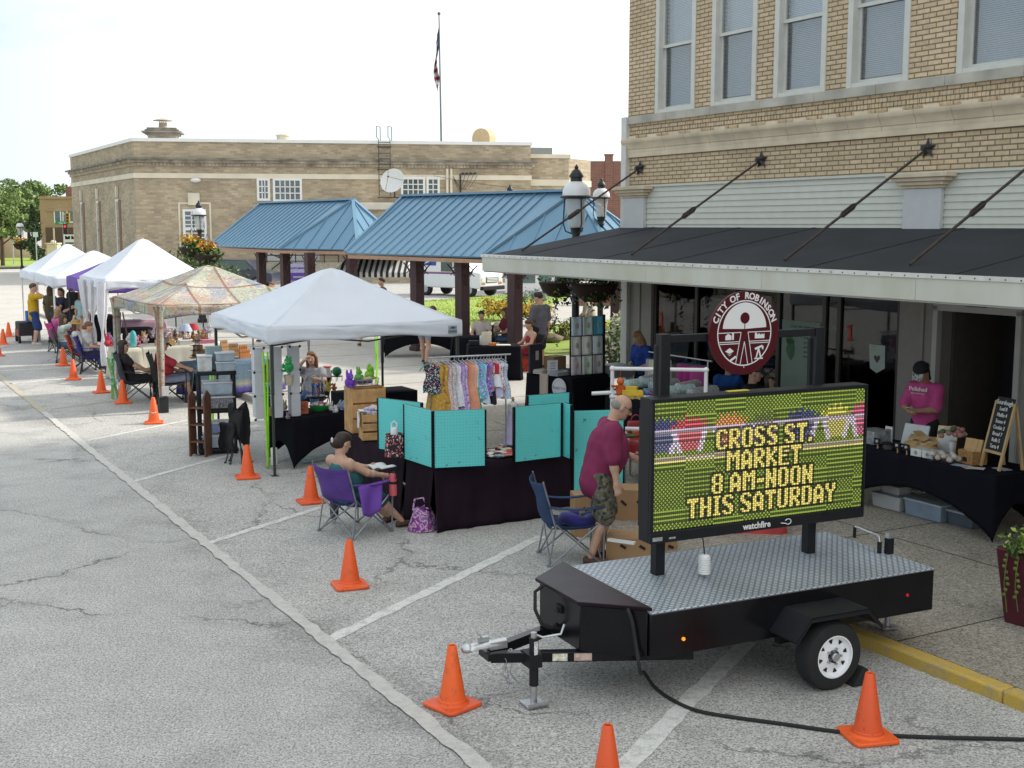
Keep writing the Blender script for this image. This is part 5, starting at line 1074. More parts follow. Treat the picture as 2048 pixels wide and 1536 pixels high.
def blob_toy(name,mb_m,kind=0):
    t=thing(name,'x','toy'); b=MB(); b.ell((0,0,.055),(.055,.05,.055),10,7,jit=.05); b.ell((.01,0,.125),(.042,.042,.04),10,7,jit=.05)
    for s in (-1,1): b.ell((.0,s*.03,.165),(.014,.014,.02+.02*(kind==1)),6,5); b.ell((.045,s*.03,.02),(.03,.016,.016),6,5); b.ell((.03,s*.055,.07),(.02,.015,.03),6,5)
    b.build('body',mb_m[0],t); b=MB(); b.ell((.045,0,.115),(.016,.022,.016),6,5); b.build('muzzle',mb_m[1],t); return t
def tag1(o,label,cat,group=None): return tag(o,label,cat,group)
def boxthing(name,label,cat,loc,rz,d,m,group=None,lid=None,bev=.006,taper=None):
    t=thing(name,label,cat,loc,rz,group); b=MB(); b.box((0,0,d[2]/2),d,0,top=taper); b.build('body',m,t,bev=bev)
    if lid: b=MB(); b.box((0,0,d[2]+.012),(d[0]*(taper[0] if taper else 1)+.02,d[1]*(taper[1] if taper else 1)+.02,.024)); b.build('lid',lid,t,bev=.006)
    return t
m_tentw=mat('tent_white',(.86,.89,.93),.75,var=.03,vs=1.5,bump=.8,bs=4.0)
for n_ in ('tent_white',):
    mm=MC[n_]; bs=mm.node_tree.nodes['Principled BSDF']; t_=mm.node_tree; tl=t_.nodes.new('ShaderNodeBsdfTranslucent'); tl.inputs['Color'].default_value=(.8,.84,.95,1); ms=t_.nodes.new('ShaderNodeMixShader'); ms.inputs[0].default_value=.32; out=t_.nodes['Material Output']; t_.links.new(bs.outputs[0],ms.inputs[1]); t_.links.new(tl.outputs[0],ms.inputs[2]); t_.links.new(ms.outputs[0],out.inputs['Surface'])
# tents
ft=tent('low white canopy tent nearest the camera with small logo patch on its valance',5.37,16.30,-1.5,2.95,3.1,2.10,1.86,2.88,m_tentw,mat('dark_green_grey_leg',(.045,.055,.05),.45,.3))
b=MB(); b.b2((2.72,-.020,1.90),(2.86,-.016,2.02)); lp_=b.build('logo_patch',mat('logo_grey',(.32,.36,.40),.6,var=.1),ft)
b=MB(); b.prism([(2.74,1.98),(2.79,2.01),(2.85,1.985),(2.80,1.975)],.021,.023,M=Matrix.Rotation(PI/2,4,'X')); b.build('roof_mark',mat('logo_dark',(.03,.05,.06),.6),lp_); textm('EUREKA!',.038,mat('logo_dark',(.03,.05,.06),.6),face((2.79,-.022,1.935),(0,-1,0)),lp_)
g=NT('patchwork_cloth'); ob=g.tc.outputs['Object']; vo=g.n('ShaderNodeTexVoronoi',{'Scale':15.0,'Vector':ob}); n1=g.noise(9,5,.7); n2=g.noise(26,4,.7)
vc=g.n('ShaderNodeTexVoronoi',{'Scale':3.2,'Vector':ob}); cs_=g.n('ShaderNodeSeparateColor',{'Color':vc.outputs['Color']})
pc=g.ramp(cs_.outputs[0],(.05,(.26,.30,.36)),(.3,(.42,.34,.30)),(.5,(.46,.44,.36)),(.7,(.30,.34,.27)),(.95,(.44,.28,.22))); vs_=g.n('ShaderNodeSeparateColor',{'Color':vo.outputs['Color']})
fl=g.ramp(vs_.outputs[0],(.1,(.50,.16,.12)),(.3,(.16,.18,.36)),(.5,(.62,.58,.48)),(.7,(.18,.30,.18)),(.9,(.52,.34,.12))); pc=g.mix(g.ramp(vo.outputs['Distance'],(.22,.85),(.40,0.0)),pc,fl); pc=g.mix(1,pc,g.ramp(n2,(.3,.6),(.62,1.15)),'MULTIPLY')
ck=g.n('ShaderNodeTexBrick',{'Vector':g.tc.outputs['UV'],'Color1':(1,1,1,1),'Color2':(.9,.95,.9,1),'Mortar':(.50,.27,.16,1),'Scale':1.0,'Mortar Size':.03,'Brick Width':.8,'Row Height':.8},offset=0.0)
pc=g.mix(.75,pc,ck.outputs['Color'],'MULTIPLY'); m_patch=g.out(pc,.85)
pt=tent('patchwork quilt covered canopy tent with cloth wrapped legs',5.45,23.0,2,3.05,3.35,2.02,1.78,2.72,m_patch,m_tube,legs=(0,1,1,0))
for k,(x,y) in enumerate(((.05,.05),(.05,3.3))):
    l=MB(); l.tube([(x,y,0),(x,y,2.0)],.018,n=8); lg=l.build('leg',m_tube,pt)
    w_=MB(); w_.lathe([(.055,.28),(.06,.6),(.075,1.1),(.07,1.6),(.10,1.9),(.13,2.0)],(x,y,0),14,cap=False); w_.build('leg_wrap',m_patch,lg)
    if k==0: w_=MB(); w_.b2((x-.07,y-.09,.01),(x+.09,y+.07,.30)); w_.b2((x-.02,y-.11,.33),(x+.10,y-.03,.50),1); w_.build('leg_weight',[mat('weight_black',(.02,.02,.022),.8),mat('pale_pad',(.5,.5,.48),.7)],lg)
w3=tent('tall white canopy tent with gathered white curtains hanging at its corner',5.72,29.35,0,2.55,2.7,2.24,2.0,3.22,m_tentw,mat('white_leg',(.62,.63,.65),.5))
m_cur=mat('sheer_curtain',(.68,.68,.72),.85,var=.05,alpha=.82)
for (x,y,ph,zz) in ((-.02,2.1,0,.75),(-.02,1.1,1.5,.7),(.03,.12,3,.25)):
    b=MB()
    def cur(u,v,x=x,y=y,ph=ph,zz=zz):
        z=2.18-(2.18-zz)*v; wd=.26*(1-.75*math.exp(-((v-.62)/.16)**2))*(1-.25*v); a=2*PI*u; r=wd*(.75+.25*math.sin(5*a+ph))
        return (x+r*.55*math.cos(a)+.05*math.sin(3*v+ph),y+r*math.sin(a)+.06*math.sin(2.2*v+ph),z)
    b.grid(cur,24,22); b.build('curtain',m_cur,w3)
b=MB(); b.b2((0,-.12,.0),(.16,.06,.36)); b.build('leg_weight',mat('weight_black',(.02,.02,.022),.8),w3,bev=.03)
m_purt=mat('tent_purple',(.135,.065,.33),.75,var=.06); m_blut=mat('tent_white_shade',(.66,.69,.74),.75,var=.03,vs=1.5)
tent('purple canopy tent half hidden between two white tents',6.0,32.6,0,3.0,3.0,2.10,1.72,2.85,m_purt,m_btube)
tent('white canopy tent with blue straps, between the purple tent and the last tent',5.72,36.3,0,2.9,3.0,2.05,1.75,2.78,m_tentw,mat('white_leg',(.62,.63,.65),.5))
tent('farthest white canopy tent at the end of the row, by the man in yellow',5.72,39.45,0,2.5,3.0,2.05,1.78,2.95,m_tentw,mat('white_leg',(.62,.63,.65),.5))
# ---------------- the sewing stall: dark tables, teal boards, crates ----------------
drape_table('long dark plum cloth table facing the trailer, under the teal pegboards',W(5.98,12.38,0),SR,2.0,.75,.76,m_plumcl,fold=.012,flare=.03,hem=.01)
drape_table('dark plum cloth table running back along the kerb side, under the wooden crates',W(5.98,13.16,0),SR,.75,2.0,.75,m_plumcl,fold=.012,flare=.03,hem=.03)
g=NT('teal_pegboard'); uv=g.tc.outputs['UV']; mpg=g.n('ShaderNodeMapping',{'Vector':uv,'Scale':(28,28,28)}); sx=g.n('ShaderNodeSeparateXYZ',{'Vector':mpg.outputs[0]})
fx_=g.math('SUBTRACT',g.math('FRACT',sx.outputs[0]),.5); fy_=g.math('SUBTRACT',g.math('FRACT',sx.outputs[1]),.5); dd=g.math('ADD',g.math('MULTIPLY',fx_,fx_),g.math('MULTIPLY',fy_,fy_)); hole=g.math('LESS_THAN',dd,.016)
tcol=g.mix(g.noise(1.8,5,.6),(.095,.55,.54),(.13,.62,.60)); tcol=g.mix(g.math('MULTIPLY',g.ramp(g.noise(11,5,.75),(.60,0.0),(.66,1.0)),.75),tcol,(.04,.10,.10)); m_teal=g.out(g.mix(hole,tcol,(.04,.30,.30)),.6)
def pegboard(label,p,q,h,zb,lean=0,group='teal pegboard display panels'):
    p,q=Vector(p),Vector(q); d=q-p; l=math.hypot(d.x,d.y); a=math.atan2(d.y,d.x); t=thing('pegboard',label,'display board',(p.x,p.y,zb),a,group)
    b=MB(); b.b2((0,0,0),(l,.012,h)); b.build('panel',m_teal,t); b=MB()
    b.b2((-.012,-.008,0),(.008,.03,h)); b.b2((l-.008,-.008,0),(l+.012,.03,h)); b.b2((0,.013,h-.02),(l,.032,h+.004)); b.b2((0,.013,0),(l,.032,.02)); b.build('edge_frame',m_gblack,t); return t
hb=zat(gp(868,936,.76),823)-.76
B3=gp(868,936,.765); B3r=gp(971,931,.765); pegboard('teal pegboard panel squarely facing the camera at the table corner',B3,B3r,hb,.765)
B2=gp(809,917,.765); pegboard('teal pegboard panel hinged to the left of the corner one, angled back',B2,B3+Vector((-.02,.02,0)),hb,.765)
B1=gp(757,897,.765); zt1=.765+zat(gp(757,897,.765),796)-.765; B1r=gp(842,806,zt1); pegboard('teal pegboard panel at the back left, beside the wooden crates',B1,B1r,zt1-.765,.765)
B4=gp(1029,924,.765); B4r=gp(1122,913,.765); pegboard('teal pegboard panel standing at the right end of the dark table',B4,B4r,zat(B4,815)-.765,.765)
B7=gp(1143,925,.765); pegboard('narrow dark teal pegboard side panel folded behind the right panel',B4r+Vector((.02,.05,0)),B7+Vector((0,.22,0)),zat(B4,815)-.765,.765)
B6=gp(1146,1030,0); B6r=B6+Vector((.62,.12,0)); pegboard('tall teal pegboard panel reaching the ground behind the man in maroon',B6,B6r,zat(B6,824),0.01)
B5=gp(1128,896,.765); pegboard('teal pegboard panel seen from behind with a white handle on top',B4+Vector((.16,.5,0)),B4r+Vector((.12,.45,0)),zat(B4,815)-.70,.765)
c1=gp(727,882,.765); crate('lower wooden crate with white towel hanging over its edge, on the dark table',c1+Vector((0,0,0)),SR+R(-14),.46,.34,.35)
c2=gp(713,830,.76); crate('upper wooden crate standing open behind the lower crate',W(6.05,14.95,.76),SR+R(-6),.44,.40,.60)
t=thing('hand_towel','white towel hung over the front edge of the lower wooden crate','towel',c1+Vector((-.02,0,.36)),SR+R(-14)); b=MB()
b.grid(lambda u,v:(-.025+.0*u-.012*math.sin(5*u),.04+.14*u+.01*math.sin(9*v),-.20*v+.02*math.sin(PI*min(1,v*4))),8,10); b.grid(lambda u,v:(-.02+.15*v,.04+.14*u,.02-.01*v),6,4); b.build('cloth',mat('towel_white',(.6,.64,.68),.95,var=.08,bump=.3),t,solid=.012)
boxthing('clear_bin','clear plastic bin of yellow and mixed fabric sitting in the lower crate','storage bin',c1+Matrix.Rotation(SR-R(14),3,'Z')@Vector((.25,.17,.22)),SR-R(14),(.40,.28,.15),mat('mixed_fabric',(.42,.40,.42),.9,var=.6,vs=22))
for i,(dx,dy,sc_,c) in enumerate(((.1,.1,.06,(.4,.35,.5)),(.25,.12,.07,(.55,.5,.45)),(.33,.2,.06,(.22,.08,.2)),(.18,.22,.06,(.5,.45,.4)),(.30,.1,.05,(.55,.45,.12)))):
    o=MB(); o.ell((0,0,0),(sc_*1.3,sc_,sc_*.6),10,6,jit=.18); o=o.build('folded_cloth',mat('cloth_roll_%s'%['lilac','cream','plum','beige','yellow'][i],c,.95,var=.3,vs=30)); place(o,c1+Matrix.Rotation(SR-R(14),3,'Z')@Vector((dx,dy,.39)),i); tag(o,['crumpled lilac cloth heaped in the lower crate','crumpled cream cloth heaped in the lower crate','crumpled plum cloth at the right of the lower crate','crumpled beige cloth at the back of the lower crate','crumpled yellow cloth at the front of the lower crate'][i],'cloth','cloths heaped in the crate')
# flat goods between the boards
flat_cols=[(.5,.05,.04),(.55,.55,.5),(.03,.03,.04),(.45,.42,.3),(.25,.3,.33),(.45,.2,.15)]
def flatgoods(c):
    b=MB(); b.box((0,0,.008),(.13,.07,.014)); b.ell((0,0,.015),(.05,.03,.008),8,4); return b.build('zip_pouch',mat('pouch_%d'%flat_cols.index(c),c,.85,var=.35,vs=40),None,bev=.003)
nm_=['red','white','black','tan','grey blue','rust']
for k,c in enumerate(flat_cols):
    clutter('zip_pouch','small %s zip pouch laid flat in the gap between the teal boards'%nm_[k],'pouch','zip pouches laid out between the boards',[(W(6.75+random.uniform(0,.48),12.48+random.uniform(0,.55),.766+.004*i),random.uniform(0,3)) for i in range(6)],lambda c=c:flatgoods(c))
# patterned tote with bottle hanging on left boards
t=thing('tote_bag','black tote bag with red and white print hung on the angled teal board','bag',gp(789,909,.80),SR-R(50)); b=MB(); b.grid(lambda u,v:(.13*math.cos(2*PI*u)*(1-.15*v),.065*math.sin(2*PI*u),-.02+.27*v+.01*math.sin(8*u)),20,6); b.add([(.13*math.cos(2*PI*i/20),.065*math.sin(2*PI*i/20),-.02) for i in range(20)],[tuple(range(19,-1,-1))]); b.build('body',speckled('bag_print',(.012,.010,.014),[(.45,.08,.10),(.55,.5,.48),(.03,.02,.03)],45,.5),t)
t=thing('water_bottle','white water bottle with loop handle sticking out of the printed tote','bottle',gp(789,909,.80)+Vector((.0,.0,.24)),0); b=MB(); b.lathe([(.042,-.06),(.045,-.05),(.045,.07),(.038,.085),(.0,.09)],(0,0,0),16); b.build('body',mat('bottle_white',(.66,.68,.70),.35,var=0),t); b=MB(); b.tube([(-.03,0,.08),(-.035,0,.13),(0,0,.16),(.035,0,.13),(.03,0,.08)],.010,n=8); b.build('handle',MC['bottle_white'],t)
# tie dye bag
t=thing('tie_dye_bag','slumped pink purple and white tie dye tote bag on the asphalt by the dark table','bag',gp(846,1062,0),R(20)); b=MB()
def tb_(u,v):
    a=2*PI*u; r=.155*(1-.35*v**1.6)*(1+.06*math.sin(3*a)+.05*math.sin(5*a+4*v)); return (r*1.05*math.cos(a),r*.75*math.sin(a),.012+.26*v*(1+.12*math.sin(2*a)))
b.grid(tb_,32,14); b.add([tb_(i/32,0) for i in range(32)],[tuple(range(31,-1,-1))]); g=NT('tie_dye'); n1=g.n('ShaderNodeTexNoise',{'Scale':8.0,'Detail':3.0,'Distortion':1.8,'Vector':g.tc.outputs['Object']}); m_td=g.out(g.ramp(n1.outputs['Fac'],(.34,(.10,.03,.20)),(.44,(.28,.04,.25)),(.50,(.62,.56,.62)),(.55,(.45,.10,.36)),(.62,(.10,.16,.35))),.9); b.build('body',m_td,t)
b=MB(); b.tube([(-.1,.06,.24),(-.07,.09,.36),(.03,.09,.37),(.08,.06,.25)],.012,n=6); b.tube([(-.1,-.06,.24),(-.03,-.07,.30),(.08,-.05,.26)],.012,n=6); b.build('handle',m_td,t)
# purple and blue camp chairs
m_pur=mat('chair_purple',(.085,.035,.22),.85,var=.12,bump=.15); m_navyf=mat('chair_navy',(.018,.045,.115),.85,var=.12,bump=.15)
camp_chair('purple folding camp chair with grey legs holding the seated woman',gp(712,1063,0),46,m_pur,m_tube,w=.62,h=.84)
t=thing('purple_cloth','purple carry bag hanging from the side of the purple chair','chair bag',gp(712,1063,.0),R(46)); b=MB(); b.grid(lambda u,v:(-.24+.36*u-.10*v*(u-.3),-.345-.02*math.sin(6*u+2*v)-.03*v,.62-.38*v*(1-.35*abs(u-.45))),10,8); b.build('body',mat('cloth_violet',(.15,.06,.36),.9,var=.12),t,solid=.01)
t=thing('grey_chair_bag','dark grey drawstring sleeve dangling behind the purple chair','chair bag',gp(669,1047,.0),R(22)); b=MB(); b.lathe([(.02,.03),(.05,.05),(.055,.2),(.045,.33),(.02,.38)],(0,0,.02),12); b.tube([(.0,.0,.05),(.03,.02,-.0),(.0,.03,-.02),(-.02,0,.03)],.004,n=5); b.build('body',mat('bag_grey',(.07,.075,.08),.9),t)
camp_chair('empty navy blue camp chair beside the man in the maroon shirt',gp(1142,1118,0),10,m_navyf,m_tube,w=.56,h=.90)
t=thing('neck_pillow','plump royal blue neck pillow lying on the navy chair seat','pillow',gp(1150,1118,0)+Vector((.02,.0,.44)),R(40)); b=MB(); b.tube([(.135*math.cos(a),.135*math.sin(a),.02*math.cos(a*2)) for a in [R(35)+R(290)*i/20 for i in range(21)]],[.05]+[.068]*19+[.05],n=14); b.build('body',mat('royal_velour',(.025,.022,.19),.8,var=.15,sheen=.3),t); b=MB(); b.ell((.0,-.14,-.03),(.07,.03,.02),8,5); b.build('tan_tag',mat('tan_cloth',(.40,.28,.12),.8),t)
# clothes rack with small dresses
RX=Vector((math.cos(R(22)),math.sin(R(22)),0)); rr=gp(1014,897,.1); rl=rr-RX*1.24; zb_=zat(rr,709)
t=thing('clothes_rack','silver tube rail rack carrying the children\'s dresses','clothes rack',(rl.x,rl.y,.1),R(22)); b=MB(); h_=zb_-.1
b.cyl((-.02,0,h_),(1.30,0,h_),.013,n=10); b.build('rail',m_galv,t)
for x in (.02,1.22): b=MB(); b.cyl((x,0,0),(x,0,h_),.012,n=8); b.bar((x,-.25,.02),(x,.25,.02),.025,.025); b.build('post',m_galv,t)
def garment(label,u,ln,m,m2=None,kind='dress',wd=.15,yaw=70,trim=None):
    p=rl+RX*u; t=thing('hanging_dress' if kind!='shorts' else 'hanging_outfit',label,'garment',(p.x,p.y,zb_),R(22)-R(yaw),'children\'s clothes on the silver rack')
    hg=MB(); hg.tube([(0,0,.0),(.012,0,.012),(.02,0,.0),(.01,0,-.02),(0,0,-.05)],.003,n=5); hg.tube([(-wd*.85,0,-.105),(0,0,-.05),(wd*.85,0,-.105)],.005,n=5); hg.build('hanger',mat('white_hanger',(.66,.66,.68),.4,var=0),t)
    ph=random.random()*6; b=MB(); ln*=1.3; wd*=1.2; fl=.05
    def f(a_,v):
        an=2*PI*a_; w_=wd*(.86-.20*math.exp(-((v-.42)/.2)**2)+ (.38*v*v if kind=='dress' else .10*v)); w_*=1-.32*max(0,.12-v)/.12
        dpt=.022+.05*v+.012*math.sin(5*an+ph)*v; z=-.085-ln*v-(.035*abs(math.cos(an)) if v<.1 else 0)+.012*math.sin(4*an+ph)*(v>.95)
        return (w_*math.cos(an)+.006*math.sin(9*v+ph),dpt*math.sin(an),z)
    nu,nv=20,10; b.grid(f,nu,nv)
    if m2:
        for i in range(len(b.f)): 
            if (i//nu)>=nv*.45: b.m[i]=1
    b.build('bodice',[m,m2 or m],t,smooth=60)
    for sg in (-1,1):
      s_=MB(); s_.grid(lambda a_,v:(sg*(wd*.72+.075*v+.02*math.cos(2*PI*a_)*(1-v*.3)),.030*math.sin(2*PI*a_),-.10-.085*v+.045*math.cos(2*PI*a_)*-sg*0-.03*math.cos(2*PI*a_)),10,3); s_.build('sleeve',trim or m,t,smooth=60); return t
def pat(n,base,cols,sc_=34,thr=.5): up=lambda c:tuple(min(.85,x*1.3) for x in c); base=up(base); cols=[up(c) for c in cols]; return speckled(n,base,cols,sc_,thr,.9)
P_={}
def cl(n,c): return mat('dress_'+n,tuple(min(.85,x*1.25) for x in c),.92,var=.12,vs=12)
G_=[('black romper with tiny bright flowers and mint green sleeves, first on the rack',.05,.34,pat('floral_black',(.012,.014,.03),[(.45,.08,.15),(.08,.35,.35),(.55,.5,.4),(.02,.02,.05)],50),None,'shorts',.13,35,cl('mint',(.13,.52,.40))),
('mustard yellow dress with small pale print behind the black romper',.10,.62,pat('mustard_print',(.42,.24,.035),[(.5,.4,.2),(.3,.16,.03)],30,.35),None,'dress',.13,45,None),
('mustard long dress with brown spots beside the cream gown',.20,.58,pat('mustard_spots',(.40,.22,.04),[(.2,.1,.03),(.5,.35,.1)],24,.4),None,'dress',.12,60,None),
('dusty rose dress in grey shadow print, left middle of the rack',.26,.60,pat('rose_print',(.48,.36,.36),[(.4,.25,.28),(.55,.5,.48)],40),None,'dress',.13,65,None),
('silver grey sequin like gown, longest in the middle of the rack',.32,.64,pat('silver_print',(.45,.43,.42),[(.30,.26,.27),(.62,.58,.55),(.35,.33,.36)],75,.6),None,'dress',.14,68,None),
('white and grey speckled dress with white capped sleeves',.39,.50,pat('white_speck',(.55,.55,.58),[(.4,.4,.48),(.65,.64,.66)],60),None,'dress',.15,62,cl('white',(.6,.6,.63))),
('lavender ruffled dress right of the white speckled one',.46,.60,pat('lavender_print',(.38,.28,.50),[(.30,.18,.42),(.5,.42,.6)],45),None,'dress',.14,66,None),
('pale lilac gown with purple swirl print',.52,.60,pat('lilac_swirl',(.42,.33,.52),[(.25,.12,.38),(.52,.46,.6)],28),None,'dress',.13,70,None),
('plain coral peach dress, the most orange one on the rack',.60,.56,cl('coral',(.62,.27,.17)),None,'dress',.14,55,None),
('pale peach top over coral skirt next to the coral dress',.66,.57,cl('peach',(.60,.36,.27)),cl('coral',(.62,.27,.17)),'dress',.13,66,None),
('green trimmed white dress behind the coral one',.70,.58,cl('offwhite',(.55,.54,.50)),cl('green',(.07,.38,.22)),'dress',.12,72,None),
('bright turquoise dress with mermaid scale print',.75,.42,pat('turq_print',(.08,.35,.48),[(.3,.1,.4),(.1,.5,.5),(.5,.45,.5)],36),None,'dress',.14,58,None),
('sky blue dress with white ruffled hem',.81,.48,cl('sky',(.28,.48,.62)),cl('paleblue',(.45,.56,.64)),'dress',.13,64,None),
('purple and teal galaxy print dress',.86,.40,pat('galaxy_print',(.10,.07,.28),[(.35,.1,.4),(.06,.3,.4),(.4,.35,.5)],30),None,'dress',.13,66,None),
('violet tee with rainbow print, between the galaxy dress and the grey one',.91,.34,pat('rainbow_print',(.26,.15,.42),[(.5,.08,.1),(.5,.4,.05),(.05,.35,.3)],30),None,'shorts',.13,66,None),
('grey and black panda print outfit with dark legs hanging low',.95,.50,pat('panda_print',(.38,.38,.42),[(.04,.04,.05),(.6,.6,.6)],42),cl('nearblack',(.02,.015,.03)),'shorts',.12,66,None),
('red trimmed white outfit, the reddest on the rack',1.00,.30,cl('red',(.42,.02,.04)),cl('white',(.6,.6,.63)),'dress',.14,60,None),
('white dress with lilac bell skirt near the right end of the rack',1.04,.42,cl('white',(.6,.6,.63)),cl('lilacwhite',(.50,.46,.60)),'dress',.13,66,None),
('crimson collared pale top, second from the right end of the rack',1.09,.36,pat('crimson_print',(.50,.50,.54),[(.45,.02,.06),(.6,.6,.62)],30),None,'shorts',.13,60,None),
('pale denim blue dress at the right end of the rack',1.14,.44,pat('denim_print',(.36,.45,.52),[(.5,.55,.6),(.25,.33,.42)],40),None,'dress',.13,52,None)]
for a_ in G_: garment(*a_)
b=MB(); b.lathe([(.10,.0),(.12,-.01),(.12,.01)],(0,0,0),16); 
# dress form with lavender gown
t=thing('dress_form','small white dress form in a long lavender gown with wooden neck knob','mannequin',gp(1026,892,.1),R(20)); b=MB(); b.lathe([(.02,0),(.02,.25)],(0,0,0),10); b.lathe([(.12,0),(.12,.02),(.02,.03)],(0,0,0),14); b.build('stand',m_tube,t)
b=MB(); b.lathe([(.05,.46),(.075,.52),(.085,.60),(.075,.66),(.04,.69),(.03,.70)],(0,0,0),18); b.build('torso',mat('form_white',(.6,.6,.62),.7),t); b=MB(); b.lathe([(.022,.70),(.02,.72),(.026,.735),(.018,.75),(.01,.77),(.0,.772)],(0,0,0),12); b.build('neck_knob',mat('knob_wood',(.42,.24,.1),.5),t)
b=MB(); b.grid(lambda u,v:((.078+.085*v**1.3+.008*math.sin(7*2*PI*u)*v)*math.cos(2*PI*u),(.07+.08*v**1.3)*math.sin(2*PI*u),.60-.56*v),26,12); b.build('gown',mat('gown_lavender',(.46,.42,.60),.9,var=.1),t)
# ---------------- toy stall under the front tent ----------------
drape_table('black fitted cloth table under the near tent with arched hem, full of small toys',W(5.80,16.62,0),SR+R(12),1.75,.75,.75,m_blackcl,arch=.36,fold=.006,flare=0,hem=.02)
m_wp=mat('white_cube_panel',(.52,.54,.58),.5,var=.05); m_conn=mat('black_connector',(.015,.015,.016),.4,var=0)
t=thing('cube_shelf','tall cube shelf of white plastic panels with black round connectors on the toy table','shelf',gp(557,836,.75),SR+R(2))
cs=.34
for k,x in enumerate((-.27,.0,.27)):
    for j in range(3): b=MB(); b.b2((x-.004,.0,.004+j*cs),(x+.004,.30,cs-.004+j*cs)); b.b2((x-.07,-.003,.006+j*cs),(x+.07,.003,cs-.006+j*cs)); b.build('panel',m_wp,t)
    for j in range(4): b=MB(); b.ell((x+.07*0-.075,-.006,j*cs),(.02,.014,.02),10,6); b.ell((x+.075,-.006,j*cs),(.02,.014,.02),10,6); b.build('connector',m_conn,t)
b=MB()
for j in range(1,4): b.b2((-.33,.0,j*cs-.004),(.33,.012,j*cs+.004)); b.b2((-.33,.29,j*cs-.004),(.33,.30,j*cs+.004))
b.build('shelf_wire',m_wp,t,smooth=0)
def cro(n,c): return mat('crochet_'+n,c,.95,var=.25,vs=55,bump=.4,bs=120)
t=blob_toy('crochet_toy',[cro('green',(.03,.30,.09)),cro('greenpale',(.40,.45,.36))]); place(t,gp(578,745,1.44),R(230)); t.scale=(1.3,)*3; tag(t,'green crochet frog over a cream pouch hung in the cube shelf','crochet toy')
t=thing('crochet_pouch','cream crochet pouch hanging below the green frog in the cube shelf','pouch',gp(578,758,1.30),SR); b=MB(); b.lathe([(.055,-.09),(.065,0),(.075,.06),(.07,.06)],(0,0,0),14); b.build('body',cro('cream',(.55,.5,.38)),t)
t=thing('crochet_blouse','salmon pink crochet top hung at the left of the cube shelf','crochet top',gp(530,730,1.45),SR); b=MB(); b.grid(lambda u,v:((u-.5)*.17,.01*math.sin(12*u),-.26*v),10,10); b.grid(lambda u,v:(-.07+.03*u,.0,.08*v),2,4); b.grid(lambda u,v:(.04+.03*u,.0,.08*v),2,4); b.build('body',cro('salmon',(.52,.20,.14)),t,solid=.01)
t=thing('crochet_scarf','dark blue and plum crochet scarf below the salmon top','scarf',gp(530,775,1.12),SR); b=MB(); b.grid(lambda u,v:((u-.5)*.16,.01*math.sin(14*u),-.36*v),10,12); b.build('body',cro('bluep',(.06,.06,.16)),t,solid=.01)
t=thing('glass_cloche','glass dome on a small black stand holding a rainbow crochet jellyfish','display dome',gp(632,808,.80),0); b=MB(); b.lathe([(.15,.0),(.16,.02),(.15,.03)],(0,0,.10),28); 
for k in range(3): b.cyl((.1*math.cos(k*2.1),.1*math.sin(k*2.1),0),(.1*math.cos(k*2.1),.1*math.sin(k*2.1),.1),.006,n=6)
b.build('stand',m_conn,t); b=MB(); b.lathe([(.13,.13),(.13,.30),(.115,.37),(.08,.415),(.03,.435),(.0,.438)],(0,0,0),28,cap=False); b.build('dome',glass('clear_dome',(.85,.9,.92),.08,.35),t)
t=thing('crochet_toy','rainbow striped crochet jellyfish under the glass dome','crochet toy',gp(632,808,.80)+Vector((0,0,.14)),0); b=MB(); b.ell((0,0,.16),(.075,.075,.065),14,8); 
for i in range(len(b.f)): b.m[i]=[0,0,1,1,2,2,3,3][min(7,i//14)]
for k in range(7): a=k*.9; b.tube([(.05*math.cos(a),.05*math.sin(a),.12),(.055*math.cos(a+.3),.055*math.sin(a+.3),.06),(.05*math.cos(a),.05*math.sin(a),.0)],.012,n=6,mi=k%4)
b.build('body',[cro('violet',(.14,.03,.30)),cro('blue',(.03,.12,.35)),cro('orange',(.5,.22,.05)),cro('lime',(.22,.42,.08))],t)
t=thing('headphones','white headphones arched over the glass dome','headphones',gp(629,806,.80)+Vector((0,-.01,.0)),0); b=MB(); b.tube([(.16*math.cos(a),0,.26+.20*math.sin(a)) for a in [R(-10)+R(200)*i/14 for i in range(15)]],.012,n=8); b.ell((-.16,0,.24),(.03,.05,.06),12,8); b.ell((.16,0,.24),(.03,.05,.06),12,8); b.build('body',mat('headphone_white',(.6,.58,.52),.5),t)
t=boxthing('relief_tile','terracotta coloured relief panel leaning on the toy table','panel',gp(607,828,.75),SR-R(10),(.15,.02,.19),mat('terracotta',(.42,.12,.06),.7,var=.2,vs=25)); b=MB()
for k in range(6): b.ell((.035*math.cos(k),-.012,.10+.035*math.sin(k)),(.018,.008,.018),8,5)
b.build('relief',mat('terracotta_dark',(.30,.08,.04),.7),t)
t=thing('green_bowl','bright green bowl filled with pink and white crochet on the toy table','bowl',gp(639,822,.75),0); b=MB(); b.lathe([(.08,.0),(.12,.03),(.15,.075),(.155,.085),(.15,.085),(.11,.035),(.0,.02)],(0,0,0),28); b.build('body',mat('bowl_green',(.03,.32,.06),.4,var=.05),t); b=MB()
for k in range(14): a=k*2.4; r=.02+.008*k; b.ell((r*math.cos(a),r*math.sin(a),.095+.03*(1-k/14)),(.035,.028,.022),8,5,mi=k%3)
b.build('contents',[cro('pinkw',(.55,.33,.36)),cro('white',(.6,.58,.55)),cro('rose',(.42,.12,.2))],t)
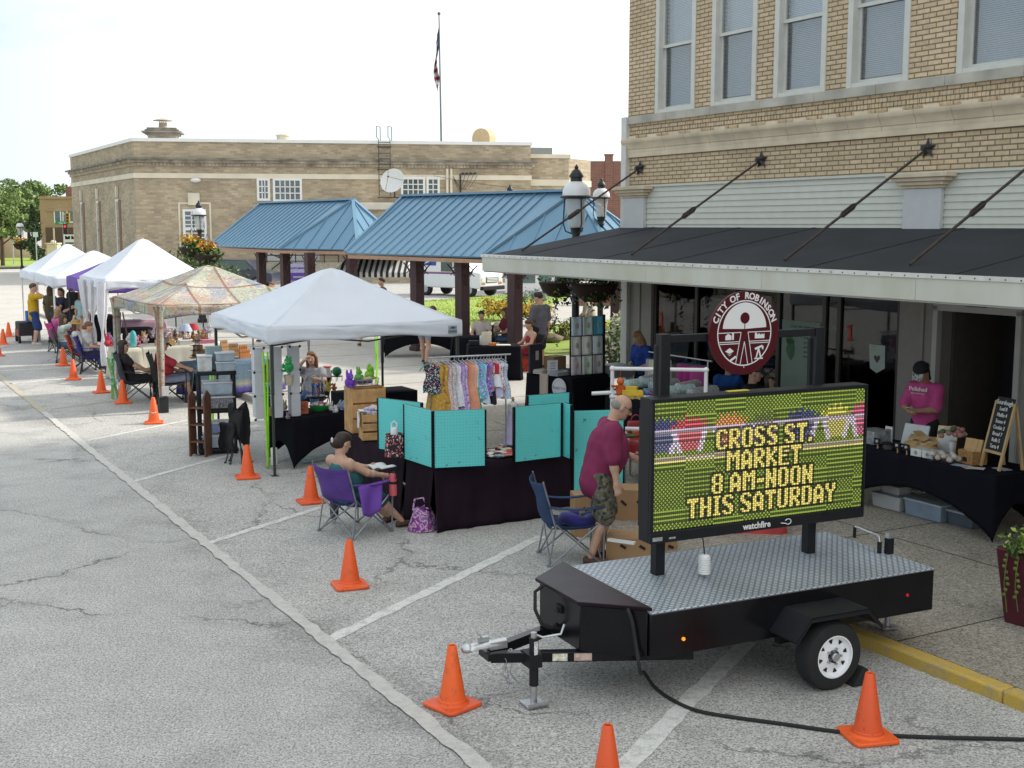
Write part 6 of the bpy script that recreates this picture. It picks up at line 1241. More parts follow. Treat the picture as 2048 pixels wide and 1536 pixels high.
for i,(px,py,z,c,n,lb,s) in enumerate(((553,826,.75,(.10,.36,.52),'sky','sky blue crochet octopus at the front of the toy table',.95),(570,820,.75,(.5,.48,.35),'ivory','ivory crochet light bulb toy on the toy table',.8),(540,832,.75,(.52,.40,.16),'straw','straw yellow crochet toy by the green strapped tent leg',.8),(560,834,.75,(.55,.52,.36),'lemon','pale lemon crochet strip toy at the table edge',.6),(585,832,.75,(.40,.32,.46),'lilac','lilac crochet toy at the front table edge',.7),(600,826,.75,(.52,.42,.30),'sand','sandy crochet toy beside the terracotta panel',.6),(575,838,.75,(.25,.16,.24),'mauve','mauve crochet toy lying at the table edge',.55),(662,822,.75,(.62,.61,.58),'snow','white crochet turtle right of the green bowl',.75),(672,826,.75,(.6,.6,.6),'pearl','second white crochet turtle, nearer the table corner',.7),(681,818,.75,(.45,.5,.56),'icy','icy grey crochet toy beside the white turtles',.7),(688,820,.75,(.30,.38,.62),'periwinkle','periwinkle and white crochet gnome at the right end of the toy table',.8),(657,783,.80,(.62,.42,.06),'gold','golden yellow crochet duck behind the toy table',.9),(668,781,.80,(.5,.14,.05),'redorange','red orange crochet flower beside the golden duck',.7),(6.02,15.0,1.37,(.16,.06,.42),'royal','royal purple crochet serpent rearing up by the tent pole',1.2),(6.40,15.22,1.43,(.18,.45,.04),'neon','neon green crochet toy hung over the wire basket',1.2),(6.2,15.12,1.43,(.12,.35,.06),'leaf','leaf green crochet toy heaped left of the wire basket',1.0))):
    t=blob_toy('crochet_toy',[cro(n,c),cro(n+'p',tuple(min(1,x*1.3) for x in c))],i%2); place(t,W(px,py,z) if px<50 else gp(px,py,z),R(200+i*37)); t.scale=(s,)*3; tag(t,lb,'crochet toy','crochet toys on the toy stall')
drape_table('second black cloth table at the back of the near tent beside the seated woman',W(7.35,18.5,0),SR,1.3,.65,.75,m_blackcl,arch=.2,fold=.006,flare=0)
boxthing('plastic_jar','white jar with a coral red lid on the back table','jar',gp(655,754,.75),0,(.13,.13,.18),mat('milky_plastic',(.58,.58,.56),.4),lid=mat('coral_lid',(.55,.12,.11),.4))
t=thing('yarn_ball','dark green ball of yarn on a black wire stand on the back table','yarn ball',gp(674,762,.78),0); b=MB(); b.ell((0,0,.17),(.085,.085,.08),16,10,jit=.04); b.build('ball',cro('forest',(.03,.16,.08)),t); b=MB(); b.lathe([(.10,.08),(.11,.09)],(0,0,0),16)
for k in range(4): b.cyl((.09*math.cos(k*1.57),.09*math.sin(k*1.57),0),(.09*math.cos(k*1.57),.09*math.sin(k*1.57),.085),.006,n=5)
b.build('stand',m_conn,t)
t=thing('wire_basket','rusty wire basket of knitted scraps on top of the upper crate','basket',W(6.26,15.1,1.365),SR); b=MB()
for z in (0,.05,.10): b.tube([(.22*math.cos(a),.15*math.sin(a),z) for a in [2*PI*k/20 for k in range(20)]],.004,n=4,closed=True)
for k in range(20): a=2*PI*k/20; b.cyl((.2*math.cos(a),.14*math.sin(a),0),(.22*math.cos(a),.15*math.sin(a),.10),.003,n=4)
b.build('wire',mat('basket_wire',(.30,.22,.14),.6),t); b=MB()
for k in range(12): a=k*2.4; b.ell((.013*k*math.cos(a),.009*k*math.sin(a),.05+.02*(k%3)),(.05,.04,.035),8,5,mi=k%3)
b.build('contents',[cro('grey',(.35,.35,.37)),cro('navy',(.06,.08,.18)),cro('tanw',(.45,.33,.2))],t)
# lime straps on the tent legs (hanging webbing), white weight
for i,(px,py,lb) in enumerate(((541,950,'lime green webbing strap hanging down the front tent leg'),(757,792,'lime green strap hanging on the back right tent leg'),(430,860,'lime green strap looped at the left tent leg behind the black shelf'))):
    p=gp(px,py,0); t=thing('webbing_strap',lb,'strap',p,SR,'lime green tent straps'); b=MB(); zt_=1.75 if i!=2 else 1.1
    for s_ in (-1,1): b.grid(lambda u,v:(-.03+.022*s_*(1-v*.6)+.03*u-.015,-.03*s_+.05*s_*v,zt_-(zt_-.1)*v+.02*math.sin(6*v)),1,14)
    b.build('webbing',mat('lime_webbing',(.27,.66,.03),.6,var=.1),t,solid=.003)
t=thing('leg_weight','white cylindrical weight strapped to the bottom of the front tent leg','tent weight',gp(549,938,.0),0); b=MB(); b.lathe([(.045,.06),(.05,.07),(.05,.30),(.045,.31)],(0,0,0),16); b.build('body',mat('weight_white',(.62,.62,.58),.5),t)
t=thing('framed_print','unframed colourful print lying flat on the asphalt under the toy table','print',gp(640,918,.0),SR+R(8)); b=MB(); b.box((0,0,.012),(.75,.45,.02)); b.build('board',mat('print_teal',(.16,.24,.24),.6,var=.5,vs=6),t)
# black plastic shelf with bins, brown wooden shelf, folded chair bag
sh=gp(436,905,0); t=thing('plastic_shelf','black three tier plastic shelf unit holding clear bins at the left of the toy stall','shelf',sh,SR+R(-12)); t.scale=(1,1,1.17); b=MB()
for x in (-.26,.26):
    for y in (-.16,.18): b=MB(); b.cyl((x,y,0),(x,y,1.10),.028,n=10); b.build('post',m_sblack,t)
for z in (.06,.58,1.08): b=MB(); b.b2((-.30,-.20,z-.03),(.30,.22,z+.02)); b.build('shelf',m_sblack,t,bev=.012)
rotm=Matrix.Rotation(SR+R(-12),3,'Z')
m_clr=mat('clear_plastic_bin',(.33,.40,.46),.3,var=.25,vs=6); m_clr2=mat('blueish_bin',(.22,.28,.45),.35,var=.3,vs=7); m_lidw=mat('bin_lid_pale',(.50,.54,.58),.35,var=.05)
for (x,y,z,d,m,l,lb) in ((-.16,-.02,1.10,(.20,.24,.22),mat('milky_tub',(.50,.52,.52),.4,var=.3,vs=8),m_lidw,'round cornered milky tub with pale lid at the left on top of the black shelf'),(.14,-.06,1.10,(.27,.26,.12),m_clr,m_lidw,'lower clear drawer box on top of the black shelf'),(.14,-.05,1.23,(.27,.26,.11),m_clr,m_lidw,'upper clear drawer box stacked on another on the black shelf'),(-.02,.10,1.10,(.22,.16,.36),mat('slate_box',(.20,.27,.29),.6),None,'slate green cloth box at the back on top of the black shelf'),(0.02,.0,.61,(.46,.34,.16),mat('bin_of_trinkets',(.2,.2,.22),.4,var=.8,vs=50),m_lidw,'clear bin of dark trinkets on the middle shelf'),(.02,.0,.80,(.42,.32,.16),m_clr,m_lidw,'pale clear bin stacked on the trinket bin, middle shelf'),(.0,.0,.09,(.46,.34,.17),m_clr,m_lidw,'clear bin on the bottom shelf'),(.03,.02,.29,(.44,.32,.13),m_clr2,m_lidw,'violet blue bin stacked on the bottom shelf bin')): boxthing('storage_bin',lb,'storage bin',sh+rotm@Vector((x,y,z*1.17)),SR-R(12),d,m,'bins on the black shelf',l,taper=(1.05,1.05))
ws=gp(402,912,0); t=thing('wooden_shelf','narrow brown wooden shelf with pointed side boards standing on the asphalt','shelf',ws,SR+R(-45)); mw=mat('walnut_board',(.14,.062,.035),.6,var=.25,vs=8)
for x in (-.13,.13): b=MB(); b.prism([(-.10,0),(-.06,.05),(0,.02),(.06,.05),(.10,0),(.10,.93),(0,1.02),(-.10,.93)],x-.011,x+.011,M=Matrix.Rotation(PI/2,4,'X')@Matrix.Rotation(PI/2,4,'Y')@Matrix.Rotation(PI/2,4,'Z')@Matrix.Identity(4)) if False else b.add([(x+s_*.011,y,z) for s_ in (-1,1) for y,z in ((-.10,0),(0,.03),(.10,0),(.10,.93),(0,1.02),(-.10,.93))],[(0,1,2,3,4,5)[::-1],(6,7,8,9,10,11)]+[(i,(i+1)%6,6+(i+1)%6,6+i) for i in range(6)]); b.build('side_board',mw,t,smooth=0)
for z in (.22,.48,.74): b=MB(); b.b2((-.119,-.09,z),(.119,.09,z+.018)); b.build('shelf_board',mw,t)
fc=gp(478,925,0); t=thing('folded_chair','folded black camp chair standing upright with its fabric drooping','folded chair',fc,SR); b=MB()
for x,y,x2,y2 in ((-.16,-.1,.06,.0),(.16,-.12,-.06,.02),(-.1,.14,.08,-.02),(.12,.14,-.08,0),(.0,-.16,.02,.06),(-.2,.02,.05,.02)): b.tube([(x,y,0),(x2,y2,.78)],.011,n=6); b.cyl((x,y,0),(x,y,.03),.018,n=8)
b.build('frame',m_btube,t); b=MB(); b.grid(lambda u,v:((.085+.035*math.sin(6*PI*u+5*v)+.07*v*(1-v*.6))*math.cos(2*PI*u)*1.3,(.07+.03*math.sin(8*PI*u+3*v)+.05*v)*math.sin(2*PI*u),.84-.52*v*(1+.25*math.sin(5*PI*u))+.07*math.sin(4*PI*u+1)),30,10); b.grid(lambda u,v:(-.30+.20*u+.02*math.sin(7*v),-.05+.1*math.sin(5*u),.62-.42*v),8,8); b.build('fabric',mat('black_nylon',(.012,.012,.014),.7,var=.2),t,solid=.006)
# ---------------- blanket table, white cloth table under the patchwork tent ----------------
g=NT('crochet_blanket'); oz=g.n('ShaderNodeSeparateXYZ',{'Vector':g.tc.outputs['Object']}).outputs[2]; vo=g.n('ShaderNodeTexVoronoi',{'Scale':26.0,'Vector':g.tc.outputs['Object']}); bc=g.ramp(oz,(.05,(.05,.05,.20)),(.20,(.07,.06,.26)),(.30,(.30,.30,.24)),(.40,(.13,.19,.24)),(.70,(.12,.20,.28))); bc=g.mix(g.ramp(vo.outputs['Distance'],(.2,.55),(.35,0.0)),bc,(.04,.03,.10)); m_blk=g.out(bc,.95)
drape_table('table covered with a navy and grey crocheted blanket, carrying wooden jewellery stands',W(6.42,24.1,0),SR+R(10),1.9,.75,.75,m_blk,fold=.015,flare=.06,hem=.10)
tw=mat('jewel_wood',(.45,.27,.13),.6,var=.15)
for i,(px,py,lb) in enumerate(((398,716,'pale wooden jewellery stand at the left end of the blanket table'),(470,713,'tiered wooden jewellery stand in the middle of the blanket table'),(490,716,'orange wood jewellery stand right of the middle one'),(452,705,'taller pale jewellery stand at the back of the blanket table'))):
    t=thing('jewellery_stand',lb,'display stand',gp(px,py,.75),SR+R(i*9),'wooden jewellery stands'); b=MB()
    for k in range(3): b.b2((-.16+.03*k,-.05+.05*k,.0),(.16-.03*k,-.03+.05*k,.09+.09*k))
    b.b2((-.18,-.07,0),(.18,.13,.02)); b.build('tiers',mat('jewel_wood_orange',(.5,.2,.06),.6) if i==2 else tw,t,bev=.003); c=MB()
    for k in range(14): c.ell((-.14+.021*k,-.056+.05*(k%3),.04+.09*(k%3)),(.008,.006,.012),6,4,mi=k%3)
    c.build('earrings',[mat('bead_cream',(.55,.5,.4),.4),mat('bead_rust',(.4,.15,.08),.4),mat('bead_dark',(.06,.05,.05),.4)],t)
t=thing('sunglasses_rack','slim wire rack of dark sunglasses standing on the blanket table','display rack',gp(393,722,.75),SR); b=MB(); b.cyl((0,0,0),(0,0,.5),.012,n=8); b.lathe([(.08,0),(.08,.015)],(0,0,0),14); b.build('post',m_tube,t)
for z in (.12,.22,.32,.42): b=MB(); [b.tube([(s_*.045+.035*math.cos(a),-.04,z+.022*math.sin(a)) for a in [2*PI*k/8 for k in range(8)]],.006,n=5,closed=True) for s_ in (-1,1)]; b.tube([(-.13,-.02,z),(.13,-.02,z)],.006,n=5); b.build('glasses',m_conn,t)
m_cream=mat('cream_cloth',(.52,.49,.40),.9,var=.06); m_ivory=mat('ivory_cloth',(.55,.53,.46),.9,var=.04)
drape_table('long table under an ivory cloth crowded with soft toys, beneath the patchwork tent',W(6.2,27.7,0),SR+R(2),1.9,.8,.80,m_ivory,fold=.012,flare=.03)
drape_table('narrow table under a folded cream cloth at the left of the patchwork tent',W(5.72,27.6,0),SR,.45,1.3,.78,m_cream,fold=.03,flare=.05)
TT=W(6.2,27.7,.80); Rt=Matrix.Rotation(SR+R(2),3,'Z'); on=lambda x,y,z=0: TT+Rt@Vector((x,y,z))
boxthing('planter_box','long natural wood planter box of small figures on the ivory table','wooden box',on(.55,.12),SR,(.42,.16,.13),mat('natural_wood',(.45,.27,.1),.6,var=.2,vs=10))
boxthing('wire_tray','white wire tray with yellow flowers right of the wooden planter box','tray',on(1.02,.14),SR,(.30,.2,.10),mat('tray_white',(.5,.5,.48),.6,var=.4,vs=50)); boxthing('pink_tray','pink checked box at the right end of the ivory table','box',on(1.50,.14),SR,(.34,.2,.09),mat('pink_check',(.45,.16,.24),.7,var=.4,vs=40))
cols=[((.40,.27,.15),'tan'),((.10,.07,.06),'dark brown'),((.55,.42,.40),'blush pink'),((.50,.50,.54),'pale grey'),((.32,.18,.08),'chestnut'),((.30,.26,.34),'dusty mauve')]
for k,(c,n) in enumerate(cols):
    clutter('soft_toy','small %s soft toy in the heap on the ivory table under the patchwork tent'%n,'soft toy','soft toys heaped on the ivory table',[(on(random.uniform(.15,1.75),random.uniform(.22,.68),random.uniform(0,.22)),random.uniform(0,6),random.uniform(.8,1.3)) for i in range(6)],lambda c=c,k=k:blob_toy('soft_toy',[cro('heap%d'%k,c),cro('heapp%d'%k,tuple(min(1,x*1.25) for x in c))],k%2))
    clutter('little_figure','tiny %s figure standing in the wooden planter box'%n,'figure','figures in the planter box',[(on(.40+.06*k,.10+.03*(k%2),.12),random.uniform(0,6),.55)],lambda c=c,k=k:blob_toy('little_figure',[cro('heap%d'%k,c),cro('heapp%d'%k,c)],0))
for (x,y,z,m,lb) in ((1.15,.5,.18,mat('lamp_blue',(.36,.44,.58),.6,var=.2,vs=20),'pale blue patterned lampshade among the soft toys'),(1.35,.6,.22,mat('hat_red',(.35,.015,.025),.7),'deep red hat on a stand at the right of the soft toys')):
    t=thing('sun_hat' if 'hat' in lb and 'shade' not in lb else 'lampshade',lb,'hat' if 'red' in lb else 'lampshade',on(x,y,0),0); b=MB(); b.cyl((0,0,0),(0,0,.3),.015,n=8); b.build('stand',tw,t); b=MB(); b.lathe([(.15,.28),(.11,.36),(.08,.43),(.0,.44)],(0,0,0),18,cap=False); b.build('shade',m,t)
t=thing('grid_rack','dark metal display rack with grey back panel behind the soft toys','rack',on(.9,.74),SR); b=MB(); b.b2((-.35,-.01,.12),(.25,.01,.34)); b.cyl((-.35,0,0),(-.35,0,.5),.01,n=6); b.cyl((.25,0,0),(.25,0,.55),.01,n=6); b.build('panel',mat('rack_grey',(.35,.34,.36),.6),t)
# pink cloth table and goods farther under the curtained tent
drape_table('small table under a dusty pink cloth behind the soft toy table',W(7.3,34.8,0),SR,1.2,.7,.85,mat('pink_cloth',(.45,.30,.36),.9,var=.06),fold=.02,flare=.04)
drape_table('black cloth table with white papers inside the curtained tent',W(6.9,32.4,0),SR,.9,1.6,.75,m_blackcl,fold=.01,flare=.02)
PB=W(5.60,27.9,.78)
for i,(dx,dy,dz,c,n,lb) in enumerate(((.15,.2,0,(.55,.34,.03),'sunny','yellow soft star toy on the cream cloth table'),(.0,.5,0,(.42,.04,.06),'crimson','crimson soft toy at the far end of the cream table'),(.3,.6,0,(.5,.48,.5),'ash','white and grey soft toy on the cream table'),(.45,.3,0,(.42,.40,.44),'fog','fog grey plush rabbit on the cream table'),(.55,.1,0,(.5,.12,.2),'rosy','rosy red plush on the cream cloth table'),(.1,.8,0,(.12,.10,.22),'indigo','indigo plush at the back of the cream table'))):
    t=blob_toy('plush_toy',[cro(n,c),cro(n+'p',tuple(min(1,x*1.3) for x in c))],i%2); place(t,PB+Matrix.Rotation(SR,3,'Z')@Vector((dx,dy,dz)),R(i*70)); t.scale=(1.5,)*3; tag(t,lb,'plush toy','plush toys on the cream table')
t=thing('ombre_vase','tall teal to violet ombre hair toy on the ivory table behind the long haired woman','ornament',on(-.12,.25,0),0); b=MB(); b.lathe([(.07,0),(.08,.1),(.075,.25),(.05,.33),(.02,.36)],(0,0,0),16); b.build('body',mat('ombre_teal',(.08,.38,.40),.6,var=.4,vs=4),t)
t=thing('easel_stand','folding wooden easel inside the curtained tent','easel',W(6.5,31.2,0),SR); b=MB()
for x0,y0,x1 in ((-.25,0,-.06),(.25,0,.06),(0,.4,0)): b.bar((x0,y0,0),(x1,.05,1.35),.035,.03)
b.bar((-.22,.0,.6),(.22,.0,.6),.03,.04); b.build('frame',mat('easel_brown',(.12,.07,.05),.6),t)
t=thing('plastic_bag','crumpled translucent white bag on the asphalt by the cream table','bag',W(5.5,26.3,0),0); b=MB(); b.ell((0,0,.16),(.15,.12,.16),14,10,jit=.12); b.ell((0,0,.33),(.04,.04,.06),8,5); b.build('body',mat('bag_white',(.55,.57,.58),.5,var=.1),t)
# chairs of the seated sellers
m_slate=mat('recliner_slate',(.030,.032,.045),.85,var=.12); m_red=mat('chair_red',(.45,.055,.02),.85); m_rblue=mat('chair_blue',(.025,.02,.24),.85); m_pinkf=mat('chair_pink',(.50,.03,.22),.8,var=.15)
CH={}
for k,(a,b_,ang,f,fr,lb,h) in dict(dark=(5.45,24.9,22,m_slate,m_btube,'dark slate reclining chair of the long haired woman',1.0),black=(5.98,24.4,22,mat('recliner_black',(.016,.016,.018),.85),m_btube,'black reclining chair with wooden arms holding the man in red',1.02),red=(5.55,31.0,15,m_red,m_btube,'orange red camp chair behind the straw hat woman',.88),blue=(5.62,30.2,15,m_rblue,m_btube,'royal blue camp chair with white lettering near the curtain',.90),pink=(5.82,35.7,40,m_pinkf,m_btube,'bright pink camp chair at the far white tent leg',.86),olive=(5.5,32.9,20,mat('chair_olive',(.08,.09,.07),.9),m_btube,'olive grey camp chair left of the orange red one',.86)).items():
    CH[k]=camp_chair(lb,W(a,b_,0),ang,f,fr,h=h)
t=thing('green_chair','folded green and aqua strapped lounge chair leaning by the dark recliner','folded chair',W(5.05,25.3,0),SR); b=MB()
for y in (-.06,.06,.14): b.tube([(0,y,0),(.05,y+.02,.95)],.012,n=6); b.tube([(.12,y,0),(-.06,y,.85)],.012,n=6)
b.build('frame',mat('lime_frame',(.22,.42,.12),.5),t); b=MB()
for k in range(5): b.grid(lambda u,v:(-.02+.06*v+.02*math.sin(8*u),-.08+.24*u,.30+.13*k+.05*v),4,2)
b.build('strap',mat('aqua_strap',(.12,.48,.38),.7),t,solid=.006)
# ---------------- far tents: table and cart ----------------
drape_table('black covered table behind the man in the yellow shirt',W(6.2,38.2,0),SR,1.6,.75,.78,m_blackcl,fold=.01,flare=.02)
t=thing('folding_wagon','dark folding wagon with black wheels beside the man in the yellow shirt','wagon',W(5.38,39.2,0),SR); b=MB(); b.box((0,0,.42),(.5,.85,.40)); b.build('body',mat('wagon_dark',(.03,.025,.03),.8),t,bev=.03)
for x in (-.24,.24):
    for y in (-.3,.3): b=MB(); b.cyl((x-.03,y,.11),(x+.03,y,.11),.11,n=18); b.build('wheel',m_rub,t)
b=MB(); b.box((-.26,0,.3),(.02,.7,.2)); b.build('red_panel',mat('wagon_red',(.30,.06,.04),.7),t)
boxthing('blue_cooler','blue cloth cooler standing behind the yellow shirt man\'s hip','cooler',W(5.5,38.9,.64),SR,(.3,.3,.32),mat('cooler_blue',(.03,.13,.42),.8))
# ---------------- towel stall near the shop ----------------
TB=gp(1146,757,.95); t=drape_table('black covered display block with a round white sign and a beige runner',TB-Vector((0,0,.95-.1))-Matrix.Rotation(SR+R(14),3,'Z')@Vector((.0,0,0)),SR+R(14),1.0,1.12,.85,m_blackcl,fold=.006,flare=.015)
b=MB(); b.cyl((-.02,.30,.665),(-.028,.30,.665),.165,n=40); rs=b.build('round_sign',mat('sign_white',(.58,.60,.63),.6,var=.04),t)
b=MB(); b.tube([(-.030,.30+.13*math.cos(a),.665+.13*math.sin(a)) for a in [2*PI*k/40 for k in range(40)]],.003,n=4,closed=True); b.build('sign_ring',mat('sign_grey',(.35,.37,.4),.6),rs); textm('Simply Sew',.07,mat('sign_grey',(.35,.37,.4),.6),face((-.031,.30,.665),(-1,0,0)),rs)
t2=thing('table_runner','beige cloth runner hanging down the front of the black display block','runner',t.location,SR+R(14)); b=MB(); b.grid(lambda u,v:(-.03 if v>.3 else .35-.38*v/.3,.56+.2*u,.862 if v<=.3 else .86-.42*(v-.3)/.7),4,10); b.build('cloth',mat('runner_beige',(.42,.34,.29),.9),t2,solid=.008)
dtf=Matrix.Rotation(SR+R(14),3,'Z'); DL=t.location.copy(); onD=lambda x,y,z=0: DL+Vector((0,0,.855))+dtf@Vector((x,y,z))
tr_=thing('towel_rack','black framed rack of hanging kitchen towels standing on the display block','display rack',onD(.52,.18),SR+R(2)); b=MB(); b.b2((.32,-.03,0),(.37,.05,1.02)); b.b2((-.34,.0,.0),(.34,.02,1.0)); b.build('frame',m_sblack,tr_)
tcol_=[('pale blue',(.60,.74,.82)),('sage and white striped',(.64,.75,.70)),('teal blue',(.10,.45,.58)),('grey',(.66,.66,.63)),('cream',(.80,.78,.72)),('mint white',(.66,.75,.72)),('lilac grey',(.64,.58,.62)),('pistachio',(.68,.77,.66)),('stone',(.55,.52,.50))]
for i,(n,c) in enumerate(tcol_):
    x=-.23+.225*(i%3); z=1.0-.335*(i//3); tt=thing('kitchen_towel','%s kitchen towel hanging in the %s row of the towel rack'%(n,('top','middle','bottom')[i//3]),'towel',onD(.52,.18)+Matrix.Rotation(SR+R(2),3,'Z')@Vector((x,-.02,z)),SR+R(2),'kitchen towels on the rack'); b=MB(); b.grid(lambda u,v:((u-.5)*.205,-.012*math.sin(7*u+i)-.01*v,-.32*v),8,8); b.build('cloth',mat('towel_%s'%n.replace(' ','_'),c,.92,var=.05),tt,solid=.008)
    b=MB(); b.ell((0,-.028,-.15),(.035,.006,.05),10,6); b.build('applique',mat('applique_%d'%(i%3),[(.50,.36,.30),(.5,.5,.4),(.36,.40,.44)][i%3],.8),tt)
t=boxthing('menu_board','dark leaning board with a paper tag on the display block','board',onD(.10,1.0),SR+R(20),(.34,.04,.50),mat('charcoal_board',(.035,.035,.05),.7)); b=MB(); b.box((.02,-.024,.30),(.08,.004,.16)); b.build('paper_tag',mat('tag_paper',(.5,.48,.4),.8),t)
boxthing('kraft_box','brown cardboard box with a white towel over it on the display block','box',onD(.30,.72),SR+R(10),(.30,.25,.30),mat('kraft',(.22,.13,.07),.8,var=.1)); 
t=thing('price_card','white price card with lines leaning on the brown box','sign',onD(.10,.58,.01),SR-R(10)); b=MB(); b.box((0,0,.12),(.19,.01,.24)); b.build('card',mat('card_white',(.64,.65,.67),.7),t)
for k in range(4): textm('towels',.035,mat('card_ink',(.15,.16,.2),.7),face((0,-.007,.19-.045*k),(0,-1,0)),t)
for i,(x,y,c,lb) in enumerate(((.10,.42,(.30,.33,.36),'folded slate towels at the front of the display block'),(.22,.55,(.42,.50,.52),'folded aqua towels at the middle of the display block'),(.12,.85,(.5,.47,.44),'folded beige towels at the left of the display block'),(.9,.25,(.36,.36,.38),'folded dark grey towels at the right of the towel rack'))):
    tt=thing('folded_towels',lb,'towels',onD(x,y),SR+R(14+i*5),'folded towels on the block'); b=MB()
    for k in range(3): b.box((0,0,.012+k*.024),(.30-.01*k,.2,.021))
    b.build('stack',mat('folded_%d'%i,c,.92,var=.12),tt,bev=.008)
boxthing('grey_tote_bin','grey plastic bin on the display block beside the towel rack','storage bin',onD(1.12,.02,-.06),SR,(.42,.5,.20),mat('bin_grey',(.22,.22,.23),.5,var=.06),taper=(1.08,1.08))
# racks by the shop window
sk=W(11.55,15.6,.1); t=thing('skirt_rack','low rail rack of long skirts in front of the shop window','clothes rack',sk,R(119.5)+R(180)); b=MB(); b.cyl((-.35,0,1.38),(1.25,0,1.38),.012,n=8); b.build('rail',m_galv,t)
for x in (0,1.15): b=MB(); b.cyl((x,0,0),(x,0,1.38),.012,n=8); b.bar((x,-.25,.03),(x,.25,.03),.02,.02); b.build('post',m_galv,t)
sd_=Vector((math.cos(R(299.5)),math.sin(R(299.5)),0))
for i,(x,c,lb) in enumerate(((-.20,(.40,.36,.44),'pale lilac pleated skirt first on the skirt rack'),(-.12,(.62,.58,.42),'pale lemon pleated skirt second on the skirt rack'),(-.04,(.66,.63,.48),'cream pleated skirt third on the skirt rack'),(.04,(.58,.52,.40),'oat pleated skirt fourth on the skirt rack'),(.62,(.42,.045,.24),'magenta pleated skirt just right of the sign post'),(.78,(.40,.04,.22),'deeper magenta pleated skirt, second magenta one'),(.94,(.44,.06,.26),'magenta pleated skirt at the right end of the rack'))):
    tt=thing('hanging_skirt',lb,'skirt',sk+sd_*x+Vector((0,0,1.38)),R(299.5)+R(60),'pleated skirts on the rack'); b=MB(); b.grid(lambda u,v:((.13+.05*v+.012*math.sin(10*2*PI*u)*v)*math.cos(2*PI*u),(.02+.035*v)*math.sin(2*PI*u),-.10-.68*v),60,6); b.build('pleats',mat('skirt_%d'%i,c,.85,var=.08),tt); b=MB(); b.tube([(0,0,0),(.0,0,-.06),(-.13,0,-.09),(.13,0,-.09),(0,0,-.06)],.005,n=5); b.build('hanger',mat('hanger_teal',(.08,.2,.22),.5),tt)
drape_table('dark covered table of rolled blankets behind the message board',W(10.35,13.2,.1),SR,.8,2.2,.92,m_blackcl,fold=.01,flare=.02)
for i in range(12):
    c,n=[((.10,.28,.27),'teal'),((.32,.33,.34),'grey striped'),((.05,.06,.09),'navy'),((.40,.52,.50),'seafoam'),((.16,.03,.05),'burgundy'),((.42,.40,.38),'oatmeal')][i%6]; p=W(10.55+.2*(i%3),13.4+.15*i,1.09+.08*(i%2)); o=MB()
    o.tube([(-.26,0,0),(.26,0,.0)],[.075,.08],n=14); o.ell((-.26,0,0),(.03,.075,.075),12,6); o=o.build('rolled_blanket',mat('blanket_'+n.replace(' ','_'),c,.95,var=.35,vs=28,bump=.4,bs=90)); place(o,p,SR+R(10*(i%3))); tag(o,'%s rolled blanket on the table behind the message board, %s'%(n,'nearer roll' if i<6 else 'farther roll'),'blanket','rolled blankets')
# ---------------- PVC frame with toy planes, cloth tables and boxes by the man in maroon ----------------
m_pvc=mat('white_pvc',(.70,.70,.70),.35,var=.03); pf=gp(1222,1010,0); zt_=zat(pf,737); t=thing('pvc_frame','white plastic pipe frame hung with wooden toys behind the man in maroon','pipe frame',(pf.x,pf.y,0),R(-8)); ln=1.15
def pipe(pts,nm='pipe',r=.024): b=MB(); b.tube(smoothc(pts,4) if len(pts)>2 else pts,r,n=10); return b.build(nm,m_pvc,t)
pipe([(0,0,0),(0,0,zt_)],'upright'); pipe([(ln,0,0),(ln,0,zt_-.02)],'upright'); pipe([(0,0,zt_),(ln,0,zt_)],'top_rail'); pipe([(0,.0,1.38),(ln,0,1.38)],'middle_rail'); pipe([(-.25,-.05,1.42),(.22,.05,1.44)],'cross_rail'); pipe([(0,0,.98),(ln,0,.98)],'lower_rail')
for x,z in ((0,zt_),(ln,zt_),(0,1.38),(0,.98)): b=MB(); b.ell((x,0,z),.036,10,8); b.build('joint',m_pvc,t)
pr_=Matrix.Rotation(R(-8),3,'Z'); onP=lambda x,y,z: pf+pr_@Vector((x,y,z))
t=thing('toy_tiger','orange wooden jointed toy dangling from the pipe frame','hanging toy',onP(.10,.0,zt_-.06),R(-60)); b=MB(); b.tube([(0,0,.04),(0,0,-.06)],.003,n=4); b.ell((0,0,-.10),(.05,.045,.05),10,8); b.box((0,0,-.20),(.07,.09,.11)); b.build('body',mat('toy_orange',(.55,.12,.02),.5),t,bev=.01)
b=MB(); [b.tube([(0,s_*.05,-.16),(0,s_*.13,-.20-.05*s_)],.016,n=6) for s_ in (-1,1)]; [b.tube([(0,s_*.03,-.25),(0,s_*.035,-.36)],.018,n=6) for s_ in (-1,1)]; b.build('limb',mat('toy_orange2',(.45,.10,.02),.5),t)
t=thing('toy_digger','yellow toy truck hanging below the orange toy','hanging toy',onP(.26,.0,zt_-.30),R(-15)); b=MB(); b.box((0,0,0),(.26,.10,.07)); b.box((-.02,0,.055),(.14,.09,.05)); b.tube([(0,0,.08),(0,0,.22)],.003,n=4); b.build('body',mat('toy_yellow',(.60,.40,.03),.5),t,bev=.012)
for x in (-.09,.0,.09): b=MB(); b.cyl((x,-.06,-.045),(x,.06,-.045),.03,n=12); b.build('wheel',mat('toy_yellow2',(.42,.26,.03),.5),t)
for i,(x,c,lb) in enumerate(((.46,(.06,.10,.30),'blue and red toy plane right of the yellow truck'),(.56,(.45,.04,.04),'red toy plane partly behind the sign post'))):
    t=thing('toy_plane',lb,'hanging toy',onP(x,.02,zt_-.30),R(20*i)); b=MB(); b.tube([(0,0,.28),(0,0,0)],.003,n=4); b.ell((0,0,0),(.10,.03,.03),12,8); b.box((.02,0,.01),(.06,.26,.012)); b.box((-.08,0,.03),(.03,.10,.01)); b.build('body',mat('toyplane_%d'%i,c,.4),t)
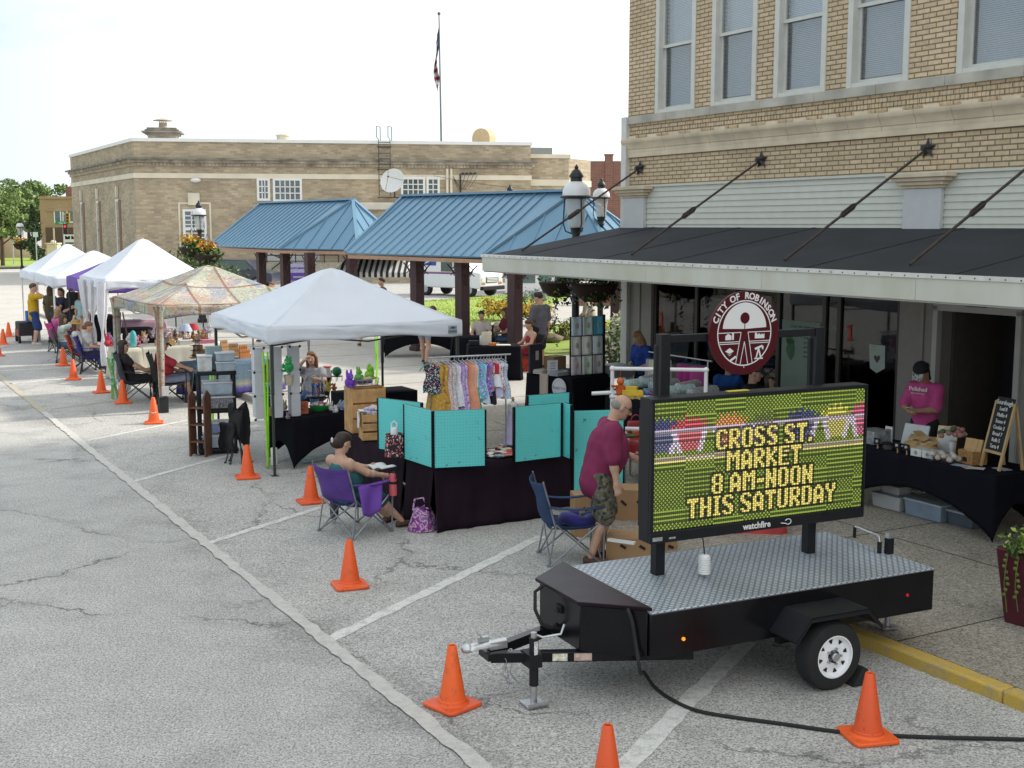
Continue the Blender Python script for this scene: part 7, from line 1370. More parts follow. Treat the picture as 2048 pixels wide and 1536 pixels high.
ct=gp(1236,985,0); drape_table('cream cloth table with a shiny red cover and toys, right of the man in maroon',ct,R(-12),1.2,.75,.70,mat('cream_vinyl',(.55,.50,.38),.5,var=.06),fold=.01,flare=.02,hem=.42,jag=.05)
onC=lambda x,y,z=0: ct+Vector((0,0,.70))+Matrix.Rotation(R(-12),3,'Z')@Vector((x,y,z))
t=thing('red_cover','shiny dark red plastic cover spread over the cream table','table cover',onC(0,0),R(-12)); b=MB(); b.grid(lambda u,v:(.12+1.0*u,-.035-.02*math.sin(9*u) if v<.5 else .75*(v-.5)*2-.03,-.33*(1-v*2)*(.55+.45*u) if v<.5 else .012),20,12); b.build('sheet',mat('red_vinyl',(.24,.02,.025),.25,var=.1,coat=.4),t,solid=.006)
for i,(x,y,c,lb,d) in enumerate(((.10,.22,(.04,.09,.025),'dark green folded felt at the table corner by the man',(.22,.14,.03)),(.22,.30,(.50,.08,.02),'orange red toy block on the red cover',(.14,.10,.08)),(.26,.45,(.02,.035,.09),'navy toy box on the red cover',(.16,.12,.10)),(.34,.36,(.5,.5,.48),'small white toy piece on the red cover',(.08,.06,.08)),(.42,.25,(.22,.45,.12),'light green toy piece on the red cover',(.1,.07,.05)))): boxthing('toy_block',lb,'toy',onC(x,y,.015),R(20*i),d,mat('toyblock_%d'%i,c,.5),'toys on the red cover',bev=.012)
t=thing('red_handbag','dark red bag with arched handle on the cream table','bag',onC(.16,.60,.01),R(10)); b=MB(); b.box((0,0,.08),(.26,.12,.16),top=(.85,.7)); b.build('body',mat('bag_red',(.26,.015,.02),.5),t,bev=.02); b=MB(); b.tube([(-.07*math.cos(a),0,.15+.09*math.sin(a)) for a in [PI*k/10 for k in range(11)]],.010,n=8); b.build('handle',MC['bag_red'],t)
m_card=mat('cardboard',(.36,.22,.11),.85,var=.12,vs=3)
def carton(label,loc,rz,d):
    t=thing('cardboard_box',label,'cardboard box',loc,rz,'cardboard boxes by the cloth tables'); b=MB(); b.box((0,0,d[2]/2),d); b.build('body',m_card,t,bev=.004)
    for s_ in (-1,1): b=MB(); b.bar((s_*d[0]*.2,-d[1]/2-.003,d[2]*.72),(s_*d[0]*.2+.06,-d[1]/2-.003,d[2]*.60),.004,.03); b.build('hand_hole',mat('hole_dark',(.03,.02,.015),.9),t)
    return t
carton('cardboard box with a white bar on top, right of the man\'s legs',gp(1262,1118,0),R(-10),(.50,.36,.27)); carton('taller cardboard box behind the first one under the cloth table',gp(1258,1050,0),R(-6),(.46,.36,.46)); carton('cardboard box standing behind the man\'s legs',gp(1172,1068,0),R(8),(.32,.30,.48)); carton('small cardboard box between the sign post and the first box',gp(1315,1112,0),R(12),(.34,.28,.20))
t=thing('white_strip','white plastic strip lying on the cardboard box by the man','strip',gp(1243,1085,.28),R(-30)); b=MB(); b.box((0,0,.012),(.30,.05,.025)); b.build('strip',m_pvc,t)
drape_table('low table under a red and cream cloth seen beneath the message board',gp(1330,1080,0),R(-5),1.3,.6,.40,mat('red_cream_cloth',(.28,.03,.03),.6,var=.9,vs=1.6),fold=.02,flare=.03)
# ---------------- bakery table, sandwich board, planter ----------------
bk=W(10.80,8.62,.1); drape_table('long black fitted cloth table of baked goods in front of the shop door',bk,SR,.76,2.25,.75,m_blackcl,arch=.38,fold=.006,flare=0,hem=.02)
onB_=lambda x,y,z=0: bk+Vector((0,0,.757))+Matrix.Rotation(SR,3,'Z')@Vector((x,y,z))
m_kr=mat('kraft_paper',(.50,.32,.14),.75,var=.12,vs=10); m_wb=mat('box_white',(.64,.64,.62),.6,var=.03)
for i,(x,y,z,a,lb) in enumerate(((.40,1.52,.06,20,'kraft paper bag standing at the left of the pastry bags'),(.34,1.40,.07,-10,'kraft paper bag lying across the pastry bags with a dark label'),(.42,1.28,.06,40,'kraft paper bag crumpled at the right of the pastry bags'),(.52,1.44,.10,75,'kraft paper bag at the back of the pastry bags'),(.30,1.24,.05,-35,'kraft paper bag folded open at the front right'))):
    t=thing('kraft_bag',lb,'paper bag',onB_(x,y,z),SR+R(a),'kraft bags of pastry'); b=MB(); b.ell((0,0,0),(.14,.09,.065),12,8,jit=.14); b.box((.12,0,.03),(.10,.15,.008),M=Matrix.Rotation(R(-25),4,'Y')); b.build('bag',m_kr,t,smooth=20); b=MB(); b.box((-.02,-.0,.066),(.06,.05,.004)); b.build('label',mat('label_brown',(.10,.06,.03),.7) if i==1 else m_wb,t)
for i,(x,y,lb) in enumerate(((.16,1.18,'white bakery box with a round sticker, left of the pair'),(.17,1.02,'white bakery box with a round sticker, right of the pair'))):
    t=boxthing('bakery_box',lb,'box',onB_(x,y),SR+R(4),(.16,.15,.09),m_wb,'white bakery boxes'); b=MB(); b.cyl((-.081,0,.045),(-.083,0,.045),.022,n=16); b.build('sticker',mat('sticker_grey',(.3,.3,.3),.6),t)
t=thing('muffin_tray','clear clamshell tray of white powdered muffins on the bakery table','muffins',onB_(.15,.78),SR); b=MB()
for i in range(4):
    for j in range(3): b.ell((-.10+.07*j,-.12+.08*i,.05+.03*((i+j)%2)),(.036,.036,.032),10,7,jit=.05)
b.build('muffins',mat('muffin_white',(.55,.50,.44),.9,var=.2,vs=30),t); b=MB(); b.box((0,0,.015),(.26,.36,.03)); b.box((.0,0,.075),(.27,.37,.10)); b.build('tray',glass('clamshell',(.9,.9,.9),.06,.15),t)
t=thing('wicker_basket','square wicker basket holding kraft packets on the bakery table','basket',onB_(.30,.56),SR+R(-8)); b=MB()
for k in range(7): b.tube([(.095*sx,.11*sy,.012+.022*k) for sx,sy in ((-1,-1),(1,-1),(1,1),(-1,1))],.013,n=6,closed=True)
b.b2((-.09,-.10,.0),(.09,.10,.015)); b.build('weave',mat('wicker',(.36,.19,.07),.75,var=.35,vs=45),t); b=MB(); b.box((-.108,0,.06),(.006,.06,.045)); b.build('slate_tag',m_sblack,t)
for i,(dy,a) in enumerate(((-.04,8),(.02,-6),(.06,14))):
    t=thing('kraft_packet',('kraft packet at the right of the wicker basket','kraft packet with a pale label in the middle of the wicker basket','kraft packet at the left of the wicker basket')[i],'packet',onB_(.30,.56+dy,.08),SR+R(a),'packets in the wicker basket'); b=MB(); b.box((0,0,.10),(.03,.11,.2),M=Matrix.Rotation(R(18),4,'Y')); b.build('packet',m_kr,t)
t=thing('flower_vase','white ribbed vase of dusty pink and cream flowers on the bakery table','vase',onB_(.40,.93),0); b=MB(); b.lathe([(.03,0),(.032,.01),(.028,.08),(.035,.15),(.045,.19),(.038,.19)],(0,0,0),18); b.build('vase',mat('vase_white',(.66,.66,.66),.4),t); b=MB()
for k in range(26): a=k*2.4; r=.012*k**.8; b.ell((r*math.cos(a),r*math.sin(a),.26+.07*math.cos(r*9)+random.uniform(-.02,.02)),(.035,.035,.028),8,6,mi=[0,1,2,0,1][k%5],jit=.15)
b.build('flowers',[mat('rose_dusty',(.36,.17,.14),.8),mat('rose_cream',(.55,.47,.38),.8),mat('leaf_sage',(.10,.13,.07),.8)],t)
t=thing('framed_card','thin gold framed white card standing on the bakery table','picture frame',onB_(.55,1.16),SR+R(-72)); b=MB(); M_=Matrix.Rotation(R(-14),4,'X'); [b.b2(*q,M=M_) for q in (((-.12,-.008,0),(.12,.008,.014)),((-.12,-.008,.30),(.12,.008,.314)),((-.12,-.008,0),(-.106,.008,.31)),((.106,-.008,0),(.12,.008,.31)))]; b.build('frame',mat('gold_frame',(.55,.40,.16),.4,.6),t); b=MB(); b.b2((-.106,-.004,.014),(.106,.004,.30),M=M_); b.build('card',m_wb,t)
t=thing('tablet_stand','white tablet display turned away on the bakery table','tablet',onB_(.52,1.62),SR+R(-80)); b=MB(); M_=Matrix.Rotation(R(-20),4,'X'); b.b2((-.17,-.012,.02),(.17,.012,.28),M=M_); b.b2((-.10,-.10,0),(.10,.08,.02)); b.build('body',mat('tablet_white',(.55,.57,.58),.4),t,bev=.01)
t=thing('sign_holder','small white framed notice standing at the left of the bakery table','sign',onB_(.5,1.98),SR+R(-85)); b=MB(); b.b2((-.05,-.01,0),(.05,.01,.20)); b.build('frame',m_wb,t); b=MB(); b.b2((-.035,-.013,.03),(.035,-.0105,.17)); b.build('notice',mat('notice_dark',(.10,.12,.14),.6),t)
boxthing('clear_case','clear plastic case of pastries at the far left of the bakery table','display case',onB_(.35,2.08),SR,(.30,.28,.16),mat('case_grey',(.25,.26,.27),.2,var=.5,vs=12))
for i,(x,y,lb) in enumerate(((.10,1.78,'tiny chalk price sign on a tripod, leftmost of three'),(.09,1.46,'tiny chalk price sign on a tripod, middle of three'),(.09,1.32,'tiny chalk price sign on a tripod, rightmost of three'))):
    t=thing('price_sign',lb,'price sign',onB_(x,y),SR,'tiny chalk price signs'); b=MB(); b.b2((-.01,-.045,.05),(.0,.045,.12)); b.build('slate',m_sblack,t); b=MB(); [b.cyl((.0,0,.06),(.02*q-.03*(q==0),.03*(q-1),0),.005,n=5) for q in (0,1,2)]; b.build('easel',tw,t); textm('$5',.04,m_wlet,face((-.012,0,.085),(-1,0,0)),t)
boxthing('glass_jar','small round glass jar with a white label on the bakery table','jar',onB_(.14,1.66),0,(.09,.09,.06),mat('jar_dark',(.08,.07,.06),.2),lid=m_sblack)
for i,(x,y,c,a,lb) in enumerate(((.10,.55,(.35,.45,.55),10,'pale blue leaflet on the front edge of the bakery table'),(.07,.42,(.50,.30,.32),-25,'pink patterned leaflet on the bakery table edge'),(.10,.34,(.56,.55,.52),30,'white leaflet with print at the bakery table edge'),(.30,.16,(.36,.38,.42),-8,'grey printed sheet under the chalkboard'))):
    t=thing('leaflet',lb,'leaflet',onB_(x,y,.002+.002*i),SR+R(a),'leaflets on the bakery table'); b=MB(); b.box((0,0,.001),(.13,.18,.0015)); b.build('paper',mat('leaflet_%d'%i,c,.8,var=.3,vs=35),t)
t=thing('chalkboard_sign','wooden A frame chalkboard with white handwriting standing on the bakery table','chalkboard',onB_(.36,.24),SR-R(14)); t.scale=(1,1,1.22); mwd=mat('light_wood',(.48,.32,.15),.6,var=.15); M1=Matrix.Translation((-.13,0,0))@Matrix.Rotation(R(16),4,'Y'); b=MB(); [b.b2(*q,M=M1) for q in (((-.012,-.17,0),(.012,-.14,.62)),((-.012,.14,0),(.012,.17,.62)),((-.01,-.14,.14),(.01,.14,.165)))]; M2=Matrix.Translation((.17,0,0))@Matrix.Rotation(R(-12),4,'Y'); [b.b2(*q,M=M2) for q in (((-.012,-.17,0),(.012,-.14,.61)),((-.012,.14,0),(.012,.17,.61)),((-.01,-.15,.57),(.01,.15,.61)))]; b.build('frame',mwd,t)
b=MB(); b.b2((-.011,-.14,.165),(.004,.14,.66),M=M1); cb=b.build('board',mat('chalk_black',(.02,.02,.022),.8,var=.2),t)
for k,s in enumerate(('Sourdough','Loaf 8','Muffin 4','Scone 4','Cookie 3','Bread 7','Rolls 5','Tarts 4')): textm(s,.062 if k==0 else .05,m_wlet,M1@face((-.0125,0,.61-.058*k),(-1,0,0)),cb)
for (x,y,d,m,l,lb,z) in ((.42,1.75,(.34,.42,.15),mat('tub_milky',(.45,.46,.46),.4,var=.08),None,'milky plastic tub with a round sticker under the bakery table',0),(.45,1.78,(.20,.26,.11),m_wb,None,'white carton standing on the milky tub under the bakery table',.155),(.42,1.18,(.34,.52,.18),mat('tub_blue',(.22,.28,.36),.35,var=.12),None,'pale blue plastic tub under the middle of the bakery table',0),(.5,.72,(.32,.34,.14),mat('tub_dim',(.10,.12,.15),.4),None,'dim blue grey tub in the shade under the right of the bakery table',0)):
    boxthing('storage_tub',lb,'storage tub',bk+Matrix.Rotation(SR,3,'Z')@Vector((x,y,.005+z)),SR,d,m,'tubs under the bakery table',mat('tub_rim',(.42,.46,.5),.4) if z==0 else None,taper=(1.1,1.06))
pl_=gp(2066,1246,.1); t=thing('tapered_planter','tall tapered dark red planter with trailing vines at the right edge','planter',pl_,SR+R(8)); b=MB(); hpl=.66; b.box((0,0,hpl/2),(.34,.34,hpl),top=(1.42,1.42)); b.build('pot',mat('planter_red',(.085,.012,.022),.5,var=.12,vs=3),t,bev=.012); b=MB(); b.box((0,0,hpl-.0),(.46,.46,.02)); b.build('soil',m_soil,t)
def leafmass(name,spots,mats,par,n,sz,smooth=0,up=.3):
    b=MB()
    for _ in range(n):
        c,r=random.choice(spots); d=Vector((random.gauss(0,1),random.gauss(0,1),random.gauss(0,1))).normalized()*(random.random()**.5); p=Vector((c[0]+d.x*r[0],c[1]+d.y*r[1],c[2]+d.z*r[2])); n_=Vector((random.gauss(0,1),random.gauss(0,1),random.gauss(up,1))).normalized(); u=n_.orthogonal().normalized(); v=n_.cross(u); a=random.uniform(0,6); u,v=u*math.cos(a)+v*math.sin(a),v*math.cos(a)-u*math.sin(a); s_=sz*random.uniform(.6,1.4)
        b.add([p-u*s_,p+v*s_*.45+n_*s_*.15,p+u*s_,p-v*s_*.45+n_*s_*.15],[(0,1,2,3)],random.randrange(len(mats)))
    return b.build(name,mats,par,smooth=0)
LG=[mat('leaf_mid',(.055,.105,.02),.6,var=.2),mat('leaf_light',(.13,.20,.035),.6,var=.2),mat('leaf_dark',(.022,.05,.012),.6,var=.2)]
leafmass('foliage',[((-.05,.05,.74),(.26,.24,.12)),((-.22,.0,.70),(.12,.18,.10))],LG+[mat('leaf_lime',(.28,.36,.06),.6)],t,260,.035); leafmass('blossom',[((.0,-.05,.78),(.16,.16,.08)),((.1,.1,.9),(.1,.1,.12))],[mat('bloom_violet',(.25,.17,.45),.7),mat('bloom_coral',(.55,.17,.07),.7)],t,40,.022)
for k in range(4): b=MB(); y=-.18+.1*k; b.tube([(-.24,y,.66),(-.28,y,.5),(-.25,y+.02,.36),(-.22,y,.2-.03*k)],.004,n=5,mi=0); [b.ell((-.27+.01*(j%2),y+.02*math.sin(j),.62-.05*j),(.006,.02,.016),6,4,mi=1) for j in range(8)]; b.build('vine',[LG[1],LG[1]],t)
# ---------------- people ----------------
hb_=lambda n,c:mat('hair_'+n,c,.6,var=.25,vs=30)
HB=hb_('brown',(.075,.04,.022)); HD=hb_('dark',(.028,.016,.012)); HG=hb_('grey',(.24,.22,.20)); HBL=hb_('blond',(.32,.19,.08)); HA=hb_('auburn',(.16,.065,.03))
m_jean=cloth('denim',(.06,.12,.24)); m_blk=cloth('black_cotton',(.015,.015,.018)); m_snk=(mat('shoe_upper',(.03,.03,.035),.7),mat('shoe_sole',(.5,.48,.45),.6)); m_wsh=(mat('shoe_pale',(.55,.50,.45),.7),mat('shoe_sole',(.5,.48,.45),.6)); m_brs=(mat('sandal_brown',(.10,.05,.03),.7),m_rub)
m_camo=speckled('camo_cotton',(.11,.105,.075),[(.055,.06,.04),(.17,.155,.115),(.035,.035,.03),(.13,.12,.09)],26,.62,.95)
SEAT=dict(pel=(-.12,0,.46),fl=(.42,.13,.085),fr=(.40,-.13,.085),hl=(.20,.16,.60),hr=(.20,-.16,.60))
def seated(**k): d=dict(SEAT); d.update(k); return d
person('man with thinning grey hair and glasses in maroon tee shirt and camouflage shorts, looking down',gp(1196,1121,0),8,h=1.80,fat=1.36,lean=15,head=(-6,24,0),hr=(.13,-.30,.80),hl=(.36,.0,1.10),elL=(-.2,.9,-.5),elR=(-.9,-.3,0),fl=(.05,.12,.085),fr=(-.10,-.12,.085),shirt=cloth('maroon_tee',(.20,.022,.075)),sleeve=.95,trous=m_camo,leg='short',shoe=m_brs,hair=HG,hairs='fringe',glasses=True,skin=0,step=.008,fingers=True,curl=.75)
sw,sj=person('woman with dark hair in a bun sitting in the purple chair, bare shouldered in teal',gp(712,1063,0),46,**seated(h=1.58,fat=1.25,pel=(-.12,0,.45),fl=(.52,.06,.085),fr=(.50,-.22,.085),hl=(.28,.04,.70),hr=(.22,-.22,.66),lean=-12,head=(-8,22,0),shirt=cloth('teal_top',(.03,.13,.14)),sleeve=0,bare=True,bust=1,trous=cloth('teal_shorts',(.025,.12,.13)),shoe=m_brs,hair=HD,hairs='bun',skin=0,step=.008,fingers=True))
t=thing('hair_clip','pale oval hair clip in the seated woman\'s bun','hair clip',sw.location+Matrix.Rotation(R(46),3,'Z')@Vector(sj['hd']+sj['Hm']@np.array((-.170,-.03,.0))),R(46)); b=MB(); b.ell((0,0,0),(.014,.016,.032),10,7); b.build('clip',mat('clip_pearl',(.6,.52,.5),.3),t)
t=thing('open_book','open white paperback lying on the seated woman\'s lap','book',sw.location+Matrix.Rotation(R(46),3,'Z')@Vector((.33,-.06,.70)),R(46)); b=MB(); b.grid(lambda u,v:((u-.5)*.22,(v-.5)*.30,.03*abs(v-.5)*2+.02*math.sin(PI*abs(v-.5)*2)),4,12); b.build('pages',mat('page_white',(.60,.60,.60),.8,var=.05),t,solid=.012)
t=thing('water_tumbler','coral pink insulated bottle in the purple chair armrest','bottle',sw.location+Matrix.Rotation(R(46),3,'Z')@Vector((.26,-.36,.44)),R(46)); b=MB(); b.lathe([(.042,0),(.045,.01),(.045,.14),(.04,.145),(.04,.155),(.045,.16),(.045,.22),(.038,.25),(.0,.255)],(0,0,0),18); b.build('body',mat('bottle_coral',(.55,.10,.12),.5),t); b=MB(); b.lathe([(.047,.135),(.049,.15),(.047,.165)],(0,0,0),18,cap=False); b.tube([(0,-.045,.2),(0,-.07,.24),(0,-.02,.275),(0,.02,.26)],.008,n=6); b.build('band',m_sblack,t)
wp=gp(623,842,0); camp_chair('black camp chair of the woman behind the toy table',wp-Vector((0,-.05,0)),262,m_blk,m_btube)
person('long haired woman in grey tee shading her eyes with one hand behind the toy table',wp,262,**seated(h=1.66,head=(6,4,4),hr=(.175,-.045,1.125),elR=(.5,-1,-.6),hl=(.30,.20,.80),shirt=cloth('grey_tee',(.28,.28,.30)),sleeve=.6,bust=1,trous=m_jean,leg='long',shoe=m_snk,hair=HA,hairs='long',step=.010,fingers=True,curl=.25))
person('woman with long dark hair and black top lounging in the slate recliner',W(5.45,24.9),22,**seated(h=1.66,lean=-14,head=(-20,4,0),shirt=cloth('black_pink_top',(.02,.015,.02)),sleeve=.5,trous=m_blk,leg='long',shoe=m_snk,hair=HD,hairs='long'))
person('man in red tee shirt and grey cap sitting in the black recliner',W(5.98,24.4),22,**seated(h=1.78,fat=1.12,lean=-4,head=(-15,14,0),shirt=cloth('red_tee',(.36,.025,.045)),sleeve=.85,trous=cloth('blue_grey_shorts',(.20,.22,.30)),shoe=m_snk,hair=HG,hairs='fringe',hat=('cap',cloth('cap_grey',(.30,.31,.34)),cloth('cap_dark',(.05,.05,.06))),hr=(.35,-.22,.68)))
for a_,s_ in ((5.95,1),(6.55,1)): pass
person('bearded man in mustard yellow tee and navy shorts standing with a hand to his face',gp(70,690,0),28,h=1.80,fat=1.08,head=(-22,4,0),hr=(.17,-.10,1.50),elR=(.7,-1,-.1),hl=(.02,.24,.86),shirt=cloth('mustard_tee',(.50,.30,.015)),sleeve=.75,trous=cloth('navy_shorts',(.025,.05,.16)),shoe=m_wsh,hair=HB,step=.011,fingers=False)
person('person in olive top half hidden by the white tent pole',gp(105,686,0),60,h=1.70,shirt=cloth('olive_top',(.10,.09,.045)),sleeve=.6,trous=m_jean,leg='long',shoe=m_snk,hair=HB,hairs='long',step=.018)
person('woman with tied back hair, navy top and jeans folding her arms under the tent',gp(127,689,0),225,h=1.66,head=(18,0,0),hl=(.20,-.10,1.12),hr=(.17,.08,1.08),elL=(-.1,1,-.6),elR=(-.1,-1,-.6),shirt=cloth('navy_top',(.02,.02,.05)),sleeve=.4,bust=1,trous=m_jean,leg='long',shoe=m_snk,hair=HB,hairs='pony',step=.016)
person('tall man dressed all in black standing under the purple tent',gp(150,690,0),230,h=1.86,fat=1.15,shirt=m_blk,sleeve=.9,trous=m_blk,leg='long',shoe=m_snk,hair=HD,step=.018,hl=(.25,.1,1.05))
person('person with long brown hair in a pale aqua top seen from behind',gp(168,694,0),60,h=1.62,shirt=cloth('aqua_top',(.32,.50,.50)),sleeve=.5,skirt=(cloth('aqua_skirt',(.30,.46,.46)),.8),shoe=m_snk,hair=HA,hairs='long',step=.018)
person('long haired woman in white blouse and straw hat sitting in the red chair',W(5.55,31.0),15,**seated(h=1.64,lean=-6,head=(-20,6,0),shirt=cloth('white_blouse',(.52,.52,.5)),sleeve=1.4,trous=m_jean,leg='long',shoe=m_snk,hair=HB,hairs='long',hat=('straw',cloth('straw',(.42,.26,.10)),cloth('straw',(.42,.26,.10))),step=.016))
person('woman with hair up in a grey top sitting in the royal blue chair',W(5.62,30.2),15,**seated(h=1.62,head=(-10,10,0),shirt=cloth('pale_grey_top',(.42,.42,.42)),sleeve=.5,trous=cloth('navy_trousers',(.03,.03,.07)),leg='long',shoe=m_wsh,hair=HA,hairs='bun',step=.016))
person('woman with curly brown hair raising a hand to her forehead in the olive chair',W(5.5,32.9),25,**seated(h=1.64,head=(-15,5,0),hr=(.17,-.05,1.13),elR=(.5,-1,-.4),shirt=cloth('mint_blouse',(.42,.48,.44)),sleeve=1.5,trous=m_jean,leg='long',shoe=m_snk,hair=HB,hairs='long',step=.018))
person('blond person sitting in the pink camp chair, seen from behind',W(5.82,35.7),40,**seated(h=1.60,head=(-20,8,0),shirt=cloth('pink_top',(.5,.12,.3)),sleeve=.5,trous=m_jean,leg='long',shoe=m_snk,hair=HBL,hairs='bob',step=.018))
person('small child in tan hat near the pink chair','' or W(6.3,35.2),40,h=1.05,shirt=cloth('tan_top',(.42,.30,.18)),sleeve=.6,trous=m_jean,shoe=m_snk,hair=HB,hat=('straw',cloth('tan_hat',(.45,.28,.14)),cloth('tan_hat',(.45,.28,.14))),step=.018)
# under and around the near pavilion
drape_table('black stretch cloth table with arched hem under the near pavilion, left of the bending shopper',gp(770,716,.1),R(8),1.9,.75,.75,m_blackcl,arch=.35,fold=.006,flare=0)
T2=gp(938,762,.1); drape_table('black cloth table of the three seated women under the near pavilion',T2,R(6),1.15,.75,.75,m_blackcl,fold=.01,flare=.015); drape_table('black cloth table behind the bending shopper, with a slim black stand',gp(905,742,.1)+Vector((0,.3,0)),R(6),1.0,.7,.75,m_blackcl,fold=.01,flare=.015)
o2=lambda x,y,z=.76:T2+Vector((x,y,z))
t=boxthing('notice_card','blank cream card standing on the seated women\'s table','card',o2(.38,.30),R(14),(.22,.012,.30),mat('card_cream',(.60,.58,.50),.8)); boxthing('paper_stack','stack of pale papers on the right of the seated women\'s table','papers',o2(.75,.25),R(4),(.32,.22,.02),mat('card_cream',(.60,.58,.50),.8)); boxthing('orange_box','orange box of leaflets by the blank card','box',o2(.52,.16),R(20),(.14,.10,.07),mat('orange_box',(.5,.16,.05),.7)); boxthing('camera_case','black equipment case at the left of the seated women\'s table','case',o2(.10,.35),R(5),(.22,.14,.10),m_sblack); boxthing('white_mug','tall white cup by the equipment case','cup',o2(.26,.42),0,(.07,.07,.20),m_wb)
person('woman with pulled back dark hair in a pale top sitting at the black table',gp(962,719,.1),262,**seated(h=1.64,head=(0,4,0),shirt=cloth('pale_tee',(.48,.42,.38)),sleeve=.4,trous=m_jean,leg='long',shoe=m_snk,hair=HD,hairs='short',step=.016))
person('woman with long auburn hair in a burgundy top sitting left of the column',gp(1004,712,.1),205,**seated(h=1.68,head=(5,4,0),shirt=cloth('burgundy_top',(.16,.02,.035)),sleeve=.5,trous=m_jean,leg='long',shoe=m_snk,hair=HA,hairs='long',step=.016))
person('woman in a bright red dress sitting just right of the column',gp(1052,742,.1),205,**seated(h=1.60,head=(5,14,0),shirt=cloth('red_dress',(.28,.02,.035)),sleeve=0,bare=True,skirt=(cloth('red_dress',(.28,.02,.035)),.8),shoe=m_brs,hair=HB,hairs='bun',step=.016))
for (x,y,ang,lb) in ((962,719,262,'black folding chair of the dark haired seller'),(1004,712,205,'black folding chair of the auburn haired seller'),(1052,742,205,'black folding chair of the woman in red')): camp_chair(lb,gp(x,y,.1),ang,m_blk,m_btube)
person('man with cropped hair in grey tee and black shorts, back turned, by the near pavilion',gp(1080,737,.1),128,h=1.82,fat=1.1,head=(28,14,0),hl=(.10,.28,.85),hr=(.02,-.26,.86),shirt=cloth('slate_tee',(.10,.10,.125)),sleeve=.8,trous=cloth('black_shorts',(.015,.015,.02)),shoe=m_snk,hair=HD,hairs='short',step=.012)
person('shopper in denim shorts bending over the black pavilion table',gp(852,728,.1),70,h=1.68,lean=58,head=(0,15,0),pel=(-.12,0,.90),hl=(.55,.12,.90),hr=(.50,-.12,.88),fl=(.12,.12,.085),fr=(-.22,-.10,.085),shirt=cloth('tan_blouse',(.36,.26,.18)),sleeve=.5,trous=cloth('denim_shorts',(.26,.32,.42)),leg='mini',shoe=m_snk,hair=HB,hairs='bun',step=.012)
person('shopper in sandals standing behind the near white tent, only the feet showing',gp(745,692,.1),100,h=1.60,fl=(.0,.36,.085),fr=(.0,-.36,.085),pel=(0,0,.84),shirt=cloth('pale_tee',(.48,.42,.38)),trous=m_jean,leg='mini',shoe=m_brs,hair=HB,step=.018)
person('woman in a loose cream blouse bending under the hanging flower baskets',gp(1184,704,.1),160,h=1.70,lean=16,head=(10,20,0),hl=(.35,.1,.95),hr=(.30,-.12,.95),shirt=cloth('cream_blouse',(.50,.46,.40)),sleeve=1.1,fat=1.08,trous=m_blk,leg='long',shoe=m_snk,hair=HB,hairs='bob',step=.013)
person('boy with short brown hair in a beige shirt at the corner of the brick shop',gp(1243,695,.1),165,h=1.70,head=(12,8,0),shirt=cloth('beige_shirt',(.45,.36,.26)),sleeve=.8,trous=m_jean,shoe=m_snk,hair=HB,step=.013)
person('blond woman in royal blue top looking down at the skirt rack',gp(1284,842,.1),215,h=1.60,lean=6,head=(0,28,0),hl=(.22,.10,.95),hr=(.22,-.12,.95),shirt=cloth('royal_top',(.02,.06,.30)),sleeve=1.2,bust=1,trous=m_blk,leg='long',shoe=m_snk,hair=HBL,hairs='bob',step=.012)
q=gp(1527,745,1.30); camp_chair('black camp chair behind the message board',Vector((q.x,q.y,.1)),330,m_blk,m_btube)
person('man in dark cap and black tee resting cheek on hand behind the message board',Vector((q.x-.05,q.y,.12)),330,**seated(h=1.78,head=(4,10,0),hl=(.16,.07,1.0),elL=(.5,.6,-.8),shirt=m_blk,sleeve=.9,trous=m_jean,shoe=m_snk,hair=HD,hat=('cap',cloth('cap_charcoal',(.07,.08,.10)),cloth('cap_charcoal',(.07,.08,.10))),step=.012))
q=gp(1462,752,1.05); camp_chair('blue camp chair partly hidden by the round emblem',Vector((q.x,q.y,.1)),60,m_navyf,m_btube)
person('person in bright blue tee seen from behind below the round emblem',Vector((q.x,q.y,.12)),60,**seated(h=1.66,shirt=cloth('bright_blue_tee',(.02,.09,.34)),sleeve=.8,trous=m_jean,shoe=m_snk,hair=HD,step=.014))
pw,pj=person('woman in hot pink lettered tee and striped brim cap looking at her phone',W(12.28,10.93,.1),222,h=1.68,fat=1.06,lean=3,head=(0,32,0),hl=(.27,.03,1.06),hr=(.27,-.06,1.05),elL=(-.5,1,-.4),elR=(-.5,-1,-.4),shirt=cloth('hot_pink_tee',(.52,.07,.24)),sleeve=.85,bust=1,trous=m_blk,leg='long',shoe=m_snk,hair=HD,hairs='pony',hat=('cap',cloth('cap_black',(.015,.015,.018)),speckled('cap_stripe',(.5,.5,.5),[(.03,.03,.03)],60,.45,.8)),skin=1,step=.009,fingers=True)
textm('Polished',.075,m_wlet,face((.197,.0,1.33),(1,0,.06)),pw,bold=.001); textm('BEAUTY BOUTIQUE',.022,m_wlet,face((.195,.0,1.275),(1,0,.02)),pw)
t=thing('mobile_phone','white mobile phone held by the woman in pink','phone',W(12.28,10.93,.1)+Matrix.Rotation(R(222),3,'Z')@Vector((.36,-.01,1.09)),R(222)); b=MB(); b.box((0,0,0),(.14,.07,.009),M=Matrix.Rotation(R(-25),4,'Y')); b.build('body',mat('phone_white',(.6,.6,.6),.3),t,bev=.003)
person('dark haired bearded man in navy behind the near tent top by the striped stall',gp(766,668,.1),200,h=1.76,shirt=cloth('navy_shirt',(.02,.025,.06)),trous=m_jean,shoe=m_snk,hair=HD,step=.018)
person('fair haired woman behind the patchwork tent by the purple banner',gp(546,672,.1),250,h=1.66,shirt=cloth('pale_tee',(.48,.42,.38)),trous=m_jean,shoe=m_snk,hair=HA,step=.018)
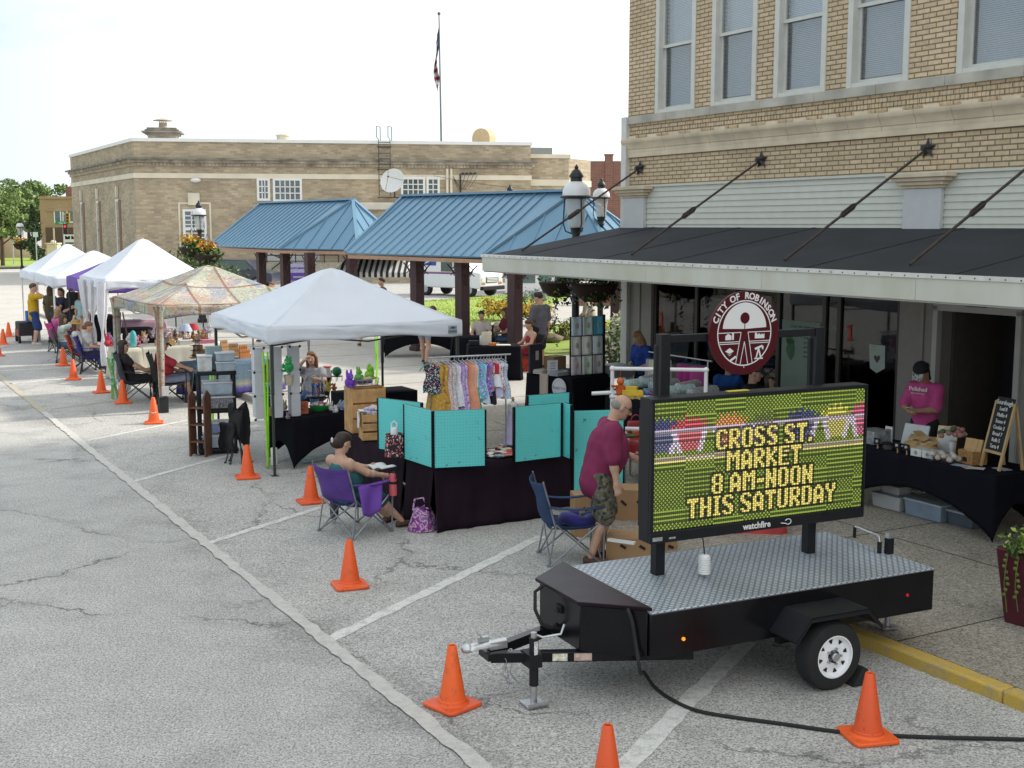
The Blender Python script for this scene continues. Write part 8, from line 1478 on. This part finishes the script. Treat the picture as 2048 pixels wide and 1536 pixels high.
person('brown haired person beside the fair haired woman behind the tents',gp(526,684,.1),120,h=1.64,shirt=cloth('slate_tee',(.10,.10,.125)),trous=m_jean,shoe=m_snk,hair=HB,step=.018)
t=boxthing('shopping_bag','orange red shopping bag with black handles beside the dark display block','bag',gp(1055,742,.1),R(10),(.42,.22,.38),mat('bag_orange',(.50,.05,.02),.6,var=.3,vs=8)); b=MB(); [b.tube([(-.1,s_*.1,.38),(-.06,s_*.11,.55),(.06,s_*.11,.55),(.1,s_*.1,.38)],.008,n=6) for s_ in (-1,1)]; b.build('handle',m_sblack,t)
# ---------------- street lamps, hanging baskets ----------------
m_lblk=mat('lamp_black',(.014,.016,.018),.45,var=.1); m_lgl=mat('lamp_glass',(.55,.57,.56),.15,alpha=.55,var=.06); m_lwh=mat('lamp_white',(.66,.67,.68),.4,var=.03)
def lamp(label,loc,zt,s=1.0):
    t=thing('street_lamp',label,'street lamp',loc,SR,'black post lamps with white domed lanterns'); H=zt-loc[2]; q=lambda z:H-z*s
    b=MB(); b.lathe([(.17,0),(.17,.12),(.13,.16),(.12,.55),(.09,.62),(.075,.7),(.065,q(1.25)),(.09,q(1.22)),(.07,q(1.15)),(.10,q(1.06)),(.11,q(1.02)),(.05,q(1.0))],(0,0,0),16); b.cyl((-.28*s,0,q(1.42)),(.28*s,0,q(1.42)),.018,n=8); b.ell((-.29*s,0,q(1.42)),.03,8,6); b.ell((.29*s,0,q(1.42)),.03,8,6); b.build('post',m_lblk,t)
    b=MB(); b.lathe([(.12*s,q(1.02)),(.135*s,q(.98)),(.18*s,q(.56))],(0,0,0),16,cap=False); b.build('lantern_glass',m_lgl,t); b=MB(); b.lathe([(.035,q(1.0)),(.05,q(.9)),(.04,q(.78)),(.0,q(.74))],(0,0,0),10); b.build('bulb',m_lwh,t)
    b=MB()
    for k in range(3): a=k*2.09+.4; b.tube([(.07*math.cos(a),.07*math.sin(a),q(1.12)),(.17*s*math.cos(a),.17*s*math.sin(a),q(1.08)),(.21*s*math.cos(a),.21*s*math.sin(a),q(.95)),(.19*s*math.cos(a),.19*s*math.sin(a),q(.55))],.012*s,n=6)
    b.lathe([(.18*s,q(.56)),(.255*s,q(.545)),(.27*s,q(.525)),(.255*s,q(.51)),(.2*s,q(.505))],(0,0,0),24); b.lathe([(.10*s,q(.30)),(.095*s,q(.22)),(.12*s,q(.21)),(.115*s,q(.18)),(.06*s,q(.10)),(.03*s,q(.08)),(.035*s,q(.05)),(.0,q(.0))],(0,0,0),16); b.build('lantern_cage',m_lblk,t)
    b=MB(); b.lathe([(.225*s,q(.505)),(.22*s,q(.42)),(.18*s,q(.34)),(.10*s,q(.28))],(0,0,0),24); b.build('dome',m_lwh,t); return t
def lamp_px(label,px,ytop,Y,s=1.0,zb=.1):
    p=dp(px,ytop,Y); return lamp(label,Vector((p.x,p.y,zb)),p.z,s)
L1=lamp_px('tall black street lamp closest to the camera, in front of the near pavilion hip',1153,328,22.5,1.12); lamp_px('black street lamp seen just right of the closest one beyond the pavilion',1203,355,30,.92)
lamp_px('black street lamp whose top alone rises above the near pavilion ridge',1020,368,44); L3=lamp_px('black street lamp with orange flowers between tents and post office',397,400,43); L4=lamp_px('small distant street lamp with a flower basket at the left edge',39,437,88,1.15,0)
m_bowl=mat('basket_coir',(.035,.022,.016),.95,var=.3,vs=30)
def basket(label,loc,r,bloom,n=360,trail=0,sz=.045):
    t=thing('flower_basket',label,'flower basket',loc,0,'flower baskets hung on the lamps'); b=MB(); b.lathe([(.0,-r*.75),(r*.45,-r*.68),(r*.8,-r*.42),(r,0),(r*.95,.02),(.0,.0)],(0,0,0),24); b.build('bowl',m_bowl,t)
    big=sz>.08; leafmass('foliage',[((0,0,.10*r/.4),(r*1.05,r*1.05,.22)),((r*.5,0,.05),(r*.7,r*.7,.2)),((r*.3,-r*.4,-.18),(r*.9,r*.8,.25))],LG,t,n,sz); leafmass('blossom',[((-.1*r,-.1*r,.16 if not big else .30),(r*.95,r*.95,.2))],bloom,t,n//5 if not big else n//3,sz*(.6 if not big else 1.05),up=1 if big else .3)
    b=MB(); [b.cyl((r*.95*math.cos(a),r*.95*math.sin(a),0),(0,0,r*1.6),.006,n=4) for a in (0,2.1,4.2)]; b.build('chain',m_lblk,t)
    if trail: leafmass('trailing_vine',[((-r*.15,-r*.6,-.18-.22*k+.0),(.06,.06,.14)) for k in range(5)],[LG[0],LG[1],mat('leaf_lime',(.28,.36,.06),.6)],t,trail,sz*.7)
    return t
vio=[mat('bloom_mauve',(.34,.17,.48),.7),mat('bloom_white',(.5,.5,.48),.7)]
q=dp(1117,566,22.3); basket('hanging flower basket left of the closest lamp post',q,.36,vio,420,90); q=dp(1189,570,21.6); basket('larger hanging flower basket right of the closest lamp post',q,.42,vio,480,60)
q=dp(1143,560,21.9); leafm=thing('trailing_flowers','mauve trailing flowers spilling between the two hanging baskets','flowers',q,0); leafmass('blossom',[((0,0,-.05),(.10,.08,.18)),((.03,0,-.3),(.06,.06,.16))],vio+[LG[0]],leafm,140,.022)
ora=[mat('croton_orange',(.52,.20,.015),.6,var=.3),mat('croton_yellow',(.55,.38,.02),.6,var=.3)]
q=dp(383,497,42.6); basket('basket of orange and yellow croton leaves on the lamp by the post office, left one',q,.42,ora,240,0,.09); q=dp(415,510,42.4); basket('basket of ferns and orange leaves on the lamp by the post office, right one',q,.45,ora,260,0,.09); q=dp(42,488,87); basket('distant flower basket on the leftmost lamp',q,.55,ora,160,0,.12)
# ---------------- plants ----------------
def bush(label,px,py,w,h,Y,mats,n,sz,name='shrub',group='park shrubs',z0=.1,bloom=None,nb=0,bsz=.04):
    p=dp(px,py,Y); t=thing(name,label,'shrub',Vector((p.x,p.y,z0)),0,group); b=MB(); [b.tube([(0,0,0),(w*.2*math.cos(a),w*.2*math.sin(a),h*.6)],.02,n=5) for a in (0,1.3,2.6,3.9,5.2)]; b.build('stem',mat('twig',(.08,.05,.03),.9),t)
    sp=[((random.uniform(-.32,.32)*w,random.uniform(-.3,.3)*w,h*random.uniform(.3,.75)),(w*.27,w*.25,h*.24)) for _ in range(9)]; leafmass('foliage',sp,mats,t,n,sz)
    if bloom: leafmass('blossom',[((c[0],c[1]-.08*w,c[2]+h*.14),(r[0]*.9,r[1],r[2])) for c,r in sp],bloom,t,nb,bsz,up=1)
    return t
yel=[mat('bloom_yellow',(.55,.36,.03),.7,var=.2),mat('bloom_gold',(.42,.26,.03),.7,var=.2)]; cre=[mat('bloom_cream',(.55,.56,.42),.8,var=.1),mat('bloom_pale',(.48,.52,.34),.8)]
bush('loose green shrub with reddish tips left of the flowered lamp',366,545,3.3,3.0,52,LG+[mat('leaf_russet',(.14,.08,.03),.6)],1100,.11,z0=.1); bush('green shrub right of the flowered lamp, in front of the dark vehicle',438,560,2.6,2.2,50,LG,800,.10); bush('bright young shrub behind the patchwork tent at the pavilion corner',497,585,1.6,1.35,44,[LG[1],mat('leaf_lime',(.28,.36,.06),.6)],420,.08)
bush('small shrub in front of the post office side wall',226,512,3,1.8,74,LG,300,.16)
bush('yellow flowering clump left of the third column',1005,620,1.9,.75,44,LG,420,.06,'flower_clump',bloom=yel,nb=600,bsz=.07); bush('yellow flowering clump right of the third column',1062,622,1.7,.75,42,LG,420,.06,'flower_clump',bloom=yel,nb=560,bsz=.07); bush('grey blue lavender like clump behind the yellow flowers',1060,600,1.9,1.0,48,[mat('leaf_grey',(.17,.2,.2),.8),mat('leaf_greyg',(.12,.16,.10),.8)],600,.06,'flower_clump',bloom=[mat('bloom_lav',(.26,.24,.36),.8)],nb=160)
bush('little yellow tipped shrub by the rocks beyond the man in grey',1117,648,.9,.7,36,LG,260,.06,bloom=yel,nb=90); bush('white hydrangea bush at the corner of the brick shop',1228,690,1.15,1.45,27.5,LG,700,.07,'hydrangea',bloom=cre,nb=1300,bsz=.055); bush('yellow black eyed flowers behind the white hydrangea',1226,640,1.5,1.0,33,LG,420,.06,'flower_clump',bloom=yel,nb=500)
for i,(px,py,Y) in enumerate(((1100,655,35.6),(1125,652,36.4),(1000,650,40))):
    t=thing('garden_rock',('brown rock at the edge of the small lawn','darker rock beside the yellow tipped shrub','flat rock under the left yellow flowers')[i],'rock',dp(px,py,Y)*1,R(i*40)); t.location.z=.12; b=MB(); b.ell((0,0,.1),(.38,.25,.16),10,7,jit=.12); b.build('stone',mat('rock_brown',(.20,.16,.12),.9,var=.3,bump=.4,bs=20),t)
def tree(label,px,py,Y,H,cw,mats,n,sz,conifer=False,z0=0,ch=.62):
    p=dp(px,py,Y); t=thing('tree' if not conifer else 'conifer_tree',label,'tree',Vector((p.x,p.y,z0)),0,'trees at the far left'); b=MB(); b.tube([(0,0,0),(.05,.02,H*.3),(.0,0,H*.75)],[H*.03,H*.022,H*.008],n=8)
    for k in range(7): a=k*2.4; z=H*(.3+.06*k); b.tube([(0,0,z),(cw*.25*math.cos(a),cw*.25*math.sin(a),z+H*.1),(cw*.4*math.cos(a),cw*.4*math.sin(a),z+H*.2)],[H*.012,H*.007,H*.003],n=5)
    b.build('trunk',mat('bark',(.07,.05,.035),.9,var=.3),t)
    if conifer: sp=[((random.uniform(-1,1)*cw*.42*(1-k/26),random.uniform(-1,1)*cw*.42*(1-k/26),H*(.08+.88*k/26)),(cw*.22*(1.1-k/26),cw*.22*(1.1-k/26),H*.06)) for k in range(26)]
    else: sp=[]; [sp.append(((r*math.cos(a),r*math.sin(a),H*random.uniform(1-ch,.93)),(cw*.16,cw*.16,H*.075))) for r,a in [(cw*.40*random.random()**.5,random.uniform(0,6.3)) for _ in range(26)]]
    leafmass('crown',sp,mats,t,n,sz); return t
FL=[mat('far_leaf_a',(.17,.25,.075),.7),mat('far_leaf_b',(.26,.35,.11),.7),mat('far_leaf_c',(.11,.165,.055),.7)]; CF=[mat('far_conifer_a',(.03,.06,.025),.8),mat('far_conifer_b',(.05,.085,.04),.8)]  # broadleaf tones are lightened to carry sunlight and haze in the colour
tree('leafy green tree at the left edge in front of the red brick building',4,500,102,6.2,3.4,FL,2600,.17); tree('dark green conifer left of the orange brick shop',68,498,118,5.6,2.6,CF,3200,.16,True)
for i,(px,Y,H,cw,lb) in enumerate(((16,190,9.2,9,'background tree behind the leaf tree at the left edge'),(58,200,10.9,10,'tallest rounded background tree above the conifer'),(92,205,10.4,9,'background tree touching the orange brick shop roof'),(118,200,8.2,7,'lowest background tree beside the post office corner'))): tree(lb,px,480,Y,H,cw,FL,1900,.42,ch=.75)
# ---------------- background buildings ----------------
m_orb=brick('orange_brick',(.42,.27,.16),(.36,.23,.135),(.33,.26,.18),.5,.17,.02,.12,.004); m_redb=brick('red_brick',(.26,.10,.065),(.20,.08,.055),(.22,.18,.15),.5,.17,.02,.12,.004)
def bx(px0,px1,ytop,ybase,Y):
    a,b_=dp(px0,ybase,Y),dp(px1,ybase,Y); return a.x,b_.x,max(0,a.z)*0,dp(px0,ytop,Y).z
x0,x1,z0,z1=bx(84,166,396,505,150); t=thing('brick_shop','orange brick shop with a row of upper windows and a white sign at far left','building',Vector((x0,150,0)),0); w_=x1-x0; b=MB(); b.b2((0,0,0),(w_+6,14,z1)); b.build('wall',m_orb,t,smooth=0)
b=MB(); b.prism([(0.01,.05),(-1.6,10),(-1.0,14),(.02,14)],0,z1-.3); b.build('side_wall',m_redb,t,smooth=0)
b=MB(); b.b2((-.1,-.15,z1-.1),(w_+6,.3,z1+.2)); b.b2((.8,-.12,z1-1.6),(w_+6,-.01,z1-1.35)); b.build('parapet',m_orb,t,smooth=0)
wz=dp(100,443,150).z; wz1=dp(100,420,150).z; b=MB(); b.b2((1.7,-.12,wz-.15),(w_+.5,-.02,wz)); b.b2((1.7,-.1,wz1),(w_+.5,-.02,wz1+.1)); [b.b2((x-.06,-.1,wz),(x+.06,-.02,wz1)) for x in (1.75,2.5,3.3,4.3,w_)]; wf=b.build('window_frame',m_wht,t); b=MB(); b.b2((1.75,-.06,wz),(w_+.4,-.03,wz1)); b.build('pane',m_pane,wf,smooth=0)
b=MB(); b.b2((.6,-.1,0),(w_+4,-.02,3.2)); b.build('shopfront',mat('shopfront_brown',(.10,.055,.04),.6,var=.2),t); b=MB(); sz_=dp(130,490,150).z; sz1=dp(130,469,150).z; b.b2((2.9,-.3,sz_),(w_+.4,-.2,sz1)); sg_=b.build('sign_board',m_wht,t); b=MB()
for k in (0,.75): b.prism([(3.0+k,sz_+.7),(3.0+k,sz1-.15),(3.15+k,sz1-.15),(3.3+k,sz_+.95),(3.45+k,sz1-.15),(3.6+k,sz1-.15),(3.6+k,sz_+.7)],.305,.32,M=Matrix.Rotation(PI/2,4,'X'))
b.b2((3.0,-.31,sz_+.15),(w_+.2,-.305,sz_+.32)); b.build('sign_mark',m_sblack,sg_); b=MB(); b.b2((2.5,2,z1),(3.8,3,z1+1.4)); b.build('chimney',m_redb,t,smooth=0)
t=thing('red_brick_building','tall red brick building cut by the left edge of the photo','building',Vector((dp(6,500,120).x-9,120,0)),0); zt_=dp(3,284,120).z; b=MB(); b.prism([(0,0),(9,0),(3.4,12),(0,12)],0,zt_); b.build('wall',m_redb,t,smooth=0); b=MB(); zz=dp(3,392,120).z; b.prism([(-.1,-.15),(9.05,-.15),(3.5,12),(-.1,12)],zz-.35,zz+.2); b.build('stone_belt',m_pos,t,smooth=0)
x0,x1,_,zt_=bx(1172,1300,322,500,112); t=thing('red_brick_house','plain red brick building with a chimney seen right of the post office','building',Vector((x0,112,0)),0); b=MB(); b.b2((0,0,0),(x1-x0,10,zt_)); b.build('wall',m_redb,t,smooth=0); b=MB(); cxx=dp(1218,322,112).x-x0; b.b2((cxx-.35,-.1,0),(cxx+.35,.6,zt_+.5)); b.b2((cxx-.42,-.15,zt_+.5),(cxx+.42,.65,zt_+.62)); b.build('chimney',m_redb,t,smooth=0)
p0,p1=dp(1150,628,52),dp(1300,628,52); t=thing('garden_wall','low red brick wall with pale coping beyond the boy','wall',Vector((p0.x,52,.0)),0); w_=p1.x-p0.x; zt_=dp(1225,590,52).z; b=MB(); b.b2((0,0,0),(w_,.4,zt_)); b.build('brickwork',m_redb,t,smooth=0); b=MB(); b.b2((-.1,-.08,zt_),(w_+.1,.48,zt_+.14)); b.build('coping',m_pos,t)
p0,p1=dp(1010,605,63),dp(1140,605,63); t=thing('garden_shed','small white glazed shed with blue paned doors beyond the columns','shed',Vector((p0.x,63,0)),0); w_=p1.x-p0.x; zt_=dp(1060,535,63).z; b=MB(); b.b2((0,0,0),(w_,3,zt_)); b.build('wall',m_wht,t,smooth=0); b=MB(); b.prism([(-.2,-.3),(w_+.2,-.3),(w_+.2,3.3),(-.2,3.3)],zt_,zt_+.12); b.build('roof',mat('grey_roof',(.22,.23,.24),.8),t)
for (a_,c_,z0,z1,m_) in ((.25,1.55,.55,1.75,m_pane),(1.75,2.35,.5,1.75,mat('green_panel',(.10,.20,.16),.7)),(2.55,2.85,.2,1.2,mat('door_blue',(.05,.10,.16),.4)),(2.98,3.25,.2,1.2,mat('door_blue',(.05,.10,.16),.4))):
    b=MB(); b.b2((a_,-.03,z0),(c_,-.005,z1)); b.build('window' if m_ is m_pane else 'panel',m_,t)
# stone stair wall and signs at far left
p0=dp(46,500,128); t=thing('stone_stair','pale stone stair with sloping side wall and end pier at far left','stair',Vector((p0.x,128,0)),0); b=MB(); b.prism([(-2,0),(3.0,0),(3.0,1.0),(1.6,1.1),(-.6,2.3),(-2,2.4)],-.4,0,M=Matrix.Rotation(PI/2,4,'X')); b.build('side_wall',m_pos,t,smooth=0); b=MB(); b.b2((2.6,-.4,0),(3.7,.7,1.5)); b.b2((2.5,-.5,1.5),(3.8,.8,1.65)); b.ell((3.15,.1,1.75),(.3,.3,.2),10,6); b.build('pier',m_pos,t,bev=.03)
def signpost(label,px,ytop,ybase,Y,wd,hh,col,z0=0):
    p=dp(px,ybase,Y); t=thing('sign_post',label,'sign',Vector((p.x,Y,0)),0); zt_=dp(px,ytop,Y).z; b=MB(); b.cyl((0,0,0),(0,0,zt_),.05,n=8); b.build('post',m_galv,t); b=MB(); b.box((0,-.07,zt_-hh/2),(wd,.03,hh)); b.build('plate',mat('sign_%s'%col[0],col[1],.5,var=.03),t); return t
signpost('small white sign on a thin post at the lawn edge, leftmost',28,474,532,105,.32,.5,('pale',(.55,.58,.55))); signpost('white square sign on a post before the stone stair',73,464,505,112,.45,.45,('white',(.62,.62,.62))); signpost('narrow cream post sign left of the traffic signal',110,456,502,112,.14,1.1,('cream',(.55,.47,.36)))
p=dp(129,500,108); t=thing('traffic_signal','traffic signal pole with green street sign and red light at far left','traffic signal',Vector((p.x,108,0)),0); zt_=dp(128,424,108).z; b=MB(); b.cyl((0,0,0),(0,0,zt_),.07,n=10); b.cyl((0,0,zt_-.2),(.6,0,zt_-.1),.04,n=8); b.build('pole',m_galv,t)
for x,yt,m_ in ((.45,428,mat('signal_yellow',(.35,.20,.04),.6)),(.2,451,m_sblack)): zz=dp(128,yt,108).z; b=MB(); b.b2((x-.17,-.2,zz-.75),(x+.17,.0,zz+.1)); [b.cyl((x,-.22,zz-.08-.26*k),(x,-.2,zz-.08-.26*k),.10,n=12,mi=1 if not (k==0 and m_ is m_sblack) else 2) for k in range(3)]; b.build('signal_head',[m_,mat('dark_lens',(.03,.02,.02),.4),mat('red_lamp',(.8,.03,.03),.4,emit=.8,var=0)],t)
zz=dp(128,446,108).z; b=MB(); b.box((-.05,-.1,zz),(1.2,.03,.28)); pl2=b.build('street_sign',mat('sign_green',(.02,.22,.12),.5),t); textm('Main St',.2,m_wlet,face((-.05,-.118,zz),(0,-1,0)),pl2)
# ---------------- vehicles ----------------
def wheelp(par,x,y,r,wd,yo):
    w_=bpy.data.objects.new('wheel',None); COL.objects.link(w_); w_.parent=par; b=MB(); b.cyl((x,y-wd/2,r),(x,y+wd/2,r),r,n=24); b.build('tyre',m_rub,w_,bev=.02); b=MB(); b.cyl((x,y+yo*wd*.5,r),(x,y+yo*(wd*.5+.012),r),r*.55,n=18); b.build('rim',mat('rim_grey',(.4,.4,.4),.4,.5),w_)
tk=dp(915,592,61.5); t=thing('mail_truck','white mail van with blue and red stripe parked beyond the lawn','mail truck',Vector((tk.x,tk.y,0)),R(-36)); m_vw=mat('van_white',(.72,.73,.74),.35,var=.02,coat=.3)
M_=Matrix.Rotation(PI/2,4,'X'); b=MB(); b.prism([(-2.15,.42),(2.15,.42),(2.15,1.18),(1.25,1.30),(.72,2.06),(.55,2.22),(-2.1,2.26),(-2.15,2.2)],-.92,.92,M=M_); b.build('body',m_vw,t,bev=.05)
b=MB(); b.b2((-.30,-.93,1.22),(.42,-.915,1.95)); b.add([(1.16,-.78,1.40),(1.16,.78,1.40),(.76,.74,2.0),(.76,-.74,2.0)],[(0,1,2,3)]); b.add([(.50,-.93,1.25),(1.10,-.93,1.32),(.68,-.93,1.95),(.50,-.93,1.95)],[(0,1,2,3)]); b.build('window',mat('van_glass',(.05,.09,.08),.1,spec=.8),t,smooth=0)
b=MB(); b.b2((-2.16,-.932,1.10),(1.6,-.918,1.15)); b.build('blue_stripe',mat('stripe_blue',(.03,.06,.30),.5),t); b=MB(); b.b2((-2.16,-.932,1.16),(1.6,-.918,1.19)); b.build('red_stripe',mat('stripe_red',(.5,.03,.04),.5),t)
b=MB(); b.prism([(-1.45,1.5),(-.62,1.5),(-.55,2.0),(-1.38,2.0)],.918,.93,M=M_); lg=b.build('logo_panel',mat('logo_blue',(.03,.08,.32),.5),t); b=MB(); b.prism([(-1.36,1.58),(-.95,1.72),(-.66,1.90),(-.98,1.92),(-1.32,1.86),(-1.05,1.80)],.931,.936,M=M_); b.build('eagle_mark',m_wlet,lg)
b=MB(); b.b2((2.15,-.45,.70),(2.18,.45,.98)); gr=b.build('grille',mat('grille_dark',(.05,.05,.05),.5),t); b=MB(); [b.b2((2.175,-.42,.74+.07*k),(2.19,.42,.775+.07*k)) for k in range(4)]; b.build('grille_bar',m_vw,gr)
for y in (-.68,.68): b=MB(); b.b2((2.15,y-.14,.74),(2.18,y+.14,.94)); b.build('headlight',mat('headlight',(.6,.62,.6),.2),t); b=MB(); b.b2((2.15,y-.14,.62),(2.175,y+.14,.70)); b.build('indicator',mat('indicator',(.5,.15,.03),.3),t)
b=MB(); b.b2((2.1,-.9,.34),(2.30,.9,.54)); b.build('bumper',m_sblack,t,bev=.03); b=MB(); b.b2((-2.35,-.8,.4),(-2.15,.8,.55)); b.build('rear_bumper',m_sblack,t)
for x in (-1.35,1.45):
    for y,yo in ((-.80,-1),(.80,1)): wheelp(t,x,y,.34,.22,yo)
b=MB(); b.b2((1.3,-1.05,1.5),(1.4,-.93,1.75)); b.build('mirror',m_sblack,t)
cv=dp(472,575,68); t=thing('parked_car','dark navy vehicle half hidden by shrubs before the loading dock','car',Vector((cv.x,cv.y,0)),R(-6)); b=MB(); b.prism([(-2.3,.35),(2.3,.35),(2.35,.9),(1.5,1.05),(.9,1.62),(-1.9,1.68),(-2.3,1.1)],-.9,.9,M=M_); b.build('body',mat('car_navy',(.02,.025,.05),.3,coat=.5,var=.05),t,bev=.06); b=MB(); b.prism([(1.3,1.08),(.85,1.55),(-1.8,1.6),(-2.0,1.1)],.905,.915,M=M_); b.build('window',mat('van_glass',(.05,.09,.08),.1,spec=.8),t)
for x in (-1.4,1.45):
    for y,yo in ((-.8,-1),(.8,1)): wheelp(t,x,y,.36,.22,yo)
# striped stall, banner
st=dp(668,600,40.5); g=NT('black_white_stripes'); sx=g.n('ShaderNodeSeparateXYZ',{'Vector':g.tc.outputs['Object']}); m_str=g.out(g.mix(g.math('LESS_THAN',g.math('FRACT',g.math('MULTIPLY',sx.outputs[0],5.2)),.5),(.66,.66,.64),(.025,.025,.028)),.8)
t=thing('striped_stall','market stall with black and white striped canopy under the near pavilion end','market stall',Vector((st.x,st.y,.1)),R(-3)); zr=dp(740,517,40.5).z-.1; ze=dp(740,545,40.5).z-.1; zv=dp(740,555,40.5).z-.1; b=MB(); lx,ly=2.6,1.7
b.add([(0,0,ze),(lx,0,ze),(lx,ly,ze),(0,ly,ze),(.30,ly/2,zr),(lx-.30,ly/2,zr)],[(0,1,5,4),(2,3,4,5),(1,2,5),(3,0,4)]); b.build('canopy',m_str,t,smooth=0,solid=.01); b=MB()
for p_,q_ in (((0,0),(lx,0)),((lx,0),(lx,ly)),((lx,ly),(0,ly)),((0,ly),(0,0))): b.grid(lambda u,v:(p_[0]+(q_[0]-p_[0])*u,p_[1]+(q_[1]-p_[1])*u,ze-(ze-zv)*v*(.8+.2*abs(math.sin(u*lx*8.2)))),44,2)
b.build('valance',m_str,t,smooth=0,solid=.01)
for x in (.05,lx-.05):
    for y in (.05,ly-.05): b=MB(); b.cyl((x,y,0),(x,y,ze),.025,n=8); b.build('post',mat('white_leg',(.62,.63,.65),.5),t)
b=MB(); b.b2((.1,.2,.78),(lx-.1,ly-.2,.84)); b.build('counter',mat('counter_brown',(.12,.07,.05),.7),t)
bn=dp(575,572,56); t=thing('banner','purple and white vertical banner with lettering between pavilion columns','banner',Vector((bn.x,bn.y,.1)),R(8)); zt_=dp(600,527,56).z-.1; b=MB(); b.b2((0,0,.2),(1.15,.02,zt_)); b.build('cloth',mat('banner_purple',(.09,.05,.26),.7,var=.1),t); b=MB(); b.b2((0,-.006,zt_-.42),(1.15,-.002,zt_)); b.build('header',mat('banner_lilac',(.34,.32,.50),.7),t)
textm('AGAPE MINISTRIES',.125,mat('banner_ink',(.05,.03,.15),.6),face((.575,-.012,zt_-.22),(0,-1,0)),t,bold=.002); [textm(s_,.10,m_wlet,face((.575,-.004,zt_-.62-.2*k),(0,-1,0)),t) for k,s_ in enumerate(('REDEMPTION','COME AND SEE US','SATURDAY'))]
